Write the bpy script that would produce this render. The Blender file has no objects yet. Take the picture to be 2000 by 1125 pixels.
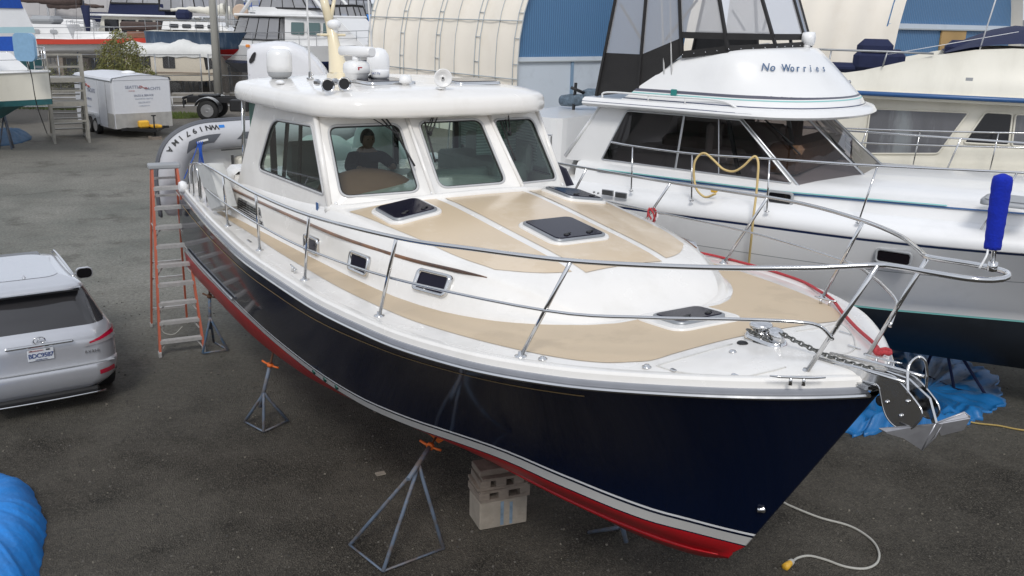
import bpy, bmesh, math, random
import numpy as np
from mathutils import Vector, Matrix
from mathutils.geometry import tessellate_polygon
R = math.radians
random.seed(7)
scene = bpy.context.scene
col = scene.collection

# ---------------------------------------------------------------- camera
CAM_H, PITCH, ROLL, FPX = 5.1, 0.281, 0.023, 1834.4
cam_d = bpy.data.cameras.new('camera')
cam = bpy.data.objects.new('camera', cam_d)
col.objects.link(cam)
cam_d.sensor_width = 36.0
cam_d.lens = 36.0 * FPX / 2000.0
cam_d.clip_start = 0.1
cam_d.clip_end = 3000.0
cam.matrix_world = (Matrix.Translation((0, 0, CAM_H)) @ Matrix.Rotation(math.pi / 2 - PITCH, 4, 'X')
                    @ Matrix.Rotation(ROLL, 4, 'Z'))
scene.camera = cam

# ---------------------------------------------------------------- sky, sun, exposure
SUN_EL, SUN_AZ = R(43), R(182)      # azimuth measured clockwise from +Y
world = bpy.data.worlds.new("World")
scene.world = world
world.use_nodes = True
wn, wl = world.node_tree.nodes, world.node_tree.links
wn.clear()
sky = wn.new('ShaderNodeTexSky')
sky.sky_type = 'NISHITA'
sky.sun_disc = False
sky.sun_elevation = SUN_EL
sky.sun_rotation = SUN_AZ
sky.air_density = 1.0
sky.dust_density = 1.5
sky.ozone_density = 1.0
hsv = wn.new('ShaderNodeHueSaturation')
hsv.inputs['Saturation'].default_value = 0.32
wl.new(sky.outputs[0], hsv.inputs['Color'])
# slow cloud variation in the overcast
tc = wn.new('ShaderNodeTexCoord')
wmap = wn.new('ShaderNodeMapping'); wmap.inputs['Scale'].default_value = (1.2, 1.2, 3.0)
wl.new(tc.outputs['Generated'], wmap.inputs['Vector'])
wno = wn.new('ShaderNodeTexNoise'); wno.inputs['Scale'].default_value = 1.6; wno.inputs['Detail'].default_value = 5
wl.new(wmap.outputs[0], wno.inputs['Vector'])
wcr = wn.new('ShaderNodeMapRange'); wcr.inputs[1].default_value = 0.3; wcr.inputs[2].default_value = 0.7
wcr.inputs[3].default_value = 0.72; wcr.inputs[4].default_value = 1.35
wl.new(wno.outputs['Fac'], wcr.inputs[0])
wcl = wn.new('ShaderNodeMix'); wcl.data_type = 'RGBA'; wcl.inputs[0].default_value = 0.72
wl.new(hsv.outputs[0], wcl.inputs[6]); wcl.inputs[7].default_value = (5.6, 6.0, 6.8, 1)      # overcast layer
wmx = wn.new('ShaderNodeVectorMath'); wmx.operation = 'SCALE'
wl.new(wcl.outputs[2], wmx.inputs[0]); wl.new(wcr.outputs[0], wmx.inputs['Scale'])
bg = wn.new('ShaderNodeBackground'); bg.inputs['Strength'].default_value = 0.145
wl.new(wmx.outputs[0], bg.inputs['Color'])
wo = wn.new('ShaderNodeOutputWorld'); wl.new(bg.outputs[0], wo.inputs['Surface'])

sun_d = bpy.data.lights.new('sun', 'SUN')
sun_d.energy = 1.5
sun_d.angle = R(14)
sun_d.color = (1.0, 0.97, 0.92)
sun = bpy.data.objects.new('sun', sun_d)
col.objects.link(sun)
sd = Vector((math.sin(SUN_AZ) * math.cos(SUN_EL), math.cos(SUN_AZ) * math.cos(SUN_EL), math.sin(SUN_EL)))
sun.rotation_euler = sd.to_track_quat('Z', 'Y').to_euler()

scene.view_settings.view_transform = 'Standard'
scene.view_settings.look = 'None'
scene.view_settings.gamma = 1.0
scene.view_settings.use_curve_mapping = False
scene.view_settings.exposure = -0.02

# ---------------------------------------------------------------- pixel -> place helpers (photo is 2000 x 1125)
_c, _s = math.cos(PITCH), math.sin(PITCH)
def ray(px, py):
    X, Y = px - 1000, py - 562.5
    cr, sr = math.cos(ROLL), math.sin(ROLL)
    X, Y = X * cr + Y * sr, -X * sr + Y * cr
    x, up = X / FPX, -Y / FPX
    return Vector((x, _c + up * _s, -_s + up * _c))
def on_z(px, py, z=0.0):
    d = ray(px, py); return Vector((0, 0, CAM_H)) + d * ((z - CAM_H) / d.z)
def on_y(px, py, Y):
    d = ray(px, py); return Vector((0, 0, CAM_H)) + d * (Y / d.y)
class Frame:
    """A thing's own axes: x forward, y to port, z up."""
    def __init__(s, o, hd):
        s.o = Vector((o[0], o[1], 0)); s.hd = hd
        s.h = Vector((math.cos(hd), math.sin(hd), 0)); s.p = Vector((-s.h.y, s.h.x, 0))
    def loc(s, P):
        q = P - s.o; return Vector((q.dot(s.h), q.dot(s.p), P.z))
    def z(s, px, py, z): return s.loc(on_z(px, py, z))
    def y(s, px, py, v):
        d = ray(px, py); C = Vector((0, 0, CAM_H)); o = s.o + s.p * v
        return s.loc(C + d * ((o - C).dot(s.p) / d.dot(s.p)))
    def x(s, px, py, u):
        d = ray(px, py); C = Vector((0, 0, CAM_H)); o = s.o + s.h * u
        return s.loc(C + d * ((o - C).dot(s.h) / d.dot(s.h)))

# ---------------------------------------------------------------- object helpers
def tag(o, label=None, cat=None, group=None, kind=None):
    if label: o['label'] = label
    if cat: o['category'] = cat
    if group: o['group'] = group
    if kind: o['kind'] = kind
    return o
def thing(name, label, cat, loc=(0, 0, 0), rz=0.0, group=None):
    o = bpy.data.objects.new(name, None)
    o.empty_display_size = 0.2
    col.objects.link(o); o.location = loc; o.rotation_euler = (0, 0, rz)
    return tag(o, label, cat, group)
def link(name, me, parent=None, loc=None):
    o = bpy.data.objects.new(name, me); col.objects.link(o)
    if parent is not None: o.parent = parent
    if loc is not None: o.location = loc
    return o
def copy_tree(o, parent=None):
    c = o.copy(); col.objects.link(c)
    if parent is not None: c.parent = parent
    for ch in [x for x in bpy.data.objects if x.parent == o]:
        copy_tree(ch, c)
    return c

def pchip(xs, ys):
    xs = list(map(float, xs)); ys = list(map(float, ys)); n = len(xs)
    h = [xs[i + 1] - xs[i] for i in range(n - 1)]
    dl = [(ys[i + 1] - ys[i]) / h[i] for i in range(n - 1)]
    m = [dl[0]] + [0.0] * (n - 2) + [dl[-1]]
    for i in range(1, n - 1):
        if dl[i - 1] * dl[i] > 0:
            w1, w2 = 2 * h[i] + h[i - 1], h[i] + 2 * h[i - 1]
            m[i] = (w1 + w2) / (w1 / dl[i - 1] + w2 / dl[i])
    def f(x):
        if x <= xs[0]: return ys[0]
        if x >= xs[-1]: return ys[-1]
        i = max(j for j in range(n - 1) if xs[j] <= x)
        t = (x - xs[i]) / h[i]
        return ((2 * t**3 - 3 * t**2 + 1) * ys[i] + (t**3 - 2 * t**2 + t) * h[i] * m[i]
                + (-2 * t**3 + 3 * t**2) * ys[i + 1] + (t**3 - t**2) * h[i] * m[i + 1])
    return f

def proj(w):
    d = Vector(w) - Vector((0, 0, CAM_H)); fw = d.y * _c - d.z * _s; up = d.y * _s + d.z * _c
    X = FPX * d.x / fw; Y = -FPX * up / fw
    return (1000 + X * math.cos(ROLL) - Y * math.sin(ROLL), 562.5 + X * math.sin(ROLL) + Y * math.cos(ROLL))
def smooth_path(pts, n=6, closed=False):
    pts = [Vector(p) for p in pts]; out = []
    N = len(pts)
    rng = range(N if closed else N - 1)
    for i in rng:
        if closed:
            p0, p1, p2, p3 = pts[i - 1], pts[i], pts[(i + 1) % N], pts[(i + 2) % N]
        else:
            p1, p2 = pts[i], pts[i + 1]
            p0 = pts[i - 1] if i > 0 else p1 * 2 - p2
            p3 = pts[i + 2] if i + 2 < N else p2 * 2 - p1
        for k in range(n):
            t = k / n
            out.append(0.5 * ((2 * p1) + (-p0 + p2) * t + (2 * p0 - 5 * p1 + 4 * p2 - p3) * t * t
                              + (-p0 + 3 * p1 - 3 * p2 + p3) * t**3))
    if not closed: out.append(pts[-1])
    return out

class MB:
    def __init__(s): s.v = []; s.f = []; s.m = []; s.sm = []
    def add(s, vs, fs, mi=0, smooth=False):
        b = len(s.v); s.v += [tuple(x) for x in vs]
        for f in fs:
            s.f.append([b + i for i in f]); s.m.append(mi); s.sm.append(smooth)
        return b
    def box(s, c, d, mi=0, rot=None, bev=0.0):
        c = Vector(c); hx, hy, hz = d[0] / 2, d[1] / 2, d[2] / 2
        if bev > 0:
            b = min(bev, hx * .9, hy * .9, hz * .9); vs = []
            for sx in (-1, 1):
                for sy in (-1, 1):
                    for sz in (-1, 1):
                        vs += [Vector((sx * hx, sy * (hy - b), sz * (hz - b))), Vector((sx * (hx - b), sy * hy, sz * (hz - b))),
                               Vector((sx * (hx - b), sy * (hy - b), sz * hz))]
            bm = bmesh.new(); bv = [bm.verts.new(v) for v in vs]
            r = bmesh.ops.convex_hull(bm, input=bv)
            bmesh.ops.dissolve_limit(bm, angle_limit=0.01, verts=bm.verts, edges=bm.edges)
            bm.verts.index_update()
            V = [v.co.copy() for v in bm.verts]; F = [[v.index for v in f.verts] for f in bm.faces]; bm.free()
        else:
            V = [Vector((x * hx, y * hy, z * hz)) for x in (-1, 1) for y in (-1, 1) for z in (-1, 1)]
            F = [(0, 1, 3, 2), (4, 6, 7, 5), (0, 4, 5, 1), (2, 3, 7, 6), (0, 2, 6, 4), (1, 5, 7, 3)]
        if rot is not None:
            if not isinstance(rot, Matrix): rot = Matrix.Rotation(rot, 3, 'Z')
            V = [rot @ v for v in V]
        s.add([c + v for v in V], F, mi); return s
    def bar(s, a, b, w, h, mi=0, up=(0, 0, 1)):
        a, b = Vector(a), Vector(b); d = (b - a); L = d.length
        if L < 1e-6: return s
        x = d / L; up = Vector(up)
        y = up.cross(x)
        if y.length < 1e-3: y = Vector((1, 0, 0)).cross(x)
        if y.length < 1e-3: y = Vector((0, 1, 0)).cross(x)
        y.normalize(); z = x.cross(y)
        M = Matrix((x, y, z)).transposed()
        return s.box((a + b) / 2, (L, w, h), mi, M)
    def tube(s, pts, r, mi=0, n=8, closed=False, cap=True):
        pts = [Vector(p) for p in pts]; N = len(pts)
        if N < 2: return s
        rs = r if isinstance(r, (list, tuple)) else [r] * N
        rings = []; prev = None
        for i, p in enumerate(pts):
            if closed: t = pts[(i + 1) % N] - pts[i - 1]
            else: t = pts[min(i + 1, N - 1)] - pts[max(i - 1, 0)]
            if t.length < 1e-9: t = Vector((0, 0, 1))
            t.normalize()
            if prev is None:
                a = Vector((0, 0, 1)) if abs(t.z) < 0.9 else Vector((1, 0, 0))
                nx = t.cross(a).normalized()
            else:
                nx = prev - t * prev.dot(t)
                nx = nx.normalized() if nx.length > 1e-6 else t.orthogonal().normalized()
            prev = nx; ny = t.cross(nx)
            rings.append([p + (nx * math.cos(2 * math.pi * k / n) + ny * math.sin(2 * math.pi * k / n)) * rs[i] for k in range(n)])
        vs = [v for rg in rings for v in rg]; fs = []
        for i in range(N if closed else N - 1):
            j = (i + 1) % N
            for k in range(n):
                k2 = (k + 1) % n
                fs.append((i * n + k, i * n + k2, j * n + k2, j * n + k))
        b = s.add(vs, fs, mi, True)
        if cap and not closed:
            s.f.append([b + k for k in range(n)][::-1]); s.m.append(mi); s.sm.append(False)
            s.f.append([b + (N - 1) * n + k for k in range(n)]); s.m.append(mi); s.sm.append(False)
        return s
    def lathe(s, prof, c=(0, 0, 0), axis=(0, 0, 1), mi=0, n=24, smooth=True, sx=1.0, sy=1.0):
        c = Vector(c); q = Vector((0, 0, 1)).rotation_difference(Vector(axis).normalized())
        vs = []; fs = []
        for (r, z) in prof:
            for k in range(n):
                a = 2 * math.pi * k / n
                vs.append(c + q @ Vector((r * math.cos(a) * sx, r * math.sin(a) * sy, z)))
        for i in range(len(prof) - 1):
            for k in range(n):
                k2 = (k + 1) % n
                fs.append((i * n + k, i * n + k2, (i + 1) * n + k2, (i + 1) * n + k))
        b = s.add(vs, fs, mi, smooth)
        for idx in (0, len(prof) - 1):
            if prof[idx][0] > 1e-6:
                s.f.append([b + idx * n + k for k in range(n)][::(-1 if idx == 0 else 1)]); s.m.append(mi); s.sm.append(False)
        return s
    def grid(s, rows, mi=0, smooth=True, closed=False, mrow=None):
        n = len(rows[0]); vs = [p for r in rows for p in r]; b = len(s.v); s.v += [tuple(x) for x in vs]
        for i in range(len(rows) - 1):
            for k in range(n if closed else n - 1):
                k2 = (k + 1) % n
                s.f.append([b + i * n + k, b + i * n + k2, b + (i + 1) * n + k2, b + (i + 1) * n + k])
                s.m.append(mrow[i] if mrow else mi); s.sm.append(smooth)
        return s
    def poly(s, outer, holes=(), mi=0, thick=None):
        """flat polygon (3D points) with holes; thick = Vector extrudes it"""
        loops = [[Vector(p) for p in outer]] + [[Vector(p) for p in h] for h in holes]
        tris = tessellate_polygon(loops); flat = [p for l in loops for p in l]
        b = s.add(flat, [], mi); 
        for t in tris: s.f.append([b + i for i in t]); s.m.append(mi); s.sm.append(False)
        if thick is not None:
            th = Vector(thick); b2 = s.add([p + th for p in flat], [], mi)
            for t in tris: s.f.append([b2 + i for i in t][::-1]); s.m.append(mi); s.sm.append(False)
            k = 0
            for l in loops:
                n = len(l)
                for i in range(n):
                    j = (i + 1) % n
                    s.f.append([b + k + i, b + k + j, b2 + k + j, b2 + k + i]); s.m.append(mi); s.sm.append(False)
                k += n
        return s
    def rings(s, rings, mi=0, cap0=True, cap1=True, smooth=True):
        s.grid(rings, mi, smooth, closed=True)
        if cap0: s.poly(rings[0], mi=mi)
        if cap1: s.poly(rings[-1], mi=mi)
        return s
    def build(s, name, mats, parent=None, loc=None, weld=False, recalc=True, xf=None, autosmooth=None):
        me = bpy.data.meshes.new(name)
        V = s.v if xf is None else [tuple(xf @ Vector(v)) for v in s.v]
        me.from_pydata(V, [], s.f)
        if not isinstance(mats, (list, tuple)): mats = [mats]
        for m in mats: me.materials.append(m)
        me.polygons.foreach_set('material_index', s.m)
        me.polygons.foreach_set('use_smooth', s.sm)
        if weld or recalc:
            bm = bmesh.new(); bm.from_mesh(me)
            if weld: bmesh.ops.remove_doubles(bm, verts=bm.verts, dist=0.0005)
            if recalc: bmesh.ops.recalc_face_normals(bm, faces=bm.faces)
            bm.to_mesh(me); bm.free()
        if autosmooth:
            me.set_sharp_from_angle(angle=R(autosmooth))
        me.validate(); me.update()
        return link(name, me, parent, loc)

def rrect(w, h, r, n=5):
    """rounded rectangle outline, centred, counter-clockwise, (x, y) pairs"""
    r = min(r, w / 2 * .999, h / 2 * .999); out = []
    for cx, cy, a0 in ((w/2 - r, h/2 - r, 0), (-w/2 + r, h/2 - r, 90), (-w/2 + r, -h/2 + r, 180), (w/2 - r, -h/2 + r, 270)):
        for k in range(n + 1):
            a = R(a0 + 90 * k / n); out.append((cx + r * math.cos(a), cy + r * math.sin(a)))
    return out
def round_poly(pts, r, n=5):
    """round the corners of a 3D polygon by quadratic curves"""
    pts = [Vector(p) for p in pts]; out = []; N = len(pts)
    for i in range(N):
        p, a, b = pts[i], pts[i - 1], pts[(i + 1) % N]
        rr = r[i] if isinstance(r, (list, tuple)) else r
        ra = min(rr, (a - p).length * .45); rb = min(rr, (b - p).length * .45)
        A = p + (a - p).normalized() * ra; B = p + (b - p).normalized() * rb
        if rr <= 0: out.append(p); continue
        for k in range(n + 1):
            t = k / n; out.append(A * (1 - t)**2 + p * 2 * t * (1 - t) + B * t * t)
    return out
def shrink(loop, d):
    """scale a 3D loop about its centre so that its edge moves in by about d"""
    c = sum((Vector(p) for p in loop), Vector()) / len(loop); out = []
    N = len(loop)
    for i in range(N):
        p = Vector(loop[i]); t = (Vector(loop[(i + 1) % N]) - Vector(loop[i - 1])).normalized()
        r = c - p; n = (r - t * r.dot(t)).normalized(); out.append(p + n * d)
    return out

def text_mesh(txt, size=1.0, shear=0.0, extrude=0.002, spacing=1.0, align='CENTER', bold=0.0):
    cu = bpy.data.curves.new('lettering', 'FONT')
    cu.body = txt; cu.size = size; cu.shear = shear; cu.extrude = extrude; cu.align_x = align; cu.align_y = 'CENTER'
    cu.space_character = spacing; cu.resolution_u = 3; cu.offset = bold
    o = bpy.data.objects.new('lettering', cu); col.objects.link(o)
    dg = bpy.context.evaluated_depsgraph_get(); dg.update()
    me = bpy.data.meshes.new_from_object(o.evaluated_get(dg))
    bpy.data.objects.remove(o); bpy.data.curves.remove(cu)
    return me
def lettering(name, txt, size, mat, parent, origin, xdir, ydir, **kw):
    me = text_mesh(txt, size, **kw)
    x = Vector(xdir).normalized(); y = Vector(ydir); y = (y - x * y.dot(x)).normalized(); z = x.cross(y)
    M = Matrix((x, y, z)).transposed().to_4x4(); M.translation = Vector(origin)
    me.transform(M); me.materials.clear(); me.materials.append(mat)
    return link(name, me, parent)

# ---------------------------------------------------------------- materials
def nodes_of(m): m.use_nodes = True; return m.node_tree.nodes, m.node_tree.links
def mat(name, c, rough=0.5, metal=0.0, coat=0.0, noise=0.0, nscale=8.0, bump=0.0, bscale=60.0, spec=0.5,
        rvar=0.0, dirt=None, dscale=2.0, damt=0.5, dlo=.55, dhi=.75, objc=True, alpha=1.0, trans=0.0, stretch=(1, 1, 1)):
    m = bpy.data.materials.new(name); N, Lk = nodes_of(m); p = N['Principled BSDF']
    c4 = (*c, 1)
    p.inputs['Base Color'].default_value = c4; p.inputs['Roughness'].default_value = rough
    p.inputs['Metallic'].default_value = metal; p.inputs['Coat Weight'].default_value = coat
    p.inputs['Coat Roughness'].default_value = 0.04; p.inputs['Specular IOR Level'].default_value = spec
    p.inputs['Alpha'].default_value = alpha; p.inputs['Transmission Weight'].default_value = trans
    t = N.new('ShaderNodeTexCoord'); mp = N.new('ShaderNodeMapping'); mp.inputs['Scale'].default_value = stretch
    Lk.new(t.outputs['Object'], mp.inputs['Vector'])
    last = None
    if noise > 0 or dirt is not None or rvar > 0:
        a = N.new('ShaderNodeTexNoise'); a.inputs['Scale'].default_value = nscale; a.inputs['Detail'].default_value = 6
        Lk.new(mp.outputs[0], a.inputs['Vector'])
        if noise > 0:
            mr = N.new('ShaderNodeMapRange'); mr.inputs[1].default_value = .25; mr.inputs[2].default_value = .75
            mr.inputs[3].default_value = 1 - noise; mr.inputs[4].default_value = 1 + noise
            Lk.new(a.outputs['Fac'], mr.inputs[0])
            vm = N.new('ShaderNodeVectorMath'); vm.operation = 'SCALE'; vm.inputs[0].default_value = c
            Lk.new(mr.outputs[0], vm.inputs['Scale']); last = vm.outputs[0]
        if rvar > 0:
            rr = N.new('ShaderNodeMapRange'); rr.inputs[1].default_value = .3; rr.inputs[2].default_value = .7
            rr.inputs[3].default_value = max(0, rough - rvar); rr.inputs[4].default_value = min(1, rough + rvar)
            Lk.new(a.outputs['Fac'], rr.inputs[0]); Lk.new(rr.outputs[0], p.inputs['Roughness'])
    if dirt is not None:
        d = N.new('ShaderNodeTexNoise'); d.inputs['Scale'].default_value = dscale; d.inputs['Detail'].default_value = 8
        d.inputs['Roughness'].default_value = .65
        Lk.new(mp.outputs[0], d.inputs['Vector'])
        dr = N.new('ShaderNodeMapRange'); dr.inputs[1].default_value = dlo; dr.inputs[2].default_value = dhi
        dr.inputs[4].default_value = damt
        Lk.new(d.outputs['Fac'], dr.inputs[0])
        mx = N.new('ShaderNodeMix'); mx.data_type = 'RGBA'
        Lk.new(dr.outputs[0], mx.inputs[0])
        if last: Lk.new(last, mx.inputs[6])
        else: mx.inputs[6].default_value = c4
        mx.inputs[7].default_value = (*dirt, 1); last = mx.outputs[2]
    if last: Lk.new(last, p.inputs['Base Color'])
    if bump > 0:
        b = N.new('ShaderNodeTexNoise'); b.inputs['Scale'].default_value = bscale; b.inputs['Detail'].default_value = 4
        Lk.new(mp.outputs[0], b.inputs['Vector'])
        bp = N.new('ShaderNodeBump'); bp.inputs['Strength'].default_value = bump; bp.inputs['Distance'].default_value = .02
        Lk.new(b.outputs['Fac'], bp.inputs['Height']); Lk.new(bp.outputs[0], p.inputs['Normal'])
    return m
def glass_mat(name, tint, fres=1.45, rough=0.01, op=0.0, opc=(0.5, 0.5, 0.5)):
    """thin tinted pane: transparent with fresnel reflection; op adds a share of diffuse haze"""
    m = bpy.data.materials.new(name); N, Lk = nodes_of(m); N.remove(N['Principled BSDF'])
    out = N['Material Output']
    tr = N.new('ShaderNodeBsdfTransparent'); tr.inputs[0].default_value = (*tint, 1)
    gl = N.new('ShaderNodeBsdfGlossy'); gl.inputs['Roughness'].default_value = rough; gl.inputs[0].default_value = (.95, .95, .95, 1)
    fr = N.new('ShaderNodeFresnel'); fr.inputs[0].default_value = fres
    mx = N.new('ShaderNodeMixShader'); Lk.new(fr.outputs[0], mx.inputs[0]); Lk.new(tr.outputs[0], mx.inputs[1]); Lk.new(gl.outputs[0], mx.inputs[2])
    last = mx
    if op > 0:
        df = N.new('ShaderNodeBsdfDiffuse'); df.inputs[0].default_value = (*opc, 1)
        m2 = N.new('ShaderNodeMixShader'); m2.inputs[0].default_value = op
        Lk.new(mx.outputs[0], m2.inputs[1]); Lk.new(df.outputs[0], m2.inputs[2]); last = m2
    Lk.new(last.outputs[0], out.inputs['Surface'])
    return m
def wave_mat(name, c1, c2, scale, axis='X', rough=.5, bump=.4, prof='SIN', dist=0.0, lo=.3, hi=.7, metal=0.0):
    m = bpy.data.materials.new(name); N, Lk = nodes_of(m); p = N['Principled BSDF']; p.inputs['Roughness'].default_value = rough
    p.inputs['Metallic'].default_value = metal
    t = N.new('ShaderNodeTexCoord'); w = N.new('ShaderNodeTexWave'); w.bands_direction = axis; w.wave_profile = prof
    w.inputs['Scale'].default_value = scale; w.inputs['Distortion'].default_value = dist
    Lk.new(t.outputs['Object'], w.inputs['Vector'])
    mr = N.new('ShaderNodeMapRange'); mr.inputs[1].default_value = lo; mr.inputs[2].default_value = hi; Lk.new(w.outputs['Fac'], mr.inputs[0])
    mx = N.new('ShaderNodeMix'); mx.data_type = 'RGBA'; mx.inputs[6].default_value = (*c1, 1); mx.inputs[7].default_value = (*c2, 1)
    Lk.new(mr.outputs[0], mx.inputs[0]); Lk.new(mx.outputs[2], p.inputs['Base Color'])
    if bump > 0:
        b = N.new('ShaderNodeBump'); b.inputs['Strength'].default_value = bump; b.inputs['Distance'].default_value = .03
        Lk.new(w.outputs['Fac'], b.inputs['Height']); Lk.new(b.outputs[0], p.inputs['Normal'])
    return m

M = {}
M['gelcoat'] = mat('gelcoat', (.80, .775, .735), .22, coat=.25, noise=.025, nscale=3, rvar=.08, dirt=(.58, .55, .49), dscale=3.2, damt=.28, dlo=.5, dhi=.78)
M['gelcoat2'] = mat('gelcoat_white', (.78, .775, .765), .25, coat=.3, noise=.02, nscale=2, dirt=(.6, .6, .58), dscale=1.6, damt=.25, dlo=.5, dhi=.8)
M['gelcoat_old'] = mat('gelcoat_cream', (.74, .71, .62), .4, noise=.04, nscale=2, dirt=(.45, .42, .34), dscale=1.2, damt=.45, dlo=.5, dhi=.8, stretch=(1, 1, .35))
M['hull_white'] = mat('hull_white', (.84, .84, .84), .4, coat=.1, noise=.02, nscale=1, dirt=(.5, .5, .5), dscale=.8, damt=.3)
M['navy'] = mat('navy_gelcoat', (.0018, .0056, .021), .07, coat=.0, spec=.2, dirt=(.02, .025, .04), dscale=5, damt=.12, dlo=.66, dhi=.8, stretch=(1, 1, .3))
M['stripe_grey'] = mat('boot_stripe_paint', (.52, .51, .49), .3, noise=.03)
M['red'] = mat('antifouling_red', (.46, .006, .012), .38, noise=.10, nscale=3, dirt=(.22, .02, .02), dscale=6, damt=.5)
M['tan'] = mat('nonskid_tan', (.60, .475, .325), .5, noise=.03, nscale=2.5, bump=.25, bscale=260, dirt=(.47, .365, .24), dscale=1.5, damt=.35, dlo=.545, dhi=.60)
M['tan_gloss'] = mat('trunk_tan', (.63, .50, .345), .22, coat=.15, noise=.02, nscale=2, dirt=(.7, .58, .43), dscale=1.1, damt=.6, dlo=.52, dhi=.58)
M['steel'] = mat('stainless_steel', (.62, .62, .62), .12, metal=1.0, rvar=.05)
M['steel_dull'] = mat('dull_galvanised', (.36, .37, .38), .42, metal=.8, noise=.1)
M['alu'] = mat('aluminium', (.55, .56, .57), .35, metal=.9, noise=.06)
M['vinyl_grey'] = mat('rub_rail_grey', (.29, .30, .33), .4, noise=.06)
M['teak'] = mat('varnished_teak', (.19, .075, .018), .3, coat=.4, noise=.35, nscale=2.5, stretch=(1, 1, 1), dirt=(.04, .02, .012), dscale=1.8, damt=.9, dlo=.45, dhi=.6)
M['black'] = mat('black_rubber', (.012, .012, .013), .5, noise=.1)
M['black_gloss'] = mat('black_gloss', (.008, .008, .010), .12)
M['hatch'] = mat('smoked_acrylic', (.010, .009, .020), .12, spec=.12)
M['glass'] = glass_mat('tinted_green_glass', (.50, .62, .58), 1.5)
M['glass_dk'] = glass_mat('smoked_glass', (.50, .47, .48), 1.5)
M['glass_clr'] = glass_mat('clear_vinyl', (.75, .76, .78), 1.5, .06, op=.45, opc=(.62, .62, .64))
M['gold'] = mat('gold_cove', (.55, .38, .17), .3, metal=.5)
M['white'] = mat('white_plastic', (.80, .80, .80), .35, noise=.02)
M['white_soft'] = mat('white_cover', (.70, .70, .68), .7, noise=.05, bump=.3, bscale=12, dirt=(.45, .45, .43), dscale=4, damt=.35)
M['cream'] = mat('cream_gelcoat', (.76, .66, .46), .25, coat=.3, noise=.03, dirt=(.55, .33, .1), dscale=3, damt=.35, dlo=.55, dhi=.8)
M['grey_pl'] = mat('grey_plastic', (.33, .34, .35), .5, noise=.05)
M['tube'] = mat('inflatable_light_grey', (.50, .50, .52), .5, noise=.04, nscale=4, dirt=(.33, .33, .33), dscale=2.5, damt=.4)
M['tube_dk'] = mat('inflatable_dark_trim', (.10, .105, .12), .5, noise=.05)
M['blue_rope'] = mat('blue_rope', (.01, .08, .42), .7, bump=.5, bscale=200)
M['blue_fuzz'] = mat('blue_fleece', (.003, .02, .38), .95, noise=.15, nscale=30, bump=.3, bscale=90)
M['red_rope'] = mat('red_rope', (.55, .05, .06), .7, noise=.2, nscale=80, bump=.6, bscale=250)
M['yellow'] = mat('yellow_plastic', (.75, .42, .04), .4, noise=.08)
M['cord'] = mat('cord_grey_white', (.42, .41, .37), .5, noise=.06)
M['fiberglass_orange'] = mat('ladder_orange', (.50, .125, .07), .5, noise=.10, nscale=6, dirt=(.3, .09, .05), dscale=8, damt=.4)
M['step_grey'] = mat('ladder_aluminium', (.50, .49, .48), .45, metal=.4, noise=.12, nscale=20)
M['jack_blue'] = mat('jack_stand_blue', (.085, .15, .24), .5, noise=.18, nscale=9, dirt=(.22, .15, .10), dscale=9, damt=.8, dlo=.45, dhi=.65)
M['jack_grey'] = mat('jack_stand_grey', (.115, .15, .205), .55, noise=.22, nscale=9, dirt=(.13, .095, .07), dscale=7, damt=.75, dlo=.45, dhi=.62)
M['rust'] = mat('rusty_screw', (.12, .055, .028), .8, noise=.3, nscale=20, bump=.5)
M['orange'] = mat('orange_paint', (.62, .13, .02), .6, noise=.15)
M['plywood'] = mat('blue_pad', (.10, .07, .05), .8, noise=.2)
M['wood'] = mat('weathered_timber', (.23, .19, .155), .85, noise=.22, nscale=5, bump=.4, bscale=40, stretch=(1, 1, 4), dirt=(.10, .075, .055), dscale=4, damt=.7, dlo=.48, dhi=.7)
M['wood_lt'] = mat('pale_timber', (.28, .245, .20), .85, noise=.18, nscale=6, bump=.4, bscale=40, dirt=(.16, .12, .09), dscale=5, damt=.6)
M['blue_mark'] = mat('blue_paint_mark', (.15, .21, .27), .8, noise=.3, nscale=15)
M['tarp'] = mat('blue_tarpaulin', (.012, .135, .36), .42, noise=.15, nscale=3, bump=.6, bscale=9, dirt=(.02, .20, .42), dscale=1.5, damt=.6)
M['tarp2'] = mat('bright_blue_tarpaulin', (.010, .20, .60), .5, noise=.12, nscale=3, bump=.5, bscale=16, dirt=(.05, .30, .62), dscale=2, damt=.5)
M['canvas_black'] = mat('black_canvas', (.016, .015, .015), .75, noise=.15, bump=.3, bscale=90)
M['canvas_navy'] = mat('navy_canvas', (.008, .014, .055), .8, noise=.15, bump=.3, bscale=60)
M['canvas_blue'] = mat('blue_canvas', (.006, .07, .38), .75, noise=.12, bump=.4, bscale=8)
M['canvas_brown'] = mat('brown_sail_cover', (.075, .052, .045), .85, noise=.2, bump=.5, bscale=10)
M['blue_stripe'] = mat('blue_stripe', (.03, .10, .26), .3)
M['dkblue_stripe'] = mat('dark_blue_stripe', (.015, .03, .10), .3)
M['glass_teal'] = mat('teal_glass', (.10, .16, .16), .15)
M['teal_bottom'] = mat('teal_antifouling', (.02, .10, .11), .5, noise=.15, dirt=(.05, .08, .07), dscale=3)
M['teal_stripe'] = mat('teal_stripe', (.22, .55, .52), .35)
M['green_black'] = mat('dark_antifouling', (.006, .009, .014), .5, noise=.2, nscale=3, dirt=(.016, .02, .026), dscale=4, damt=.5)
M['tire'] = mat('tyre_rubber', (.018, .018, .018), .8, noise=.2, bump=.3)
M['rim'] = mat('wheel_rim', (.50, .50, .50), .3, metal=.8)
M['leaf'] = mat('olive_leaves', (.15, .165, .045), .6, noise=.45, nscale=4, dirt=(.19, .17, .06), dscale=7, damt=.8, dlo=.45, dhi=.6)
M['bark'] = mat('bark', (.09, .065, .045), .9, noise=.3)
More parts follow.
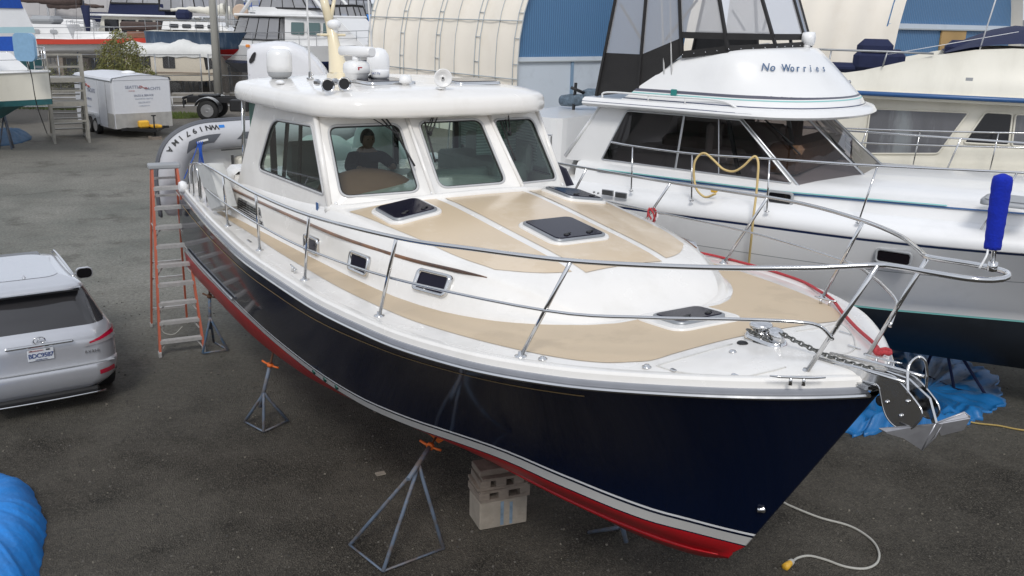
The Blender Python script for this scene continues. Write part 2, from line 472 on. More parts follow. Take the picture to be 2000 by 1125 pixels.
M['skin'] = mat('skin', (.30, .16, .11), .5, noise=.05)
M['hair'] = mat('black_hair', (.01, .009, .008), .6, noise=.2)
M['shirt'] = mat('dark_pullover', (.012, .015, .022), .85, noise=.2, bump=.3, bscale=30)
M['brown_cushion'] = mat('brown_dash_cover', (.42, .20, .135), .7, noise=.08, nscale=4)
M['interior'] = mat('interior_grey', (.36, .38, .36), .6, noise=.06)
M['interior_dk'] = mat('interior_dark', (.05, .05, .05), .7, noise=.1)
M['blinds'] = wave_mat('window_blinds', (.50, .60, .56), (.30, .38, .36), 9, 'Z', .6, .3)
M['brass'] = mat('bronze', (.35, .2, .1), .4, metal=.8)
# ---------------------------------------------------------------- ground
def ground_material():
    m = bpy.data.materials.new('gravel_ground'); N, Lk = nodes_of(m); p = N['Principled BSDF']
    t = N.new('ShaderNodeTexCoord')
    def noise(sc, det=6, rough=.6):
        n = N.new('ShaderNodeTexNoise'); n.inputs['Scale'].default_value = sc; n.inputs['Detail'].default_value = det
        n.inputs['Roughness'].default_value = rough
        Lk.new(t.outputs['Object'], n.inputs['Vector']); return n.outputs['Fac']
    def mr(x, a, b, c, d):
        r = N.new('ShaderNodeMapRange'); r.inputs[1].default_value = a; r.inputs[2].default_value = b
        r.inputs[3].default_value = c; r.inputs[4].default_value = d; Lk.new(x, r.inputs[0]); return r.outputs[0]
    def mix(f, a, b, mode='MIX'):
        x = N.new('ShaderNodeMix'); x.data_type = 'RGBA'; x.blend_type = mode
        for k, v in ((0, f), (6, a), (7, b)):
            if isinstance(v, (int, float)): x.inputs[k].default_value = v
            elif isinstance(v, tuple): x.inputs[k].default_value = (*v, 1)
            else: Lk.new(v, x.inputs[k])
        return x.outputs[2]
    big = noise(.22, 5); mid = noise(1.1, 6); fine = noise(16, 4); fine2 = noise(55, 3)
    # packed lane (greener, lighter, smoother) against loose dark gravel: driven by position
    sep = N.new('ShaderNodeSeparateXYZ'); Lk.new(t.outputs['Object'], sep.inputs[0])
    ma = N.new('ShaderNodeMath'); ma.operation = 'MULTIPLY_ADD'; Lk.new(mid, ma.inputs[0]); ma.inputs[1].default_value = 3.0
    Lk.new(sep.outputs['Y'], ma.inputs[2])
    lane = mr(ma.outputs[0], 11.6, 19.0, 0.0, 1.0)
    broad = noise(.42, 7, .62)
    loose = mix(mr(mid, .36, .66, 0, 1), (.024, .021, .0165), (.075, .066, .053))
    loose = mix(mr(broad, .47, .60, 0, .75), loose, (.125, .112, .092))
    packed = mix(mr(big, .40, .60, 0, 1), (.225, .235, .21), (.37, .365, .325))
    packed = mix(mr(mid, .50, .68, 0, .5), packed, (.17, .165, .145))
    base = mix(lane, loose, packed)
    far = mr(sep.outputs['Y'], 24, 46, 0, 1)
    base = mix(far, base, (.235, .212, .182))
    base = mix(mr(fine, .3, .7, .5, 0), base, (.018, .017, .015))
    # oil-dark stains, pale dusty patches and faint wheel tracks along the lane
    st = noise(.55, 8, .7); base = mix(mr(st, .56, .70, 0, .55), base, (.022, .020, .017))
    du = noise(.8, 8, .75); base = mix(mr(du, .58, .74, 0, .5), base, mix(lane, (.085, .075, .062), (.30, .285, .24)))
    # stones
    vo = N.new('ShaderNodeTexVoronoi'); vo.inputs['Scale'].default_value = 34; Lk.new(t.outputs['Object'], vo.inputs['Vector'])
    vs = N.new('ShaderNodeSeparateColor'); Lk.new(vo.outputs['Color'], vs.inputs[0])
    spk = N.new('ShaderNodeMath'); spk.operation = 'MULTIPLY'
    Lk.new(mr(vs.outputs[0], .50, .95, 0, 1), spk.inputs[0]); Lk.new(mr(vo.outputs['Distance'], .42, .22, 0, 1), spk.inputs[1])
    base = mix(spk.outputs[0], base, mix(lane, (.13, .118, .094), (.27, .25, .21)))
    vo2 = N.new('ShaderNodeTexVoronoi'); vo2.inputs['Scale'].default_value = 75; Lk.new(t.outputs['Object'], vo2.inputs['Vector'])
    vs2 = N.new('ShaderNodeSeparateColor'); Lk.new(vo2.outputs['Color'], vs2.inputs[0])
    base = mix(mr(vs2.outputs[1], .40, 1, 0, .6), base, (.14, .125, .10))
    Lk.new(base, p.inputs['Base Color'])
    p.inputs['Roughness'].default_value = .85; p.inputs['Specular IOR Level'].default_value = .25
    h = N.new('ShaderNodeMath'); h.operation = 'ADD'; Lk.new(fine, h.inputs[0]); Lk.new(vo2.outputs['Distance'], h.inputs[1])
    b = N.new('ShaderNodeBump'); b.inputs['Strength'].default_value = .9; b.inputs['Distance'].default_value = .02
    Lk.new(h.outputs[0], b.inputs['Height']); Lk.new(b.outputs[0], p.inputs['Normal'])
    return m
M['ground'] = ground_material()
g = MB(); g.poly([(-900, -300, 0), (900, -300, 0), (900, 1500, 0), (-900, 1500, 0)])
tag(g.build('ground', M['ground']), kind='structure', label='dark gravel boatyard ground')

# loose stones on the gravel: too many to count, one object
def scatter_stones():
    m = MB(); rnd = random.Random(3)
    for i in range(9500):
        Y = 6.5 + 13 * rnd.random() ** 1.6; X = (rnd.random() - .5) * Y * 1.25
        r = .004 + .013 * rnd.random() ** 4
        a = rnd.random() * 6.28; V = []
        for k in range(6):
            t = a + k * 1.047; q = r * (.7 + .5 * rnd.random())
            V.append((X + q * math.cos(t), Y + q * math.sin(t) * .8, .0))
        V += [(X + (v[0] - X) * .6, Y + (v[1] - Y) * .6, r * (.5 + .5 * rnd.random())) for v in V]
        F = [(k, (k + 1) % 6, 6 + (k + 1) % 6, 6 + k) for k in range(6)] + [tuple(range(6, 12))]
        m.add(V, F, rnd.choice((0, 0, 0, 1, 1, 2)))
    a = mat('stone_dark', (.045, .042, .038), .85, noise=.3); b = mat('stone_mid', (.10, .092, .08), .85, noise=.3)
    c = mat('stone_pale', (.16, .145, .115), .8, noise=.3)
    tag(m.build('loose_gravel', [a, b, c]), 'loose pebbles scattered over the dark gravel', 'gravel', kind='stuff')
scatter_stones()
def clump_grass(cx, cy, rx, ry, n, name, label):
    m = MB(); rnd = random.Random(int(cx * 10))
    for i in range(n):
        a = rnd.random() * 6.28; q = rnd.random() ** .5
        x, y = cx + rx * q * math.cos(a), cy + ry * q * math.sin(a); h = .05 + .12 * rnd.random(); t = rnd.random() * 6.28; w = .02
        dx, dy = (rnd.random() - .5) * .1, (rnd.random() - .5) * .1
        m.add([(x - w * math.cos(t), y - w * math.sin(t), 0), (x + w * math.cos(t), y + w * math.sin(t), 0), (x + dx, y + dy, h)], [(0, 1, 2)])
    tag(m.build(name, M['grass_blade'], recalc=False), label, 'grass', kind='stuff')
M['grass_blade'] = mat('weed_green', (.10, .14, .03), .7, noise=.4, nscale=2)
clump_grass(-17.0, 47.0, 1.6, 1.4, 2200, 'weed_patch', 'low green weeds growing beside the white trailer')
clump_grass(-25.5, 49.5, 5.5, 1.0, 2600, 'weed_strip', 'strip of weeds along the concrete kerb')
# ================================================================ the navy motor yacht
HD1 = -1.015
F1 = Frame((2.295, 5.462), HD1)
_o = F1.o - F1.h * 5.5
yacht = thing('motor_yacht', 'navy blue motor yacht with red bottom, white cabin and tan decks', 'motor yacht',
              (_o.x, _o.y, 0), HD1)
def P(u, v, z): return Vector((5.5 - u, v, z))
def from_px(fn, px, py, k):
    q = getattr(F1, fn)(px, py, k); return Vector((q.x + 5.5, q.y, q.z))
shU = [0, .09, .35, .78, 1.31, 2.07, 3.02, 4.43, 5.96, 8.0, 9.7, 11.2]
shV = pchip(shU, [0, .19, .58, 1.04, 1.47, 1.83, 2.04, 2.13, 2.13, 2.02, 1.87, 1.72])
shZ = pchip([0, .3, 1.74, 3.3, 5, 7, 9, 11.2], [2.88, 2.85, 2.72, 2.62, 2.54, 2.49, 2.46, 2.44])
btV = pchip([.94, 1.27, 1.6, 2.35, 2.9, 3.45, 3.9, 4.6, 5.6, 7.2, 8.2, 9.45, 11.2], [0, .22, .43, .70, .88, 1.13, 1.34, 1.56, 1.70, 1.79, 1.80, 1.79, 1.72])
btZ = pchip([.94, 1.6, 2.35, 3.45, 5.6, 7.2, 8.2, 9.45, 11.2], [1.31, 1.32, 1.33, 1.38, 1.42, 1.46, 1.48, 1.50, 1.50])
chV = pchip([1.06, 1.4, 2, 3, 3.9, 4.7, 5.55, 6.3, 8, 11.2], [0, .18, .39, .65, .89, 1.14, 1.40, 1.55, 1.67, 1.64])
chZ = pchip([1.06, 2, 3, 5, 8, 11.2], [1.18, 1.15, 1.13, 1.15, 1.18, 1.22])
kZ = pchip([1.10, 1.4, 1.9, 2.4, 3.2, 5, 11.2], [1.12, .98, .83, .72, .62, .56, .62])
NT = 60
def line(f, u0, t):
    u = u0 + (11.2 - u0) * (t ** 1.7); return f(u)
L_sheer = lambda u: Vector((u, shV(u), shZ(u)))
L_boot = lambda u: Vector((u, btV(u), btZ(u)))
L_chine = lambda u: Vector((u, chV(u), chZ(u)))
L_keel = lambda u: Vector((u, 0, kZ(u)))
def topside(t, s):
    a, b = line(L_boot, .94, t), line(L_sheer, 0, t); u = b.x
    q = a.lerp(b, s)
    bul = -.17 * math.exp(-((u - 1.6) / 1.5) ** 2) * min(1, u / .5) + .035 * (1 - math.exp(-(u / 4) ** 2))
    q.y += bul * 4 * s * (1 - s) * (1.25 - .5 * s)
    q.y = max(q.y, 0); return q
ts = [i / NT for i in range(NT + 1)]
def hull_side(sg):
    rows = []; mr = []
    def addrow(fn, m): rows.append([P(q.x, sg * q.y, q.z) for q in [fn(t) for t in ts]]); mr.append(m)
    addrow(lambda t: line(L_keel, 1.10, t), 0)
    addrow(lambda t: line(L_keel, 1.10, t).lerp(line(L_chine, 1.06, t), .5) + Vector((0, .02, .0)) * min(1, t * 6), 0)
    addrow(lambda t: line(L_chine, 1.06, t), 0)
    def inset(t):
        q = line(L_chine, 1.06, t).copy(); q.y = max(0, q.y + .05 * min(1, t * 8)); q.z += .012; return q
    addrow(inset, 0)
    addrow(lambda t: topside(t, 0.0), 1)
    H = lambda t: max(.2, line(L_sheer, 0, t).z - line(L_boot, .94, t).z)
    for dz, m in ((.012, 2), (.105, 1), (.128, 3), (.150, 1)):
        addrow(lambda t, dz=dz: topside(t, dz / H(t)), m)
    for k in range(1, 13):
        s0 = .150 / 1.2; s = s0 + (1 - s0) * k / 12
        addrow(lambda t, s=s: topside(t, s), 1)
    return rows, mr
b = MB()
for sg in (-1, 1):
    rows, mr = hull_side(sg); b.grid(rows, 0, True, mrow=mr)
    last = [r[-1] for r in rows]
# transom
tr_r = [r[-1] for r in hull_side(-1)[0]]; tr_l = [r[-1] for r in hull_side(1)[0]]
b.grid([tr_r, tr_l], 1, False)
hull = b.build('hull', [M['red'], M['navy'], M['stripe_grey'], M['white']], yacht, weld=True)
# keel skeg
b = MB()
ks = [(3.9, .58, .575), (4.6, .50, .56), (5.2, .46, .55), (6, .46, .56), (9, .46, .58), (10.3, .47, .62)]
b.grid([[P(u, s_, z0) for (u, z0, z1) in ks] for s_, z in ((-.06, 0),)] + [[P(u, -.09, z1 + .06) for (u, z0, z1) in ks]], 0, False)
b.grid([[P(u, .06, z0) for (u, z0, z1) in ks], [P(u, .09, z1 + .06) for (u, z0, z1) in ks]], 0, False)
b.grid([[P(u, -.06, z0) for (u, z0, z1) in ks], [P(u, .06, z0) for (u, z0, z1) in ks]], 0, False)
b.build('keel', M['red'], yacht, weld=True)
# lifting strakes on the bottom
for sg in (-1, 1):
    b = MB(); pts = []
    for i in range(30):
        t = .06 + .9 * i / 29
        q = line(L_keel, 1.10, t).lerp(line(L_chine, 1.06, t), .62); pts.append(P(q.x, sg * (q.y + .02), q.z + .0))
    b.tube(pts, [.004 + .016 * min(1, i / 4) for i in range(30)], n=6)
    b.build('lifting_strake', M['red'], yacht)
# cove stripe
for sg in (-1, 1):
    b = MB(); r1 = []; r2 = []; 
    for i in range(70):
        t = .27 + .71 * i / 69
        H = line(L_sheer, 0, t).z - line(L_boot, .94, t).z
        dz = .075 + .07 * min(1, max(0, (line(L_sheer, 0, t).x - .8) / 4))
        for rr, e in ((r1, 0), (r2, .013)):
            q = topside(t, 1 - (dz + e) / H); rr.append(P(q.x, sg * (q.y + .004), q.z))
    b.grid([r1, r2]); b.build('cove_stripe', M['gold'], yacht)
# through-hull fittings and bow thruster grille
for q_, r_ in (((1492, 995), .022),):
    b = MB(); best = None
    for i in range(1, 120):
        for j in range(1, 40):
            q = topside(i / 120, j / 40); w = P(q.x, -q.y, q.z)
            ww = yacht_pt = Vector((_o.x, _o.y, 0)) + F1.h * w.x + F1.p * w.y + Vector((0, 0, w.z))
            d = ww - Vector((0, 0, CAM_H)); fw = d.y * _c - d.z * _s; up = d.y * _s + d.z * _c
            X = FPX * d.x / fw; Y = -FPX * up / fw
            px = 1000 + X * math.cos(ROLL) - Y * math.sin(ROLL); py = 562.5 + X * math.sin(ROLL) + Y * math.cos(ROLL)
            e = (px - q_[0]) ** 2 + (py - q_[1]) ** 2
            if best is None or e < best[0]: best = (e, w)
    w = best[1]
    b.lathe([(.03, 0), (.03, .01), (.02, .03), (.018, .05), (.0, .05)], w, (-.35, -.9, -.1), n=16)
    b.build('thruster_outlet', M['steel'], yacht)
for k, tt in enumerate((.60, .62, .64)):
    q = topside(tt - .02, .05); b = MB()
    b.lathe([(.028, -.01), (.028, .012), (.014, .014), (.0, .014)], P(q.x, -q.y - .004, q.z + .01), (0, -1, -.2), n=12)
    b.build('drain_fitting', mat('fitting_green', (.02, .09, .07), .4, metal=.6) if k == 0 else bpy.data.materials['fitting_green'], yacht)

# gunwale: rub rail and bulwark, one closed section swept along the sheer on both sides
def sweep_sheer(prof, name, m, u1=11.2, n=80, smooth=True):
    b = MB(); cl = []
    for sg in (-1, 1):
        rows = []
        seq = [(.025 + (u1 - .025) * (i / n) ** 1.7) for i in range(n + 1)]
        for (dv, dz) in prof:
            r = []
            for u in seq:
                v, z = shV(u), shZ(u)
                e = .01; du = u + e; t = Vector((du - u, shV(du) - v, 0)).normalized() if u + e < 11.2 else Vector((1, 0, 0))
                nrm = Vector((-t.y, t.x, 0))          # outward (towards +v, forward)
                q = Vector((u, v, z + dz)) + nrm * dv
                if u < .001: q = Vector((-abs(dv) if dv > 0 else abs(dv), 0, z + dz)); q.x = -dv * 1.0
                q.y = max(q.y, 0)
                r.append(P(q.x, sg * q.y, q.z))
            rows.append(r)
        b.grid(rows + [rows[0]], 0, smooth)
    return b.build(name, m, yacht, weld=True, autosmooth=35)
sweep_sheer([(-.02, -.005), (.012, -.006), (.030, .002), (.036, .014), (.030, .026), (.012, .031), (-.02, .031)], 'rub_rail_bead', M['steel'])
sweep_sheer([(-.03, .030), (.014, .030), (.018, .045), (.012, .066), (-.03, .066)], 'rub_rail', M['vinyl_grey'])
sweep_sheer([(-.14, .056), (-.004, .064), (-.012, .108), (-.030, .124), (-.070, .127), (-.105, .112), (-.14, .108)], 'bulwark', M['gelcoat'])
# deck
DZ = .11
def deck_z(u, v):
    w = max(shV(u) - .08, .05); return shZ(u) + DZ + .05 * (1 - min(1, (v / w) ** 2))
b = MB(); rows = []
for i in range(61):
    u = .05 + 11.1 * (i / 60) ** 1.4; w = shV(u) - .085 if u > .15 else shV(u) * .6
    w = max(w, .02)
    rows.append([P(u, w * k / 10, deck_z(u, w * k / 10)) for k in range(-10, 11)])
b.grid(rows); b.build('deck', M['gelcoat'], yacht)

# deck non-skid panel: a band running up one side, round the bow and down the other
outer = [(8.8, 1.79), (8.0, 1.80), (7.1, 1.80), (6.2, 1.82), (5.3, 1.82), (4.4, 1.82), (3.6, 1.79), (3.0, 1.74), (2.4, 1.62), (1.9, 1.48), (1.5, 1.32), (1.27, 1.17), (1.16, 1.02),
         (1.10, .90), (1.11, .7), (1.12, .45), (1.13, .15)]
inner = [(8.8, 1.74), (8.0, 1.72), (7.1, 1.68), (6.2, 1.66), (5.3, 1.64), (4.4, 1.61), (3.6, 1.56), (3.0, 1.44), (2.6, 1.24), (2.3, 1.04), (2.15, .88), (2.05, .75), (1.98, .60),
         (1.96, .55), (1.95, .45), (1.95, .3), (1.95, .12)]
o_ = [(u, -v) for u, v in outer] + [(u, v) for u, v in outer][::-1]
i_ = [(u, -v * .97) for u, v in inner] + [(u, v * .97) for u, v in inner][::-1]
so = smooth_path([(u, v, 0) for u, v in o_], 4); si = smooth_path([(u, v, 0) for u, v in i_], 4)
b = MB(); rows = []
for a, c in zip(so, si):
    r = []
    for k in range(9):
        q = a.lerp(c, k / 8); r.append(P(q.x, q.y, deck_z(q.x, q.y) + .004))
    rows.append(r)
b.grid(rows); b.build('nonskid_deck', M['tan'], yacht)

# ---- cabin trunk
tbV = pchip([1.92, 2.0, 2.13, 2.35, 2.65, 3.27, 3.9, 5.5, 7, 8.8, 9.2], [.05, .50, .84, 1.08, 1.28, 1.49, 1.57, 1.62, 1.66, 1.72, 1.74])
ttV = pchip([1.92, 2.1, 2.35, 2.6, 2.9, 3.5, 4.2, 5.0, 5.6, 7, 9.2], [.03, .62, .83, .96, 1.10, 1.27, 1.37, 1.43, 1.46, 1.50, 1.53])
ttZ = pchip([1.92, 2.1, 2.35, 2.6, 2.9, 3.5, 4.2, 5.0, 5.6, 6.4, 8.0, 9.2], [2.83, 2.885, 2.97, 3.03, 3.075, 3.115, 3.15, 3.19, 3.185, 3.12, 3.05, 3.02])
tcZ = pchip([1.92, 2.1, 2.35, 2.6, 2.9, 3.5, 5.0, 5.6, 9.2], [2.83, 2.91, 3.05, 3.125, 3.165, 3.22, 3.33, 3.33, 3.1])
def topz(u, v):
    w = ttV(u); return tcZ(u) - (tcZ(u) - ttZ(u)) * min(1.0, (abs(v) / w)) ** 2.2
b = MB(); rows = []
us_ = [1.92, 1.95, 2.0, 2.06, 2.13, 2.2, 2.28, 2.35, 2.45, 2.6, 2.75, 2.9, 3.1, 3.4, 3.8, 4.2, 4.7, 5.0, 5.3, 5.6, 6, 6.5, 7, 7.5, 8, 8.5, 9.0]
for u in us_:
    half = []
    vb, vt = tbV(u), ttV(u); zb = shZ(u) + DZ + .01; zt = ttZ(u)
    h = zt - zb
    fl = min(.05, h * .3)
    half += [(vb + .02, zb - .02), (vb, zb), (vb - .012, zb + fl * .4), (vb - .03, zb + fl)]
    half += [(vb + (vt + .07 * min(1, h / .3) - vb) * s, zb + h * s) for s in (.3, .5, .7)]
    half += [(vt + .045 * min(1, h / .3), zt - h * .16), (vt + .03 * min(1, h / .3), zt - h * .07), (vt, zt - .004)]
    half += [(vt * s, topz(u, vt * s)) for s in (.95, .88, .78, .66, .52, .38, .24, .12)]
    row = [P(u, -v, z) for v, z in half] + [P(u, 0, tcZ(u))] + [P(u, v, z) for v, z in half[::-1]]
    rows.append(row)
b.grid(rows)
trunk = b.build('cabin_trunk', M['gelcoat'], yacht, weld=True)
def trunk_side(u, z):
    """half breadth of the trunk side at height z"""
    vb, vt = tbV(u), ttV(u); zb = shZ(u) + DZ + .01; zt = ttZ(u); h = zt - zb; fl = min(.05, h * .3)
    pr = [(zb - .02, vb + .02), (zb, vb), (zb + fl * .4, vb - .012), (zb + fl, vb - .03)] + [(zb + h * s, vb + (vt + .07 * min(1, h / .3) - vb) * s) for s in (.3, .5, .7)]
    pr += [(zt - h * .16, vt + .045 * min(1, h / .3)), (zt - h * .07, vt + .03 * min(1, h / .3)), (zt, vt)]
    for (z0, v0), (z1, v1) in zip(pr, pr[1:]):
        if z <= z1: return v0 + (v1 - v0) * max(0, (z - z0)) / max(1e-6, z1 - z0)
    return vt
# tan panels on the trunk top
def top_panel(c, name='trunk_nonskid'):
    a0, a1, b0, b1 = c        # aft-left, aft-right, front-left, front-right (u, v)
    b = MB(); rows = []
    n = 14
    loop = round_poly([(a0[0], a0[1], 0), (a1[0], a1[1], 0), (b1[0], b1[1], 0), (b0[0], b0[1], 0)], .12, 4)
    for i in range(n + 1):
        t = i / n; l = Vector(a0).lerp(Vector(b0), t); r = Vector(a1).lerp(Vector(b1), t)
        if i == 0: l = l.lerp(r, .02); r = r.lerp(l, .02)
        row = []
        for k in range(n + 1):
            q = l.lerp(r, k / n); row.append(P(q.x, q.y, topz(q.x, q.y) + .004))
        rows.append(row)
    b.grid(rows); return b.build(name, M['tan_gloss'], yacht)
for sg in (-1, 1):
    pts = [(5.22, 1.28), (5.05, .56), (2.60, .50), (2.86, 1.02)]
    b = MB(); rows = []
    left = smooth_path([(5.22, 1.385, 0), (4.6, 1.31, 0), (4.0, 1.22, 0), (3.4, 1.14, 0), (2.98, 1.02, 0)], 5)
    right = smooth_path([(5.06, .56, 0), (4.4, .545, 0), (3.8, .53, 0), (3.1, .51, 0), (2.62, .50, 0)], 5)
    for l, r in zip(left, right):
        row = []
        for k in range(15):
            q = l.lerp(r, k / 14); q.x -= .06 * math.sin(math.pi * k / 14) * (1 if l is left[-1] else 0)
            row.append(P(q.x, sg * q.y, topz(q.x, q.y) + .004))
        rows.append(row)
    b.grid(rows); b.build('trunk_nonskid', M['tan_gloss'], yacht)
top_panel([(5.04, -.475), (5.04, .475), (2.56, -.405), (2.56, .405)])

# ---- deck hatches
def hatch(u, v, w, l, rot=0.0, zf=None, tilt=None, pad=.045, base=True):
    """w across, l along the boat; lies on the surface given by zf"""
    zf = zf or topz
    root_pos = P(u, v, zf(u, v))
    du = (zf(u + .2, v) - zf(u - .2, v)) / .4; dv = (zf(u, v + .2) - zf(u, v - .2)) / .4
    nrm = Vector((du, -dv, 1)).normalized()
    x = Vector((1, 0, 0)); x = (x - nrm * x.dot(nrm)).normalized(); y = nrm.cross(x)
    if rot: q = Matrix.Rotation(rot, 3, nrm); x = q @ x; y = q @ y
    T = lambda a, c, h: root_pos + x * a + y * c + nrm * h
    pd = MB(); o1 = rrect(l + pad * 2, w + pad * 2, .13); o2 = rrect(l + pad * 2 - .02, w + pad * 2 - .02, .12)
    pd.rings([[T(a, c, -.02) for a, c in o1], [T(a, c, .012) for a, c in o1], [T(a, c, .020) for a, c in o2]])
    padm = pd.build('hatch', M['gelcoat'], yacht)
    fr = MB(); A = rrect(l, w, .075); B = rrect(l - .02, w - .02, .07); C = rrect(l - .07, w - .07, .05)
    fr.rings([[T(a, c, .018) for a, c in A], [T(a, c, .036) for a, c in A], [T(a, c, .042) for a, c in B], [T(a, c, .042) for a, c in C], [T(a, c, .03) for a, c in C]], cap0=False, cap1=False)
    fr.build('frame', M['steel_dull'], padm)
    gl = MB(); D = rrect(l - .045, w - .045, .06); E_ = rrect(l - .06, w - .06, .055)
    gl.rings([[T(a, c, .03) for a, c in D], [T(a, c, .045) for a, c in D], [T(a, c, .048) for a, c in E_]])
    gl.build('lens', M['hatch'], padm)
    for s in (-1, 1):
        hd = MB(); hd.lathe([(.024, .047), (.024, .055), (.016, .060), (0, .060)], T(l / 2 - .09, s * w * .22, 0), nrm, n=14)
        hd.bar(T(l / 2 - .09, s * w * .22, .056), T(l / 2 - .12, s * w * .22 + .06, .056), .022, .008)
        hd.build('handle', M['black'], padm)
    return padm
hatch(4.73, -.99, .47, .52); hatch(4.73, .99, .47, .52); hatch(3.48, .0, .56, .62)
hatch(1.74, .0, .50, .36, zf=deck_z, pad=.10)

# ---- teak strip, vent grille and portlights on the trunk side
for sg in (-1, 1):
    tk = [(9.0, 2.90), (8.0, 2.915), (6.8, 2.945), (5.8, 2.975), (5.0, 3.0), (3.9, 3.04), (3.3, 3.06), (2.92, 3.065)]
    pts = smooth_path([(u, trunk_side(u, z), z) for u, z in tk], 5)
    b = MB(); b.tube([P(q.x, sg * (q.y + .008), q.z) for q in pts], [.017] * (len(pts) - 4) + [.015, .012, .009, .004], n=8)
    b.build('teak_moulding', M['teak'], yacht)
    for (pu, pz, w, h) in ((5.72, 2.785, .38, .185), (4.56, 2.85, .41, .195), (3.36, 2.945, .44, .20)):
        # local frame on the trunk side
        v0 = trunk_side(pu, pz) + .012; dvu = (trunk_side(pu + .1, pz) - trunk_side(pu - .1, pz)) / .2
        dvz = (trunk_side(pu, pz + .05) - trunk_side(pu, pz - .05)) / .1
        slope = (shZ(pu - .3) - shZ(pu + .3)) / .6
        X = Vector((1, -sg * dvu, slope)).normalized(); Z = Vector((0, sg * dvz, 1)); N_ = Vector((0, sg, 0))
        nr = X.cross(Z).normalized(); nr = nr if nr.y * sg > 0 else -nr
        Z = nr.cross(X).normalized(); Z = Z if Z.z > 0 else -Z
        c0 = P(pu, sg * v0, pz)
        T = lambda a, c, d: c0 + X * a + Z * c + nr * d
        f = MB(); A = rrect(w, h, .045); B = rrect(w - .012, h - .012, .04); C = rrect(w - .065, h - .06, .028)
        f.rings([[T(a, c, -.02) for a, c in A], [T(a, c, .012) for a, c in A], [T(a, c, .022) for a, c in B], [T(a, c, .016) for a, c in C], [T(a, c, -.02) for a, c in C]], cap0=False, cap1=False)
        po = f.build('portlight', M['steel'], yacht)
        gg = MB(); gg.poly([T(a, c, .002) for a, c in rrect(w - .06, h - .055, .03)]); gg.build('pane', M['hatch'], po)
        mm = MB()
        for k in range(0): mm.bar(T(-w / 2 + .07 + k * (w - .14) / 3, -h / 2 + .035, .006), T(-w / 2 + .07 + k * (w - .14) / 3, h / 2 - .035, .006), .004, .004)
    # engine-room vent
    vq = [(8.28, 2.855), (7.42, 2.865), (7.22, 2.66), (8.24, 2.665)]
    def S(u, z, o=0.0): return P(u, sg * (trunk_side(u, z) + o), z)
    outer_ = round_poly([S(u, z, .010) for u, z in vq], .06); inner_ = shrink(outer_, .025)
    v = MB(); v.poly(outer_, [inner_], thick=(0, -sg * .015, 0)); vg = v.build('vent_grille', M['steel'], yacht)
    bk = MB(); bk.poly([p - Vector((0, sg * .002, 0)) for p in inner_]); bk.build('backing', M['black'], vg)
    lv = MB()
    for k in range(7):
        z = 2.685 + k * .026; a = 7.27 + (z - 2.66) * .85; c = 8.22
        lv.bar(S(a, z, .014), S(c, z, .014), .012, .008)
    for k in range(6):
        u = 7.5 + k * .13; lv.bar(S(u, 2.675, .010), S(u, 2.85, .010), .010, .008)
    lv.build('louvres', M['steel'], vg)
    b = MB()
    for k in range(3): b.box(S(8.62, 2.90 - k * .045, .006), (.12, .012, .018), bev=.004)
    b.build('nameplate', M['teak'], yacht)

# ---- pilothouse walls with window openings
def wall(outer, hole_loops, thick, m, name, parent=yacht):
    b = MB(); b.poly(outer, hole_loops, thick=thick); return b.build(name, m, parent, recalc=True)
def bil(q, s, t):
    return (q[0] * (1 - s) + q[1] * s) * (1 - t) + (q[3] * (1 - s) + q[2] * s) * t
house = yacht
WT = 4.12
cS0, cS1 = P(4.98, -.54, 3.28), P(4.98, .54, 3.28); cT0, cT1 = P(5.80, -.50, WT), P(5.80, .50, WT)
rB, rT = P(5.55, -1.475, 3.13), P(6.16, -1.385, WT)
lB, lT = P(5.55, 1.475, 3.13), P(6.16, 1.385, WT)
aB, aT = P(8.55, -1.56, 2.98), P(7.98, -1.42, WT)
aBl, aTl = P(8.55, 1.56, 2.98), P(7.98, 1.42, WT)
M['frame_pale'] = mat('window_trim', (.46, .46, .46), .4, noise=.05)
def window(quad_pts, rad, thick, outer, nm, gm, clip=None):
    h = round_poly(quad_pts, rad, 6)
    wall(outer, [h], thick, M['gelcoat'], 'cabin_wall', house)
    fo = MB(); nrm = Vector(thick).normalized()
    fo.tube([p - nrm * .004 for p in h], .014, closed=True, n=8)
    fr = fo.build(nm, M['frame_pale'], house)
    gs = MB(); gs.tube([p + nrm * .006 for p in shrink(h, .014)], .011, closed=True, n=8); gs.build('gasket', M['black'], fr)
    gl = MB(); gl.poly([p + nrm * .010 for p in h]); gl.build('pane', gm, fr)
    return fr
wsC = window([P(5.16, -.405, 3.375), P(5.16, .405, 3.375), P(5.72, .385, 4.005), P(5.72, -.385, 4.005)], .11, (-.05, 0, -.03),
             [cS0, cS1, cT1, cT0], 'windshield', M['glass'])
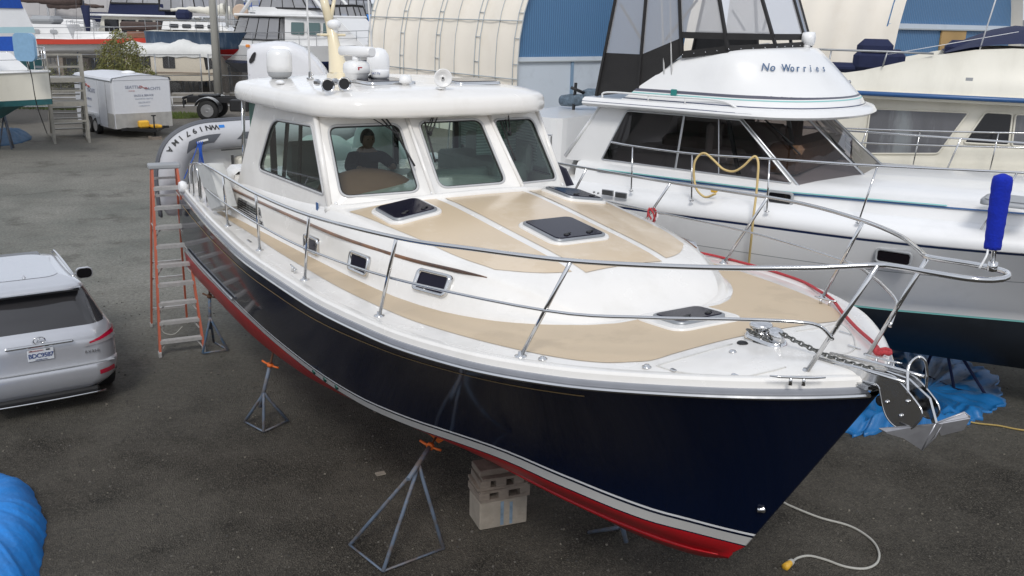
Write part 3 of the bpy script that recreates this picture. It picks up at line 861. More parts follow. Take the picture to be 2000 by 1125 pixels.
for sg in (-1, 1):
    f = lambda p: Vector((p.x, p.y * sg, p.z))
    q = [P(5.555, 1.335, 3.285), P(5.215, .60, 3.345), P(5.775, .575, 3.985), P(6.045, 1.275, 3.955)]
    window([f(x) for x in q], .11, (-.05, -.02 * sg, -.03), [f(x) for x in (P(5.55, 1.475, 3.13), P(4.98, .54, 3.28), P(5.80, .50, WT), P(6.16, 1.385, WT))], 'windshield', M['glass'])
    q = [P(7.83, 1.50, 3.255), P(5.74, 1.445, 3.29), P(6.17, 1.395, 3.955), P(7.42, 1.42, 3.90)]
    window([f(x) for x in q], [.16, .05, .05, .22], (0, -.05 * sg, 0), [f(x) for x in (P(8.55, 1.56, 2.98), P(5.55, 1.475, 3.10), P(6.16, 1.385, WT), P(7.98, 1.42, WT))], 'side_window', M['glass'])
    # sliding-pane divider and inner posts of the side window
    b = MB(); b.bar(f(P(7.05, 1.44, 3.27)), f(P(7.0, 1.38, 3.93)), .05, .03); b.bar(f(P(6.55, 1.43, 3.28)), f(P(6.58, 1.375, 3.94)), .03, .03)
    b.build('window_divider', M['black'], house)
# corner post rounding
for sg in (-1, 1):
    b = MB(); b.tube([P(5.585, sg * 1.448, 3.19), P(6.16, sg * 1.365, WT)], .034, n=10); b.build('corner_post', M['gelcoat'], house)
    b = MB(); b.tube([P(4.99, sg * .54, 3.29), P(5.81, sg * .50, WT)], .022, n=10); b.build('corner_post', M['gelcoat'], house)
# coving where the windshield meets the trunk, screw caps
b = MB(); pp = smooth_path([P(5.62, -1.46, 3.16), P(5.35, -1.25, 3.20), P(5.0, -.56, 3.30), P(4.94, 0, 3.32), P(5.0, .56, 3.30), P(5.35, 1.25, 3.20), P(5.62, 1.46, 3.16)], 6)
b.tube(pp, .055, n=10); b.build('base_moulding', M['gelcoat'], house)
b = MB()
for u, v, z in ((5.57, -1.40, 3.20), (5.08, -.55, 3.325), (5.57, 1.40, 3.20), (5.08, .55, 3.325)):
    b.lathe([(.018, 0), (.018, .008), (0, .012)], P(u - .03, v, z + .03), (.8, 0, .6), n=12)
b.build('screw_caps', M['gelcoat2'], house)
# inside header above the glass, aft bulkhead with opening
b = MB(); b.bar(P(8.02, -1.4, 3.98), P(8.02, 1.4, 3.98), .06, .22); b.build('aft_header', M['gelcoat'], house)
# roof
def outline_roof(sc=0.0, dz=0.0):
    o = [(5.52, 0), (5.54, -.5), (5.62, -1.0), (5.74, -1.20), (5.95, -1.38), (6.3, -1.49), (7.2, -1.57), (8.1, -1.61), (8.5, -1.52), (8.68, -1.22), (8.72, -.6), (8.72, 0)]
    full = o + [(u, -v) for u, v in o[-2:0:-1]]
    pts = smooth_path([(u, v, 0) for u, v in full], 4, closed=True)
    c = Vector((7.0, 0, 0)); out = []
    for p in pts:
        d = (p - c); Lh = d.length; out.append(c + d * ((Lh - sc) / Lh))
    return out
def rz(u, v): return 4.285 + .055 * (1 - (v / 1.7) ** 2) - .012 * max(0, (6.4 - u)) ** 2 * 2
b = MB(); rr = []
for sc, z in ((.34, 4.045), (.06, 4.055), (.015, 4.068), (.0, 4.095), (-.004, 4.14), (.004, 4.195), (.022, 4.235), (.06, 4.262), (.12, 4.274)):
    rr.append([P(p.x, p.y, z) for p in outline_roof(sc)])
for sc in (.22, .5, .9, 1.3):
    rr.append([P(p.x, p.y, rz(p.x, p.y) - (.010 if sc < .3 else 0)) for p in outline_roof(sc)])
b.grid(rr, closed=True); b.poly(rr[-1])
roof = b.build('hardtop', M['gelcoat'], yacht)
b = MB(); rr2 = [[P(p.x, p.y, 4.02) for p in outline_roof(.30)], [P(p.x, p.y, 4.05) for p in outline_roof(.28)]]
b.poly([P(p.x, p.y, 4.045) for p in outline_roof(.30)]); b.build('headliner', M['gelcoat'], roof)
# roof support poles and enclosure curtain at the aft corner
for sg in (-1, 1):
    b = MB(); b.tube([P(8.50, sg * 1.50, 3.0), P(8.32, sg * 1.50, 4.06)], .019, n=10); b.tube([P(8.58, sg * 1.46, 3.0), P(8.40, sg * 1.46, 4.06)], .012, n=8)
    b.build('support_pole', M['steel'], yacht)
    b = MB(); b.grid([[P(8.05 + .25 * k / 12, sg * (1.42 + .015 * math.sin(k * 2.2)), z) for k in range(13)] for z in (3.12, 3.5, 4.04)])
    b.build('enclosure_curtain', mat('green_vinyl', (.12, .20, .17), .25) if sg < 0 else bpy.data.materials['green_vinyl'], yacht)

# wipers (parked at the top, hanging over the glass)
def wiper(a, m, e, tip):
    b = MB()
    b.tube([a + Vector((.0, .03, 0)), m + Vector((.02, .02, 0))], .008, n=6); b.tube([a - Vector((0, .03, 0)), m + Vector((.02, -.01, 0))], .008, n=6)
    b.box(m + Vector((.03, 0, 0)), (.05, .04, .05), bev=.01)
    b.tube([e + Vector((.03, 0, 0)), tip + Vector((.03, 0, 0))], .011, n=6)
    b.tube(smooth_path([a + Vector((.02, -.16, .02)), a + Vector((.05, -.10, -.06)), m + Vector((.05, -.05, .04)), m + Vector((.04, 0, 0))], 5), .006, n=6)
    b.build('windscreen_wiper', M['black'], yacht)
def pxw(px, py, base):  # a point over the windshield facet
    return from_px('x', px, py, base)
def facet_pt(px, py, A, B, C):
    n = (B - A).cross(C - A).normalized()
    rt = F1; d = ray(px, py); C0 = Vector((0, 0, CAM_H))
    W = lambda p: Vector((_o.x, _o.y, 0)) + F1.h * p.x + F1.p * p.y + Vector((0, 0, p.z))
    N_ = F1.h * n.x + F1.p * n.y + Vector((0, 0, n.z))
    q = C0 + d * ((W(A) - C0).dot(N_) / d.dot(N_)); q = q - Vector((_o.x, _o.y, 0))
    return Vector((q.dot(F1.h), q.dot(F1.p), q.z)) + (n if n.x > 0 else -n) * .02
fr_, fc_, fl_ = (rB, cS0, cT0), (cS0, cS1, cT0), (lB, cS1, cT1)
wiper(facet_pt(735, 216, *fr_), facet_pt(775, 265, *fr_), facet_pt(772, 262, *fr_), facet_pt(808, 325, *fr_))
wiper(facet_pt(855, 214, *fc_), facet_pt(836, 262, *fc_), facet_pt(826, 240, *fc_), facet_pt(846, 318, *fc_))
wiper(facet_pt(984, 210, *fl_), facet_pt(990, 262, *fl_), facet_pt(973, 240, *fl_), facet_pt(1001, 314, *fl_))

# ---- interior seen through the glass
b = MB(); b.poly([P(5.3, -.9, 3.05), P(5.3, .9, 3.05), P(8.5, 1.4, 2.75), P(8.5, -1.4, 2.75)]); b.build('cabin_sole', M['interior_dk'], yacht)
b = MB(); rows = []
for i in range(9):
    t = i / 8; z = 3.16 + .27 * math.sin(math.pi * (.12 + .5 * t)) ; u = 5.75 + .75 * t
    rows.append([P(u, -1.32 + 1.22 * k / 12, 3.08 + (z - 3.08) * max(0.0, math.sin(math.pi * k / 12)) ** .45) for k in range(13)])
b.grid(rows); b.grid([rows[-1], [P(6.55, p.y, 3.0) for p in rows[-1]]]); b.build('dash_cover', M['brown_cushion'], yacht)
b = MB()
b.box(P(5.95, .65, 3.12), (.9, 1.2, .10)); b.box(P(6.9, 1.08, 3.20), (1.5, .5, .42), bev=.04); b.box(P(6.9, 1.32, 3.45), (1.6, .10, .35), bev=.04)
b.box(P(6.35, .55, 3.22), (.12, 1.5, .28), bev=.03); b.build('settee', M['interior'], yacht)
b = MB(); b.box(P(6.72, -.40, 3.285), (.42, .95, .04), bev=.01); b.box(P(6.7, -.62, 3.14), (.1, .1, .3)); b.build('table', mat('pale_table', (.42, .46, .42), .4), yacht)
for (u, v) in ((7.35, -1.0),):
    b = MB(); b.box(P(u, v, 3.12), (.45, .45, .14), bev=.05); b.box(P(u + .22, v, 3.38), (.12, .46, .46), bev=.05); b.build('helm_seat', mat('grey_leather', (.22, .22, .22), .5), yacht)
b = MB(); b.box(P(7.0, 1.36, 3.66), (1.9, .01, .5)); b.build('window_blind', M['blinds'], yacht)
b = MB(); b.box(P(6.4, 1.0, 3.72), (.02, .55, .45)); b.build('window_blind', M['blinds'], yacht)
b = MB(); 
for v in (-1.25, -.55, .4, 1.3): b.bar(P(8.0, v, 2.9), P(8.0, v, 3.95), .07, .05)
b.build('aft_door_frame', M['black'], yacht)
# cockpit: coaming, covered seats
b = MB()
for sg in (-1, 1):
    pts = [(8.7, 1.50, 3.10), (9.0, 1.51, 3.15), (9.25, 1.51, 3.0), (9.6, 1.50, 2.80), (10.9, 1.45, 2.72)]
    b.grid([[P(u, sg * (v + .10), 2.55) for u, v, z in pts], [P(u, sg * (v + .06), z - .05) for u, v, z in pts], [P(u, sg * v, z) for u, v, z in pts],
            [P(u, sg * (v - .15), z) for u, v, z in pts], [P(u, sg * (v - .22), z - .3) for u, v, z in pts]])
b.grid([[P(8.7, v, 2.56) for v in (-1.65, 1.65)], [P(8.7, v, 3.06) for v in (-1.55, 1.55)]])
b.build('cockpit_coaming', M['gelcoat'], yacht)
b = MB()
for (c, r, h) in (((9.9, .1, 2.75), .5, .62), ((9.9, .9, 2.8), .5, .55), ((9.0, .55, 2.85), .33, .85)):
    b.lathe([(r, 0), (r * 1.02, h * .4), (r * .85, h * .75), (r * .5, h * .95), (0, h)], P(*c), n=18, sx=1.2)
b.build('cockpit_cover', mat('pale_green_cover', (.42, .50, .46), .6, noise=.06, bump=.6, bscale=4), yacht)

# ---- rails
def both(name, pts, r, m, n=8, sm=5):
    for sg in (-1, 1):
        b = MB(); b.tube([P(p.x, sg * p.y, p.z) for p in smooth_path(pts, sm)], r, n=n); b.build(name, m, yacht)
top_rail = [(9.1, 1.86, 3.17), (8.3, 1.93, 3.22), (7.55, 2.0, 3.26), (6.0, 2.08, 3.31), (4.42, 2.08, 3.38), (2.87, 1.95, 3.49), (2.1, 1.74, 3.55), (1.35, 1.42, 3.60), (.7, .98, 3.66), (.25, .55, 3.71),
            (-.02, .25, 3.755), (-.14, .20, 3.77), (-.38, .20, 3.79), (-.56, .17, 3.80), (-.64, .09, 3.80), (-.665, 0, 3.80)]
b = MB(); sp = smooth_path(top_rail, 6)
b.tube([P(p.x, -p.y, p.z) for p in sp] + [P(p.x, p.y, p.z) for p in sp[-2::-1]], .0165, n=10)
b.build('top_rail', M['steel'], yacht)
mid_rail = [(9.0, 1.88, 2.88), (7.7, 1.97, 2.91), (6.1, 2.03, 2.96), (4.62, 2.03, 3.02), (3.05, 1.90, 3.12), (1.54, 1.48, 3.22), (.95, 1.08, 3.28), (.55, .72, 3.33), (.30, .48, 3.35), (.21, .36, 3.33), (.17, .27, 3.24)]
both('mid_rail', mid_rail, .0115, M['steel'])
st = [((7.85, 1.90, 2.59), (7.55, 2.0, 3.26)), ((6.37, 1.96, 2.62), (6.0, 2.08, 3.31)), ((4.89, 1.98, 2.66), (4.42, 2.08, 3.38)), ((3.33, 1.90, 2.735), (2.87, 1.95, 3.49)),
      ((1.75, 1.53, 2.835), (1.35, 1.42, 3.60)), ((.33, .29, 2.965), (-.05, .235, 3.76))]
for sg in (-1, 1):
    for a, c in st:
        b = MB(); a_ = P(a[0], sg * a[1], a[2]); c_ = P(c[0], sg * c[1], c[2])
        b.tube([a_, c_], .0145, n=10); so_ = b.build('stanchion', M['steel'], yacht)
        b = MB(); b.lathe([(.045, -.004), (.045, .004), (.022, .012), (.019, .035), (.0, .035)], a_, n=16); b.build('base', M['steel'], so_)

# blue-sleeved staff at the tip of the rail
sA, sB, sC = from_px('y', 1938, 522, 0), from_px('y', 1938, 486, 0), from_px('y', 1958, 352, 0)
b = MB(); b.tube([sA - Vector((0, 0, .02)), sC], .013, n=10); b.lathe([(.026, 0), (.026, .05), (0, .05)], sA - Vector((0, 0, .02)), n=12)
stf = b.build('bow_staff', M['steel'], yacht)
b = MB(); n_ = 16; pts = [sB.lerp(sC, i / n_) for i in range(n_ + 1)] + [sC + (sC - sB).normalized() * .02, sC + (sC - sB).normalized() * .035]
rs = [.043 + .0015 * math.sin(i * 2.3) + .009 * (i / n_) for i in range(n_ + 1)] + [.045, .012]
b.tube(pts, rs, n=18); b.build('fleece_sleeve', M['blue_fuzz'], stf)
b = MB(); b.tube(smooth_path([sB + Vector((0, -.04, 0)), sB + Vector((.01, -.06, -.03)), sB + Vector((0, -.09, -.10))], 4), .006, n=6); b.build('lashing', M['white'], stf)

# ---- ground tackle at the stem: roller channel, cheek plates, anchor, chain, windlass
rl = MB()
cx0, cx1 = .52, -.30
for s in (-1, 1):
    # long channel side: polished strip with turned edge
    rl.grid([[P(.55, s * .075, 2.985), P(.1, s * .085, 3.04), P(-.22, s * .09, 3.065)], [P(.55, s * .075, 2.955), P(.1, s * .085, 2.965), P(-.22, s * .09, 2.99)]], smooth=False)
    rl.tube([P(.45, s * .078, 3.0), P(.1, s * .088, 3.045), P(-.24, s * .092, 3.07)], .012, n=8)
rl.poly([P(.55, -.075, 2.975), P(.55, .075, 2.975), P(-.2, .085, 2.985), P(-.2, -.085, 2.985)], thick=(0, 0, -.008))
# triangular bow plate under the channel
rl.poly([P(.55, -.10, 2.962), P(.55, .10, 2.962), P(-.05, .14, 2.955), P(-.05, -.14, 2.955)], thick=(0, 0, -.01))
rl.build('anchor_channel', M['steel'], yacht)
def pv(px, py, v): return from_px('y', px, py, v)
def c5(*q): return [(1560 + x / 3.75, 640 + y / 3.75) for x, y in q]
near = c5((110, 290), (270, 268), (480, 305), (700, 352), (775, 430), (840, 510), (905, 600), (908, 655), (835, 740), (765, 752), (690, 710), (640, 645), (615, 560), (600, 470), (590, 415), (480, 390), (300, 345), (110, 320))
far = c5((330, 238), (560, 290), (830, 345), (890, 400), (960, 480), (1020, 560), (1032, 620), (1000, 665), (930, 665), (860, 600), (800, 500), (760, 420), (600, 360), (330, 270))
for s, ol in ((-1, near), (1, far)):
    o_ = round_poly([pv(x, y, s * .085) for x, y in ol], .03, 3)
    b = MB(); b.poly(o_, thick=(0, s * .008, 0)); b.tube([p + Vector((0, s * .004, 0)) for p in o_], .0065, closed=True, n=6)
    c = b.build('roller_cheek', M['steel'], yacht)
    for (x, y) in (c5((648, 545), (750, 645), (800, 540)) if s < 0 else c5((935, 550))):
        d = MB(); d.lathe([(.013, 0), (.013, .010), (.007, .014), (0, .014)], pv(x, y, s * .094), (0, s, 0), n=6); d.build('bolt', M['steel'], c)
for q, r_ in ((c5((760, 610))[0], .040), (c5((655, 520))[0], .034)):
    b = MB(); b.lathe([(r_ * .6, -.08), (r_, -.075), (r_, -.03), (r_ * .65, 0), (r_, .03), (r_, .075), (r_ * .6, .08)], pv(*q, 0) , (0, 1, 0), n=18); b.build('bow_roller', M['black'], yacht)
b = MB(); gq = c5((800, 500), (798, 330), (820, 260), (880, 215), (925, 245), (940, 330), (935, 440)); b.tube(smooth_path([pv(x, y, -.09 + .18 * i / 6) for i, (x, y) in enumerate(gq)], 6), .009, n=8); b.build('chain_guard', M['steel'], yacht)
M['fluke'] = mat('brushed_steel', (.36, .36, .38), .3, metal=.65, noise=.15, nscale=12)
# anchor: shank lying in the channel, plough flukes hanging ahead of the rollers
b = MB(); sh = c5((250, 262), (640, 320), (800, 375), (955, 520), (1003, 700), (975, 700), (925, 545), (780, 430), (620, 370), (250, 290))
b.poly([pv(x, y, -.010) for x, y in sh], thick=(0, .020, 0)); anchor = b.build('anchor', M['steel'], yacht)
crown, tip_ = pv(*c5((1003, 700))[0], 0), pv(*c5((905, 893))[0], -.02)
lw = [pv(*c5((585, 735))[0], -.19), pv(*c5((640, 765))[0], -.19), pv(*c5((760, 800))[0], -.12)]
rw = [pv(*c5((1215, 620))[0], .17), pv(*c5((1255, 655))[0], .18), pv(*c5((1205, 740))[0], .17), pv(*c5((1040, 780))[0], .06)]
b = MB(); b.poly([crown, pv(*c5((900, 715))[0], -.06), lw[0], lw[1], lw[2], tip_], thick=(.004, .004, -.008)); b.tube([crown, tip_], .006, n=6); b.build('fluke', M['fluke'], anchor)
b = MB(); b.poly([crown, rw[0], rw[1], rw[2], rw[3]], thick=(.004, 0, -.008)); b.tube([crown, rw[0], rw[1]], .006, n=6); b.build('fluke', M['fluke'], anchor)
b = MB(); b.poly([pv(*c5((1050, 705))[0], .03), tip_, crown], thick=(.006, 0, 0)); b.tube([pv(*c5((1050, 705))[0], .03), pv(*c5((1000, 800))[0], .02), tip_], .005, n=6); b.build('fluke_tip', M['fluke'], anchor)
M['chain_dark'] = mat('galvanised_chain', (.15, .15, .14), .45, metal=.7, noise=.2)
def chain(pts, r=.016, wire=.0055, m=M['chain_dark'], name='anchor_chain', parent=None):
    sp = smooth_path(pts, 8); b = MB(); acc = 0; step = r * 1.9; out = [sp[0]]
    for i in range(1, len(sp)):
        while (sp[i] - out[-1]).length > step: out.append(out[-1] + (sp[i] - out[-1]).normalized() * step)
    for i in range(len(out) - 1):
        c = (out[i] + out[i + 1]) / 2; t = (out[i + 1] - out[i]).normalized(); s = t.cross(Vector((0, 0, 1))).normalized()
        if i % 2: s = t.cross(s)
        loop = [c + t * math.cos(a) * r * 1.35 + s * math.sin(a) * r * .8 for a in [k * math.pi / 5 for k in range(10)]]
        b.tube(loop, wire, closed=True, n=5)
    return b.build(name, m, parent)
chain([P(.80, -.03, 3.06), P(.70, -.03, 3.045), P(.58, -.02, 3.03), P(.40, 0, 3.01), P(.2, 0, 3.02), P(.05, 0, 3.04)], .018, .006, parent=yacht)
wl_ = MB(); wc = P(.93, -.02, 2.94)
wl_.rings([[wc + Vector((a, c, 0)) for a, c in rrect(.34, .17, .08)], [wc + Vector((a, c, .03)) for a, c in rrect(.34, .17, .08)], [wc + Vector((a * .94, c * .9, .045)) for a, c in rrect(.34, .17, .08)]])
wb_ = wl_.build('windlass', M['steel'], yacht)
b = MB(); b.lathe([(.075, .04), (.078, .055), (.055, .07), (.055, .085), (.078, .10), (.082, .12), (.07, .135), (.03, .142), (.0, .142)], wc + Vector((-.055, 0, 0)), n=24); b.build('gypsy', M['steel'], wb_)
b = MB(); b.lathe([(.055, 0), (.058, .05), (.050, .085), (.03, .105), (0, .112)], wc + Vector((.09, -.0, .03)), n=20, sx=1.25, sy=.85); b.build('motor_dome', M['steel'], wb_)
chain([wc + Vector((-.12, -.06, .075)), wc + Vector((-.05, -.085, .075)), wc + Vector((.04, -.08, .07)), wc + Vector((.10, -.07, .05))], .016, .006, parent=wb_)
b = MB(); b.poly([deckp(*q) + Vector((0, 0, .014)) for q in ((1578, 703), (1606, 688), (1716, 741), (1700, 770))] if False else [P(.50, -.105, 2.966 + .012), P(.50, .105, 2.978), P(-.02, .10, 2.972), P(-.02, -.13, 2.968)], thick=(0, 0, -.012)); b.build('bow_plate', M['steel'], yacht)
# footswitches, deck fillers, latches, cleats, locker lid seams
def deckp(px, py, off=0.0):
    z = 2.9
    for i in range(40):
        q = F1.z(px, py, z); u = -q.x; z = .5 * z + .5 * (deck_z(max(0.05, u), q.y) + off)
    return P(u, q.y, z)
for q, r in (((1450, 671), .03), ((1431, 688), .02)):
    b = MB(); b.lathe([(r * 1.3, 0), (r * 1.3, .006), (r, .014), (0, .018)], deckp(*q), n=16); b.build('foot_switch', M['black'] if r > .025 else M['steel'], yacht)
for q in ((1060, 702), (1263, 718)):
    b = MB(); b.lathe([(.032, 0), (.032, .008), (.018, .012), (.018, .022), (0, .024)], deckp(*q), n=16); b.build('deck_filler', M['steel'], yacht)
for q in ((1315, 725), (1435, 735)):
    b = MB(); c = deckp(*q); b.box(c + Vector((0, 0, .008)), (.045, .03, .014), bev=.004); b.build('latch', M['steel'], yacht)
def cleat(c, d, L=.25):
    d = Vector(d).normalized(); b = MB()
    b.tube([c - d * L / 2 + Vector((0, 0, .055)), c - d * L * .3 + Vector((0, 0, .05)), c + d * L * .3 + Vector((0, 0, .05)), c + d * L / 2 + Vector((0, 0, .055))], [.005, .009, .009, .005], n=8)
    for s in (-1, 1): b.tube([c + d * s * .04, c + d * s * .04 + Vector((0, 0, .05))], [.014, .008], n=8)
    b.build('cleat', M['steel'], yacht)
cleat(deckp(1556, 752), (.55, .83, 0), .34); cleat(deckp(1722, 716), (1, .3, 0)); cleat(deckp(574, 532), (1, -.05, 0), .22)
cleat(deckp(1611, 596), (1, .2, 0), .2)
# anchor-locker lids: a raised rim line on the white foredeck
def rim(pts, r=.006):
    b = MB(); b.tube(smooth_path([deckp(*q, off=.002) for q in pts], 6), r, n=5); b.build('locker_seam', mat_seam, yacht)
mat_seam = mat('seam_grey', (.58, .57, .54), .5)
rim([(1430, 672), (1350, 694), (1290, 712), (1288, 716), (1330, 727), (1430, 738), (1500, 726), (1535, 717)])
rim([(1555, 647), (1600, 640), (1640, 632), (1665, 655), (1668, 682), (1640, 694), (1600, 700)])
for q in ((1650, 652), (1668, 680)):
    b = MB(); c = deckp(*q); b.box(c + Vector((0, 0, .006)), (.10, .014, .010)); b.build('hinge', M['steel'], yacht)
# small deck drains / chock by the rail
b = MB(); c = deckp(487, 472); b.box(c + Vector((0, 0, .006)), (.14, .03, .01), bev=.003); b.build('chock', M['steel'], yacht)
# blue sticker, thru-fitting
b = MB(); b.box(P(5.82, -1.497, 3.155), (.05, .010, .09)); b.build('sticker', M['blue_stripe'], yacht)

# ---- gear on the hardtop
def rp(px, py, dz=0.0):
    z = 4.3
    for i in range(60):
        q = F1.z(px, py, z); z = .7 * z + .3 * (rz(min(9, max(5.5, -q.x)), max(-1.6, min(1.6, q.y))) + dz)
    return P(-q.x, q.y, z)
# twin air horns, bells facing forward
for (c, L) in ((rp(640, 181), .42), (rp(672, 178), .34)):
    b = MB(); d = Vector((.985, -.10, .0)); e = Vector((c.x + .02, c.y, rz(5.5 - c.x, c.y) + .075))
    b.lathe([(.014, -L), (.016, -L * .6), (.022, -L * .35), (.034, -.06), (.050, -.02), (.070, 0), (.072, .004), (.066, .004), (.048, -.02), (.026, -.07), (.012, -.12), (0, -.12)], e, d, n=28)
    b.box(e - d * (L + .03), (.07, .07, .07), bev=.02); b.tube([e - d * L * .5, e - d * L * .5 - Vector((0, 0, .075))], .012, n=8); b.tube([e - d * .08, e - d * .08 - Vector((0, 0, .07))], .012, n=8)
    hn = b.build('air_horn', M['steel'], yacht)
    b = MB(); b.lathe([(.040, -.030), (.0, -.05)], e, d, n=20); b.lathe([(.056, -.012), (.042, -.028)], e + d * .002, d, n=20); b.build('bell_throat', M['black'], hn)
# sunroof / solar hatch frames
def roof_hatch(u0, u1, v0, v1, m):
    b = MB(); c = P((u0 + u1) / 2, (v0 + v1) / 2, rz((u0 + u1) / 2, (v0 + v1) / 2))
    A = rrect(u1 - u0, v1 - v0, .08)
    b.rings([[c + Vector((a, k, 0)) for a, k in A], [c + Vector((a, k, .028)) for a, k in A], [c + Vector((a * .93, k * .93, .034)) for a, k in A]])
    o = b.build('roof_hatch', M['steel'], yacht); b = MB(); b.poly([c + Vector((a * .9, k * .9, .037)) for a, k in A], thick=(0, 0, .004)); b.build('lens', m, o)
roof_hatch(6.45, 7.15, -.62, -.02, M['hatch']); roof_hatch(6.30, 6.95, .42, 1.02, M['hatch'])
# radar mast, radar, searchlight, domes
mb_ = rp(720, 168); mz = rz(7.4, -.1)
mc = rp(664, 151); mc = Vector((mc.x - .0, mc.y, mc.z))
b = MB()
b.rings([[mc + Vector((a + .05, c, -.02)) for a, c in rrect(.46, .28, .10)], [mc + Vector((a + .05, c, .04)) for a, c in rrect(.44, .26, .10)], [mc + Vector((a * .9 + .05, c * .9, .07)) for a, c in rrect(.38, .22, .09)]])
prof = []
for i in range(14):
    t = i / 13; z = .06 + .60 * t; wx = .11 * (1 - t) ** 2 + .07; wy = .07 * (1 - t) ** 2 + .058; ox = -.06 - .22 * t ** 1.1 + .06 * (1 - t) ** 3
    prof.append([mc + Vector((ox + wx * math.cos(a) , wy * math.sin(a), z)) for a in [2 * math.pi * k / 20 for k in range(20)]])
b.rings(prof)
tz = mc.z + .50
b.box(Vector((mc.x - .25, mc.y, tz)), (.14, .34, .03), bev=.012)
mast = b.build('radar_mast', M['cream'], yacht)
b = MB(); b.tube([Vector((mc.x - .28, mc.y - .0, mc.z + .62)), Vector((mc.x - .40, mc.y - .06, mc.z + 1.05))], [.055, .05], n=12)
b.tube([Vector((mc.x - .28, mc.y, mc.z + .65)), Vector((mc.x - .32, mc.y + .10, mc.z + 1.0))], [.03, .02], n=8)
b.build('mast_wings', M['cream'], mast)
b = MB(); b.lathe([(.035, 0), (.045, .02), (.04, .06), (.075, .075), (.085, .11), (.075, .145), (.04, .165), (0, .17)], Vector((mc.x - .20, mc.y + .02, tz + .015)), n=22); b.build('camera_dome', M['white'], mast)
# satellite/radar dome at the aft starboard side of the roof
dc = rp(547, 153); KD = .70
b = MB(); b.lathe([(.10, .01), (.135, .03), (.149, .075), (.149, .08), (.0, .08)], dc, n=36); b.lathe([(.09, -.02), (.09, .03), (0, .03)], dc, n=20)
dome = b.build('satellite_dome', M['grey_pl'], yacht)
b = MB(); b.lathe([(.150, .08), (.152, .16), (.150, .26), (.143, .305), (.12, .335), (.07, .35), (0, .352)], dc, n=36); b.build('cover', M['gelcoat2'], dome)
for q in ((538, 153), (547, 163)):
    b = MB(); c = rp(*q); b.lathe([(.045, 0), (.05, .02), (.03, .035), (0, .04)], c, n=16, sx=1.5); b.build('roof_light', M['white'], yacht)
# open-array radar (turned away) and its pedestal
rc = rp(697, 160)
b = MB()
A = rrect(.31, .29, .12)
b.rings([[rc + Vector((a * s, c * s, z)) for a, c in A] for s, z in ((.55, .02), (.80, .03), (.88, .09), (.94, .10), (1.0, .108), (1.0, .16), (.96, .20), (.80, .23), (.5, .24))])
ped = b.build('radar', M['gelcoat2'], yacht)
b = MB(); b.lathe([(.05, .23), (.045, .29), (.0, .29)], rc, n=16); b.build('neck', M['white'], ped)
b = MB(); ax = Vector((.93, .36, 0)).normalized(); ay = Vector((-ax.y, ax.x, 0)); 
sec = rrect(.15, .115, .05)
b.rings([[rc + Vector((-.02, .0, .345)) + ax * x_ + ay * a * k + Vector((0, 0, c * k)) for a, c in sec] for x_, k in ((-.23, .75), (-.21, 1), (.25, 1), (.27, .75))])
b.build('antenna_bar', M['gelcoat2'], ped)
b = MB(); b.box(rc + Vector((.152, -.02, .16)), (.005, .05, .035)); b.build('badge', mat('badge_red', (.35, .03, .04), .4), ped)
# round radome with TV dome on top, behind
tc_ = rp(743, 160)
b = MB(); b.lathe([(.07, .0), (.07, .04), (.098, .05), (.105, .07), (.105, .125), (.095, .14), (0, .14)], tc_, n=32); rd = b.build('radome', M['white'], yacht)
tm_w = text_mesh  # lettering on the radome band
lettering('lettering', 'SAT-TV', .035, mat('faded_blue', (.25, .28, .45), .5), rd, tc_ + Vector((.064, -.084, .10)), (.79, .61, 0), (0, 0, 1))
t2 = rp(739, 153)
b = MB(); b.lathe([(.11, .05), (.135, .08), (.14, .20), (.128, .28), (.09, .34), (.045, .36), (0, .365)], t2, n=32); b.lathe([(.1, 0), (.1, .06), (0, .06)], t2, n=16); b.build('satellite_dome', M['white'], yacht)
g2 = rp(792, 166); b = MB(); b.lathe([(.04, 0), (.045, .02), (.068, .025), (.072, .05), (.070, .075), (.055, .10), (.03, .11), (0, .112)], g2, n=24); b.build('gps_antenna', M['gelcoat2'], yacht)
g3 = rp(861, 174); b = MB(); dd = Vector((.94, -.34, .02))
b.lathe([(.02, -.13), (.03, -.08), (.06, -.03), (.098, 0), (.100, .006), (.088, .006), (.05, -.03), (.02, -.05), (.02, -.02), (0, -.015)], g3 + Vector((.05, 0, .12)), dd, n=26)
b.tube([g3, g3 + Vector((0, 0, .11))], .014, n=8); b.box(g3 + Vector((0, 0, .01)), (.1, .08, .02), bev=.006)
hl = b.build('loud_hailer', M['gelcoat2'], yacht)
b = MB(); b.lathe([(.012, 0), (.012, .02), (0, .024)], g3 + Vector((.05, 0, .12)) + dd * -.02, dd, n=10); b.build('driver', M['black'], hl)
# whip antennas with ratchet mounts
for (px, py, tx, ty, v) in ((606, 156, 601, -260, -.56), (730, 152, 712, -300, .28)):
    c = rp(px, py); tipp = c + Vector((-.10, .02 if px < 700 else -.10, 2.4))
    b = MB(); b.tube([c + Vector((0, 0, .10)), c.lerp(tipp, .5), tipp], [.013, .010, .005], n=8); wa = b.build('whip_antenna', M['gelcoat2'], yacht)
    b = MB(); b.box(c + Vector((0, 0, .015)), (.07, .07, .03), bev=.008); b.box(c + Vector((0, 0, .06)), (.045, .03, .08), bev=.008); b.tube([c + Vector((-.04, 0, .07)), c + Vector((.05, .02, .06))], .01, n=6)
    b.build('ratchet_mount', M['steel'], wa)
b = MB(); c = rp(722, 158); b.tube([c + Vector((0, 0, .05)), c + Vector((.16, .12, .09))], .018, n=8); b.box(c + Vector((0, 0, .03)), (.09, .06, .05), bev=.01); b.build('nav_light', M['black'], yacht)

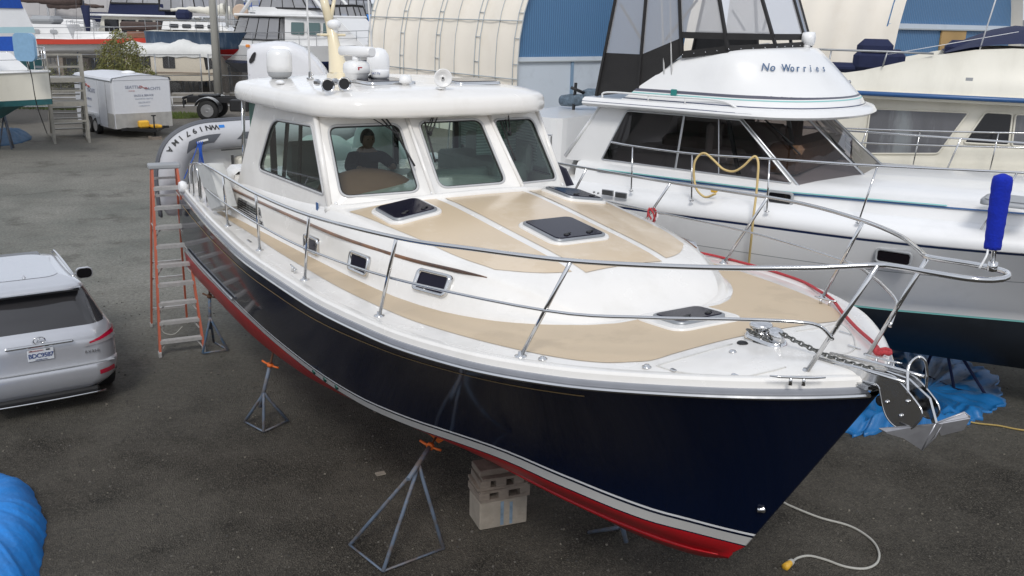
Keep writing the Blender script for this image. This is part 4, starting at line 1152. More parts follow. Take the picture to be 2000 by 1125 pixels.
# upright padded life-sling case lashed to the aft rail
sl = MB(); T0 = [from_px('y', *q, -1.88) for q in ((384, 322), (410, 318), (436, 404), (414, 412))]
fx = Vector((.06, .15, 0))
out_ = round_poly(T0, .03, 3)
sl.rings([[p - fx * .1 for p in shrink(out_, .02)], [p for p in out_], [p + fx for p in out_], [p + fx * 1.1 for p in shrink(out_, .02)]])
sl.build('life_sling_case', mat('sling_grey', (.50, .50, .48), .7, noise=.06, bump=.3, bscale=14, dirt=(.3, .3, .28), dscale=6, damt=.4), yacht)
# stern gate rails
for (o1, o2) in ((9.2, 9.55), (9.6, 9.95)):
    b = MB(); b.tube(smooth_path([P(o1, -1.80, 2.58), P(o1 + .02, -1.80, 2.95), P(o1 + .10, -1.80, 3.06), P(o2 - .08, -1.79, 3.06), P(o2, -1.79, 2.95), P(o2, -1.79, 2.56)], 5), .014, n=8)
    b.build('stern_rail', M['steel'], yacht)
b = MB(); b.tube(smooth_path([P(9.0, -1.86, 3.16), P(9.6, -1.83, 3.10), P(10.2, -1.78, 2.95), P(10.3, -1.77, 2.56)], 5), .015, n=8); b.build('stern_rail', M['steel'], yacht)
b = MB(); b.lathe([(.07, -.05), (.09, 0), (.07, .05), (0, .05)], P(10.7, -1.78, 2.6), (0, 1, 0), n=18); b.build('fender_eye', M['white'], yacht)
# swim platform
b = MB(); o_ = round_poly([P(11.15, -1.7, 1.72), P(12.2, -1.5, 1.72), P(12.2, 1.5, 1.72), P(11.15, 1.7, 1.72)], .3); b.poly(o_, thick=(0, 0, -.08)); b.build('swim_platform', M['gelcoat'], yacht)
# aluminium transport rail lying along the boot stripe aft
b = MB(); pts = []
for i in range(8):
    q = topside(.80 + .17 * i / 7, .16); pts.append(P(q.x, -(q.y + .02), q.z))
b.tube(pts, .02, n=8); b.build('spray_strip', M['steel_dull'], yacht)
# ================================================================ things around the navy yacht
def W1(p):
    return Vector((_o.x, _o.y, 0)) + F1.h * p.x + F1.p * p.y + Vector((0, 0, p.z))
# ---- person seated at the cabin table
def skin_body(verts, edges, radii, name, m, parent=None, loc=(0, 0, 0), rz=0, sub=2):
    me = bpy.data.meshes.new(name); me.from_pydata([tuple(v) for v in verts], edges, []); me.update()
    o = bpy.data.objects.new(name, me); col.objects.link(o)
    sk = o.modifiers.new('skin', 'SKIN'); sk.use_smooth_shade = True
    for i, r in enumerate(radii):
        rr = r if isinstance(r, tuple) else (r, r)
        me.skin_vertices[0].data[i].radius = rr
    me.skin_vertices[0].data[0].use_root = True
    ss = o.modifiers.new('sub', 'SUBSURF'); ss.levels = sub; ss.render_levels = sub
    dg = bpy.context.evaluated_depsgraph_get(); dg.update()
    m2 = bpy.data.meshes.new_from_object(o.evaluated_get(dg)); bpy.data.objects.remove(o)
    m2.materials.clear(); m2.materials.append(m)
    for p in m2.polygons: p.use_smooth = True
    r = link(name, m2, parent, loc); return r
def seated_person():
    base = W1(P(7.12, -.42, 2.71))
    v = [(0, 0, .38), (.02, 0, .52), (.05, 0, .70), (.08, 0, .78), (.11, 0, .89),      # 0-4 spine
         (.10, .18, .745), (.20, .29, .64), (.40, .20, .665),                              # left arm 5-7
         (.10, -.18, .745), (.22, -.29, .64), (.42, -.20, .665),                           # right arm 8-10
         (.25, .10, .36), (.46, .12, .34), (.48, .12, .02), (.58, .12, .00),
         (.25, -.10, .36), (.46, -.12, .34), (.48, -.12, .02), (.58, -.12, .00)]
    e = [(0, 1), (1, 2), (2, 3), (3, 4), (3, 5), (5, 6), (6, 7), (3, 8), (8, 9), (9, 10), (0, 11), (11, 12), (12, 13), (13, 14), (0, 15), (15, 16), (16, 17), (17, 18)]
    r = [(.13, .10), (.12, .09), (.13, .08), (.10, .08), .068, .045, .040, .032, .045, .040, .032, .085, .065, .05, .04, .085, .065, .05, .04]
    body = skin_body(v, e, r, 'person', M['skin'])
    body.location = base; body.rotation_euler = (0, 0, HD1)
    tag(body, 'person in a dark pullover sitting at the table behind the windshield', 'person')
    r2 = [(.18, .14), (.175, .13), (.20, .13), (.15, .11), .062, .085, .064, .048, .085, .064, .048]
    v2 = v[:11]; v2[7] = (.36, .215, .665); v2[10] = (.38, -.215, .665); v2[4] = (.085, 0, .80)
    skin_body(v2, e[:10], r2, 'pullover', M['shirt'], body)
    skin_body([v[0]] + v[11:], [(0, 1), (1, 2), (2, 3), (0, 5), (5, 6), (6, 7)], [(.15, .12), .095, .072, .055, .05, .095, .072, .055, .05], 'trousers', M['canvas_navy'], body)
    # head with face
    hb = MB(); hc = Vector((.125, 0, .955)); rows = []
    for i in range(19):
        th = math.pi * i / 18; row = []
        for k in range(24):
            ph = 2 * math.pi * k / 24
            x, y, z = math.sin(th) * math.cos(ph), math.sin(th) * math.sin(ph), math.cos(th)
            sx = .098; sy = .076; sz = .118
            if z < 0: sy *= 1 - .10 * (-z) ; sx *= 1 - .08 * (-z)
            p = Vector((x * sx, y * sy, z * sz))
            if x > .6:                                   # brow, eye sockets, nose, lips
                fz = p.z
                if abs(p.y) < .018 and -.035 < fz < .015: p.x += .020 * (1 - abs(p.y) / .018) * (1 - (fz + .005) * 8)
                if .012 < abs(p.y) < .045 and .0 < fz < .025: p.x -= .010
                if abs(p.y) < .026 and -.068 < fz < -.052: p.x += .006
            row.append(hc + p)
        rows.append(row)
    hb.grid(rows, closed=True)
    for s in (-1, 1): hb.lathe([(.006, -.006), (.017, 0), (.014, .01), (0, .012)], hc + Vector((-.005, s * .073, -.005)), (0, s, .1), n=10, sy=1.5)
    hd = hb.build('head', M['skin'], body)
    eb = MB()
    for s in (-1, 1): eb.lathe([(0, -.004), (.006, -.002), (.007, 0), (.005, .003), (0, .004)], hc + Vector((.083, s * .030, .010)), (1, 0, 0), n=10)
    eb.build('eyes', M['black_gloss'], hd)
    hh = MB(); rows = []
    for i in range(10):
        th = math.pi * .56 * i / 9; row = []
        for k in range(24):
            ph = 2 * math.pi * k / 24; lim = .36 if math.cos(ph) > .3 else .60
            t2 = th * lim / .56
            row.append(hc + Vector((math.sin(t2) * math.cos(ph) * .112 - .003, math.sin(t2) * math.sin(ph) * .086, math.cos(t2) * .130)))
        rows.append(row)
    hh.grid(rows, closed=True); hh.build('hair', M['hair'], hd)
    # hands: palm plus five bent fingers resting on the table
    for s, wrist in ((1, Vector((.39, .205, .665))), (-1, Vector((.41, -.205, .665)))):
        f = Vector((.9, -s * .43, -.05)).normalized(); side = Vector((-f.y, f.x, 0)).normalized()
        V = [wrist, wrist + f * .045, wrist + f * .08]; E_ = [(0, 1), (1, 2)]; Rr = [.026, (.030, .016), (.032, .014)]
        for k, (off, L) in enumerate(((-.028, .062), (-.010, .072), (.010, .068), (.027, .054))):
            b0 = len(V); a = V[2] + side * off
            V += [a, a + f * L * .5 + Vector((0, 0, .006)), a + f * L * .92 + Vector((0, 0, -.012))]
            E_ += [(2, b0), (b0, b0 + 1), (b0 + 1, b0 + 2)]; Rr += [.0095, .0085, .0075]
        b0 = len(V); a = V[1] - side * s * .026
        V += [a, a + f * .03 - side * s * .02, a + f * .06 - side * s * .024]; E_ += [(1, b0), (b0, b0 + 1), (b0 + 1, b0 + 2)]; Rr += [.011, .0095, .008]
        skin_body(V, E_, Rr, 'hand', M['skin'], body, sub=1)
seated_person()

# ---- inflatable dinghy stowed on its side across the stern
def dinghy():
    root = thing('inflatable_dinghy', 'light grey inflatable dinghy tipped on its side behind the navy yacht', 'dinghy', W1(P(11.9, 0, 1.72)), HD1)
    X = lambda v, z, d=0.0: Vector((d, v, z - 1.72))
    R_ = .225
    path = [(-1.66, 1.96), (-1.68, 2.35), (-1.66, 2.70), (-1.53, 2.99), (-1.22, 3.15), (-.80, 3.185), (-.2, 3.2), (.6, 3.22), (1.35, 3.24)]
    sp = smooth_path([X(*p) for p in path], 6)
    b = MB(); n = len(sp); b.tube(sp, [R_ * (.55 + .45 * min(1, i / 3)) if i < 3 else R_ for i in range(n)], n=26)
    b.lathe([(R_, 0), (R_ * .8, .12), (R_ * .35, .24), (0, .27)], X(1.35, 3.24), (0, 1, .02), n=26)
    b.build('tube', M['tube'], root)
    # lower tube lying on the platform
    b = MB(); sp2 = smooth_path([X(-1.60, 1.97, -.0), X(-1.1, 1.98), X(0, 1.98), X(1.3, 1.98)], 5); b.tube(sp2, R_, n=22); b.build('tube', M['tube'], root)
    # dark rubbing strake along the outer line
    c = Vector((0, 0, .9)); b = MB(); pts = []
    for p in sp:
        i = sp.index(p); t = (sp[min(i + 1, n - 1)] - sp[max(i - 1, 0)]).normalized(); o = t.cross(Vector((1, 0, 0))).normalized()
        if (p + o - c).length < (p - c).length: o = -o
        pts.append(p + o * (R_ + .005))
    for dx, r in ((0, .034), (.055, .02)):
        b.tube([q + Vector((dx, 0, -.01 if dx else 0)) for q in pts], r, n=8)
    b.build('rubbing_strake', M['tube_dk'], root)
    # fibreglass inner hull and console seen inside the U
    b = MB(); b.poly([X(-1.5, 1.95, -.10), X(1.4, 1.95, -.10), X(1.4, 3.1, -.10), X(-1.2, 3.05, -.10), X(-1.46, 2.8, -.10)], thick=(-.05, 0, 0)); b.build('floor', M['gelcoat2'], root)
    b = MB(); b.box(X(-.35, 2.55, .05), (.30, .62, .55), bev=.04); b.box(X(.4, 2.6, .05), (.3, .5, .6), bev=.04); b.build('console', M['gelcoat_old'], root)
    b = MB(); b.bar(X(-1.2, 2.35, .02), X(-.1, 2.45, .02), .02, .03); b.bar(X(-.72, 2.2, .05), X(-.72, 2.85, .05), .03, .05); b.bar(X(-.9, 2.95, .1), X(-.2, 2.97, .1), .03, .02); b.box(X(-.5, 2.72, .22), (.02, .10, .10))
    b.build('davit_fittings', M['interior_dk'], root)
    # grab-handle patches and registration letters on the forward face of the tube
    def face(s, a, off=.0):
        """s = position along the top tube (v), a = angle on the tube (0 = towards the bow of the yacht, 90 = up)"""
        best = min(range(n), key=lambda i: abs(sp[i].y - s) if sp[i].z > 1.2 else 9)
        if best < n - 1 and best > 0:
            i = best if sp[best].y <= s else best - 1
            f = (s - sp[i].y) / max(1e-6, sp[i + 1].y - sp[i].y); c_ = sp[i].lerp(sp[i + 1], f); t = (sp[i + 1] - sp[i]).normalized()
        else: c_ = sp[best]; t = Vector((0, 1, 0))
        up = t.cross(Vector((1, 0, 0))); up = -up if up.z < 0 else up
        nr = Vector((1, 0, 0)) * math.cos(R(a)) + up.normalized() * math.sin(R(a))
        return c_ + nr * (R_ + off), nr, t
    for s0, s1, a0, a1 in ((-1.46, -.98, -22, 12), (-.62, -.10, -16, 12)):
        b = MB(); rows = []
        for i in range(9):
            s = s0 + (s1 - s0) * i / 8; rows.append([face(s + .03 * (k - 2), a0 + (a1 - a0) * k / 4, .004)[0] for k in range(5)])
        b.grid(rows); pt = b.build('handle_patch', M['tube_dk'], root)
        b = MB(); rows = []
        for i in range(5):
            s = s0 + (s1 - s0) * (.32 + .36 * i / 4); rows.append([face(s, (a0 + a1) / 2 - 4 + 8 * k / 2, .014)[0] for k in range(3)])
        b.grid(rows); b.build('grip', M['white'], pt)
    txt = 'WN1971MA'
    acc = [0.0]
    for i in range(1, n): acc.append(acc[-1] + (sp[i] - sp[i - 1]).length)
    i0 = min((i for i in range(n) if sp[i].z > 1.2), key=lambda i: abs(sp[i].y + .96)); l0 = acc[i0]
    for k, ch in enumerate(txt):
        l = l0 - .04 - k * .094; i = max(j for j in range(n) if acc[j] <= l); f = (l - acc[i]) / (acc[i + 1] - acc[i]); c_ = sp[i].lerp(sp[i + 1], f); t = (sp[i + 1] - sp[i]).normalized()
        up = t.cross(Vector((1, 0, 0))); up = (-up if (up.z < 0 or up.y > .5) else up).normalized(); nr = Vector((1, 0, 0)) * math.cos(R(42)) + up * math.sin(R(42)); dn = t.cross(nr); dn = -dn if dn.z > 0 else dn
        lettering('registration_letter', ch, .125, M['black'], root, c_ + nr * (R_ + .004), -t, dn, bold=.003)
    b = MB(); rows = [[face(-.93 + .09 * i / 2, 36 + 14 * k / 2, .004)[0] for k in range(3)] for i in range(3)]; b.grid(rows); b.build('permit_sticker', mat('sticker_blue', (.02, .18, .55), .4), root)
    # blue line tied to the handle, led down to the ladder
    b = MB()
    h0 = face(-1.30, -6, .02)[0]
    for k in range(4):
        b.tube(smooth_path([h0 + Vector((0, -.02 + .03 * k, .02)), h0 + Vector((.06, .01 * k, -.12)), h0 + Vector((.05, .03 * k - .02, -.32 - .04 * k))], 5), .008, n=6)
    a = h0 + Vector((0, 0, -.02))
    b.tube(smooth_path([a, a + Vector((.15, -.12, -.18)), a + Vector((.35, -.26, -.33)), a + Vector((.6, -.38, -.42))], 6), .008, n=6)
    o = b.build('blue_rope', M['blue_rope']); o.location = root.location; o.rotation_euler = (0, 0, HD1)
    tag(o, 'blue rope tied to the grey dinghy handle and hanging down to the ladder', 'rope')
dinghy()

# ---- stepladder
def stepladder():
    A, B_ = on_z(313, 697), on_z(399, 686)
    x = (B_ - A).normalized(); y = Vector((-x.y, x.x, 0)); w = (B_ - A).length / 2; c = (A + B_) / 2
    ang = math.atan2(x.y, x.x)
    root = thing('stepladder', 'orange fibreglass stepladder with aluminium steps standing at the stern of the navy yacht', 'ladder', c, ang)
    Ht = 2.82; tw = .175; set_ = .42; back = 1.55
    fr = lambda s, z: Vector((s * (w - (w - tw) * z / Ht), set_ * z / Ht, z))
    re = lambda s, z: Vector((s * (w * .88 - (w * .88 - tw) * z / Ht), back - (back - set_ - .12) * z / Ht, z))
    for s in (-1, 1):
        b = MB(); b.bar(fr(s, 0.02), fr(s, Ht), .085, .034, up=(1, 0, 0)); b.build('front_rail', M['fiberglass_orange'], root)
        b = MB(); b.bar(re(s, 0.02), re(s, Ht - .02), .06, .028, up=(1, 0, 0)); b.build('rear_rail', M['fiberglass_orange'], root)
        b = MB(); p = fr(s, .04); b.box(p, (.05, .11, .09), bev=.01); p = re(s, .04); b.box(p, (.04, .09, .08), bev=.01); b.build('foot', M['step_grey'], root)
    for k in range(9):
        z = .24 + .287 * k; b = MB()
        l, r = fr(-1, z), fr(1, z)
        b.box((l + r) / 2, ((r - l).length - .01, .085, .018)); b.box((l + r) / 2 + Vector((0, -.044, -.018)), ((r - l).length - .01, .012, .05)); b.box((l + r) / 2 + Vector((0, .044, -.018)), ((r - l).length - .01, .012, .05))
        for g in range(3): b.bar(l + Vector((.01, -.025 + .025 * g, .012)), r + Vector((-.01, -.025 + .025 * g, .012)), .008, .006)
        st = b.build('step', M['step_grey'], root)
        if k % 2 == 0 or k < 3:
            br = MB()
            for s in (-1, 1): br.bar(fr(s, z - .15) + Vector((-s * .02, 0, 0)), fr(s, z) + Vector((-s * .10, 0, -.02)), .006, .02)
            br.build('step_brace', M['step_grey'], st)
        if k in (0, 2, 3, 5, 7, 8):
            b = MB(); b.bar(re(-1, z + .1), re(1, z + .1), .03, .035); b.build('rear_brace', M['step_grey'], root)
    b = MB(); b.box(Vector((0, set_ + .06, Ht + .02)), (tw * 2 + .10, .24, .07), bev=.015); b.build('top_cap', mat('cap_grey', (.30, .31, .32), .55), root)
    b = MB()
    for s in (-1, 1): b.bar(fr(s, 1.9) + Vector((-s * .02, 0, 0)), re(s, 1.9), .012, .02)
    b.build('spreader', M['step_grey'], root)
    l = fr(-1, .50); r_ = l + Vector((.36, -.02, .02))
    b = MB(); b.tube(smooth_path([l, l + Vector((.06, -.05, -.13)), l + Vector((.20, -.08, -.16)), l + Vector((.33, -.06, -.06))], 6), .006, n=6); b.build('tether', M['cord'], root)
stepladder()

# ---- boat jack stands
def jack_stand(feet, apex, top, label, m, hm, group='jack stands around the navy yacht', screwm=None, tilt=None, pad=None, braces=((0, 1), (1, 2)), ga='jack_stand', rr=.019):
    feet = [Vector(f) for f in feet]; apex = Vector(apex); top = Vector(top)
    c = sum(feet, Vector()) / 3; root = thing(ga, label, 'jack stand', (c.x, c.y, 0), group=group)
    q = lambda p: Vector((p.x - c.x, p.y - c.y, p.z))
    for f in feet:
        b = MB(); f2 = f + Vector((0, 0, .03)); b.tube([q(f2), q(apex.lerp(f2, .12) - Vector((0, 0, .02))), q(apex)], rr, n=8); b.build('leg', m, root)
    b = MB()
    for i, j in braces: b.tube([q(feet[i] + Vector((0, 0, .035))), q(feet[j] + Vector((0, 0, .035)))], rr * .62, n=6)
    b.build('brace', m, root)
    ax = (top - apex).normalized(); L = (top - apex).length
    b = MB(); b.tube([q(apex - ax * .22), q(apex + ax * L * .54)], rr * 1.25, n=10); b.build('pipe', m, root)
    b = MB(); b.tube([q(apex + ax * L * .50), q(top - ax * .02)], rr * .7, n=10); sc = b.build('screw', screwm or M['rust'], root)
    hz = apex + ax * L * .58; s = ax.cross(Vector((.3, 1, 0))).normalized()
    b = MB(); b.tube([q(hz - s * .12 + ax * .01), q(hz - s * .06), q(hz + s * .06), q(hz + s * .12 + ax * .01)], .013, n=8); b.lathe([(.04, -.018), (.04, .018), (0, .018)], q(hz), ax, n=10)
    b.build('handle', hm, root)
    pn = Vector(pad) if pad else ax
    b = MB(); pn = pn.normalized(); px_ = pn.orthogonal().normalized(); py_ = pn.cross(px_)
    Mx = Matrix((px_, py_, pn)).transposed(); b.box(q(top), (.17, .17, .03), 0, Mx); b.build('pad', M['orange'] if hm is M['orange'] else M['plywood'], root)
    return root
def hull_point(t, where):
    q = line(L_chine, 1.06, t) if where == 'chine' else topside(t, where); return W1(P(q.x, -q.y, q.z))
jack_stand([on_z(478, 828), on_z(515, 848), on_z(563, 826)], on_y(515, 765, 11.02), W1(P(7.45, -1.52, 1.12)), 'grey blue jack stand with orange handle under the middle of the navy hull', M['jack_grey'], M['orange'])
jack_stand([on_z(683, 1070), on_z(748, 1122), on_z(866, 1077)], on_y(818, 905, 8.35), W1(P(4.35, -.84, 1.03)), 'largest jack stand with orange handle beside the timber blocks', M['jack_grey'], M['orange'])
jack_stand([on_z(396, 694), on_z(445, 687), on_z(418, 672)], on_y(410, 618, 13.75), W1(P(10.55, -1.53, 1.17)), 'bright blue jack stand close behind the orange stepladder', M['jack_blue'], M['rust'])
jack_stand([on_z(1150, 1045), on_z(1205, 1040), on_z(1190, 1000)], W1(P(2.9, .42, .38)), W1(P(2.9, .30, .76)), 'low jack stand foot peeking out under the red forefoot of the navy yacht', M['jack_grey'], M['rust'])
jack_stand([W1(P(6.9, 1.9, 0)), W1(P(6.3, 1.9, 0)), W1(P(6.6, 1.35, 0))], W1(P(6.6, 1.6, .55)), W1(P(6.6, 1.35, 1.06)), 'jack stand half hidden on the far side of the red keel', M['jack_grey'], M['rust'])

# ---- timber blocking under the keel
def blocking():
    A, B_, D = on_z(937, 1037), on_z(1029, 1020), on_z(911, 1003)
    x = (B_ - A).normalized(); y = Vector((-x.y, x.x, 0)); ang = math.atan2(x.y, x.x)
    w = (B_ - A).length; d = .34
    c = A + x * w / 2 + y * d / 2
    def t(nm, lab, z, grp='timber blocks under the keel'):
        o = thing(nm, lab, 'timber block', (c.x, c.y, z), ang, grp); return o
    o = t('timber_block', 'large pale timber block with two blue paint marks at the bottom of the stack', 0)
    b = MB(); b.box((0, 0, .155), (w, d, .31), bev=.012); b.build('block', M['wood_lt'], o)
    b = MB(); b.box((-.02, -d / 2 - .001, .16), (.035, .004, .27)); b.box((.08, -d / 2 - .001, .15), (.032, .004, .25)); b.build('paint_mark', M['blue_mark'], o)
    z = .312
    for i, (dx, rr, lab) in enumerate(((.01, .02, 'lower slatted pallet block in the timber stack'), (-.01, -.05, 'upper slatted pallet block in the timber stack'))):
        o = t('pallet_block', lab, z); o.rotation_euler = (0, 0, ang + rr); b = MB()
        b.box((dx, 0, .016), (w * 1.04, d * 1.02, .028)); b.box((dx, 0, .116), (w * (1.04 if i == 0 else .82), d * 1.02, .028))
        for sx in (-w * .44, -.02, w * .42): b.box((dx + sx * (1 if i == 0 else .8), 0, .066), (.11, d * 1.0, .070))
        b.build('boards', M['wood'], o); z += .132
    o = t('timber_block', 'small timber block on top of the stack touching the red keel', z); b = MB(); b.box((-.08, .02, .035), (.34, .26, .068), bev=.008); b.build('block', M['wood'], o)
    # further blocking aft along the keel
    for k, u in enumerate((7.5, 9.9)):
        p = W1(P(u, 0, 0)); o = thing('timber_block', 'timber block stack under the keel %s' % ('amidships' if k == 0 else 'near the stern'), 'timber block', p, HD1)
        b = MB(); b.box((0, 0, .22), (.4, .55, .44), bev=.01); b.build('block', M['wood'], o)
blocking()
b = MB(); p = on_z(743, 926); b.box(p + Vector((0, 0, .008)), (.11, .075, .012), rot=.5); tag(b.build('wood_chip', M['wood_lt']), 'small flat offcut of wood lying on the gravel between the jack stands', 'wood offcut')

# ---- shore-power cord
def cord():
    px = [(1528, 982), (1545, 991), (1600, 1013), (1660, 1030), (1700, 1055), (1716, 1080), (1712, 1102), (1688, 1113), (1650, 1109), (1610, 1095), (1580, 1088), (1558, 1092), (1547, 1100)]
    pts = [on_z(*q) + Vector((0, 0, .014)) for q in px]
    b = MB(); b.tube(smooth_path(pts, 8), .0125, n=8)
    o = tag(b.build('power_cord', M['cord']), 'pale shore power cord with a yellow plug looping on the gravel below the bow', 'power cord')
    a, c = on_z(1548, 1099) + Vector((0, 0, .022)), on_z(1527, 1118) + Vector((0, 0, .03)); d = (c - a).normalized()
    b = MB(); b.lathe([(.014, 0), (.030, .02), (.034, .055), (.028, .06), (0, .06)], a, d, n=14); b.build('collar', M['cord'], o)
    b = MB(); b.lathe([(.026, .05), (.030, .07), (.036, .13), (.036, .17), (0, .17)], a, d, n=14); b.build('plug', M['yellow'], o)
cord()
b = MB(); b.tube(smooth_path([on_z(1850, 815) + Vector((0, 0, .02)), on_z(1900, 828) + Vector((0, 0, .02)), on_z(1950, 834) + Vector((0, 0, .02)), on_z(2000, 843) + Vector((0, 0, .02)), on_z(2100, 850) + Vector((0, 0, .02))], 6), .012, n=6)
tag(b.build('yellow_rope', mat('yellow_rope', (.42, .30, .10), .8, bump=.5, bscale=150)), 'thin yellow rope lying on the ground beside the blue tarp', 'rope')

# ---- red dock line along the port deck edge
pts = [W1(deckp(*q, off=.0) + Vector((0, 0, .03))) for q in ((1330, 492), (1400, 506), (1480, 527), (1560, 553), (1600, 575), (1625, 592), (1645, 618), (1672, 648), (1705, 678), (1722, 700))]
b = MB(); b.tube(smooth_path(pts, 6), .013, n=8)
c = pts[-1]
b.tube(smooth_path([c + Vector((.05 * math.cos(a), .05 * math.sin(a) * .8, .02 + .01 * math.sin(a * 3))) for a in [k * .9 for k in range(14)]], 3), .016, n=6)
tag(b.build('dock_line', M['red_rope']), 'red dock line running along the far deck edge and cleated near the bow', 'rope')
c = W1(P(3.18, 1.93, 2.98)); 
for i in range(1): pass
tq = on_y(1274, 410, 12.0)
cc = W1(P(*[5.5 - F1.y(1273, 412, 1.98).x * -1 if False else 0, 0, 0])) if False else None
q = F1.y(1273, 412, 2.02); c = W1(P(-q.x, q.y, q.z))
b = MB()
for k in range(5):
    a = k * 1.3; b.tube(smooth_path([c + Vector((.03 * math.cos(a), .03 * math.sin(a), .03)), c + Vector((.05 * math.cos(a + 1), .05 * math.sin(a + 1), -.01)), c + Vector((.045 * math.cos(a + 2), .045 * math.sin(a + 2), -.05 - .02 * k))], 4), .010, n=6)
b.tube([c + Vector((.03, 0, -.05)), c + Vector((.04, 0, -.22))], .006, n=6)
rt = tag(b.build('rope_tie', M['red_rope']), 'red cord knotted round a stanchion on the far side rail', 'rope')
b = MB(); b.tube(smooth_path([c + Vector((.02, 0, 0)), c + Vector((.07, .02, -.05)), c + Vector((.04, .0, -.12))], 4), .014, n=6); b.build('white_strand', M['white'], rt)

# ---- tarpaulins
def tarp(name, label, outline, hfun, m, n=60, seed=1, amp=.03):
    pts = smooth_path(outline, 12, closed=True); c = sum(pts, Vector()) / len(pts); rnd = random.Random(seed)
    pts = [c + (p - c) * (1 + amp * (.6 * math.sin(k * .9) + .7 * math.sin(k * .37 + 1) + .5 * math.sin(k * 1.9))) for k, p in enumerate(pts)]
    ph = [rnd.random() * 6.28 for _ in range(12)]; rows = []
    for i in range(n + 1):
        t = i / n; row = []
        for k, p in enumerate(pts):
            a = 2 * math.pi * k / len(pts)
            q = c.lerp(p, t ** .8)
            z = hfun(t, a, q)
            wr = .5 * math.sin(9 * a + ph[0] + 2.5 * t) + .35 * math.sin(17 * a + ph[1] - 4 * t) + .3 * math.sin(q.x * 7 + q.y * 5 + ph[2]) + .25 * math.sin(q.x * 13 - q.y * 11 + ph[3])
            wr += .22 * math.sin(31 * a + ph[4]) + .3 * abs(math.sin(q.x * 4.3 - q.y * 6.1 + 2 * math.sin(q.y * 3) + ph[5])) + .25 * abs(math.sin(q.x * 9 + q.y * 3.3 + 2.5 * math.sin(q.x * 2.2) + ph[6])) - .3
            z += amp * wr * min(1, t * 2) * (1 if t < .93 else max(0, (1 - t) / .07))
            row.append(Vector((q.x, q.y, max(.006, z))))
        rows.append(row)
    rows.append([Vector((p.x, p.y, .002)) for p in pts])
    b = MB(); b.grid(rows, closed=True); b.poly([r for r in rows[0]])
    return tag(b.build(name, m), label, 'tarp')
tarp('blue_tarp', 'bright blue tarp draped over a low mound at the lower left edge', [on_z(-330, 940, 0), on_z(-150, 905, 0), on_z(5, 935), on_z(60, 960), on_z(86, 1010), on_z(88, 1060), on_z(72, 1140), on_z(50, 1250), on_z(-200, 1300), on_z(-400, 1150)],
     lambda t, a, q: .34 * (1 - t ** 4), M['tarp2'], amp=.016)
tarp('blue_tarp', 'crumpled blue tarp spread on the ground under the white yacht bow', [on_z(1655, 842), on_z(1640, 760), on_z(1690, 684), on_z(1760, 690), on_z(1840, 695), on_z(1900, 712), on_z(1945, 745), on_z(1957, 785), on_z(1925, 812), on_z(1880, 828), on_z(1800, 842), on_z(1720, 846)],
     lambda t, a, q: .04 + (.16 * math.exp(-((t - .84) / .09) ** 2) + .10 * math.exp(-((t - .62) / .06) ** 2)) * max(0, .35 + .65 * math.cos(a + .15)), M['tarp'], seed=5, amp=.055)
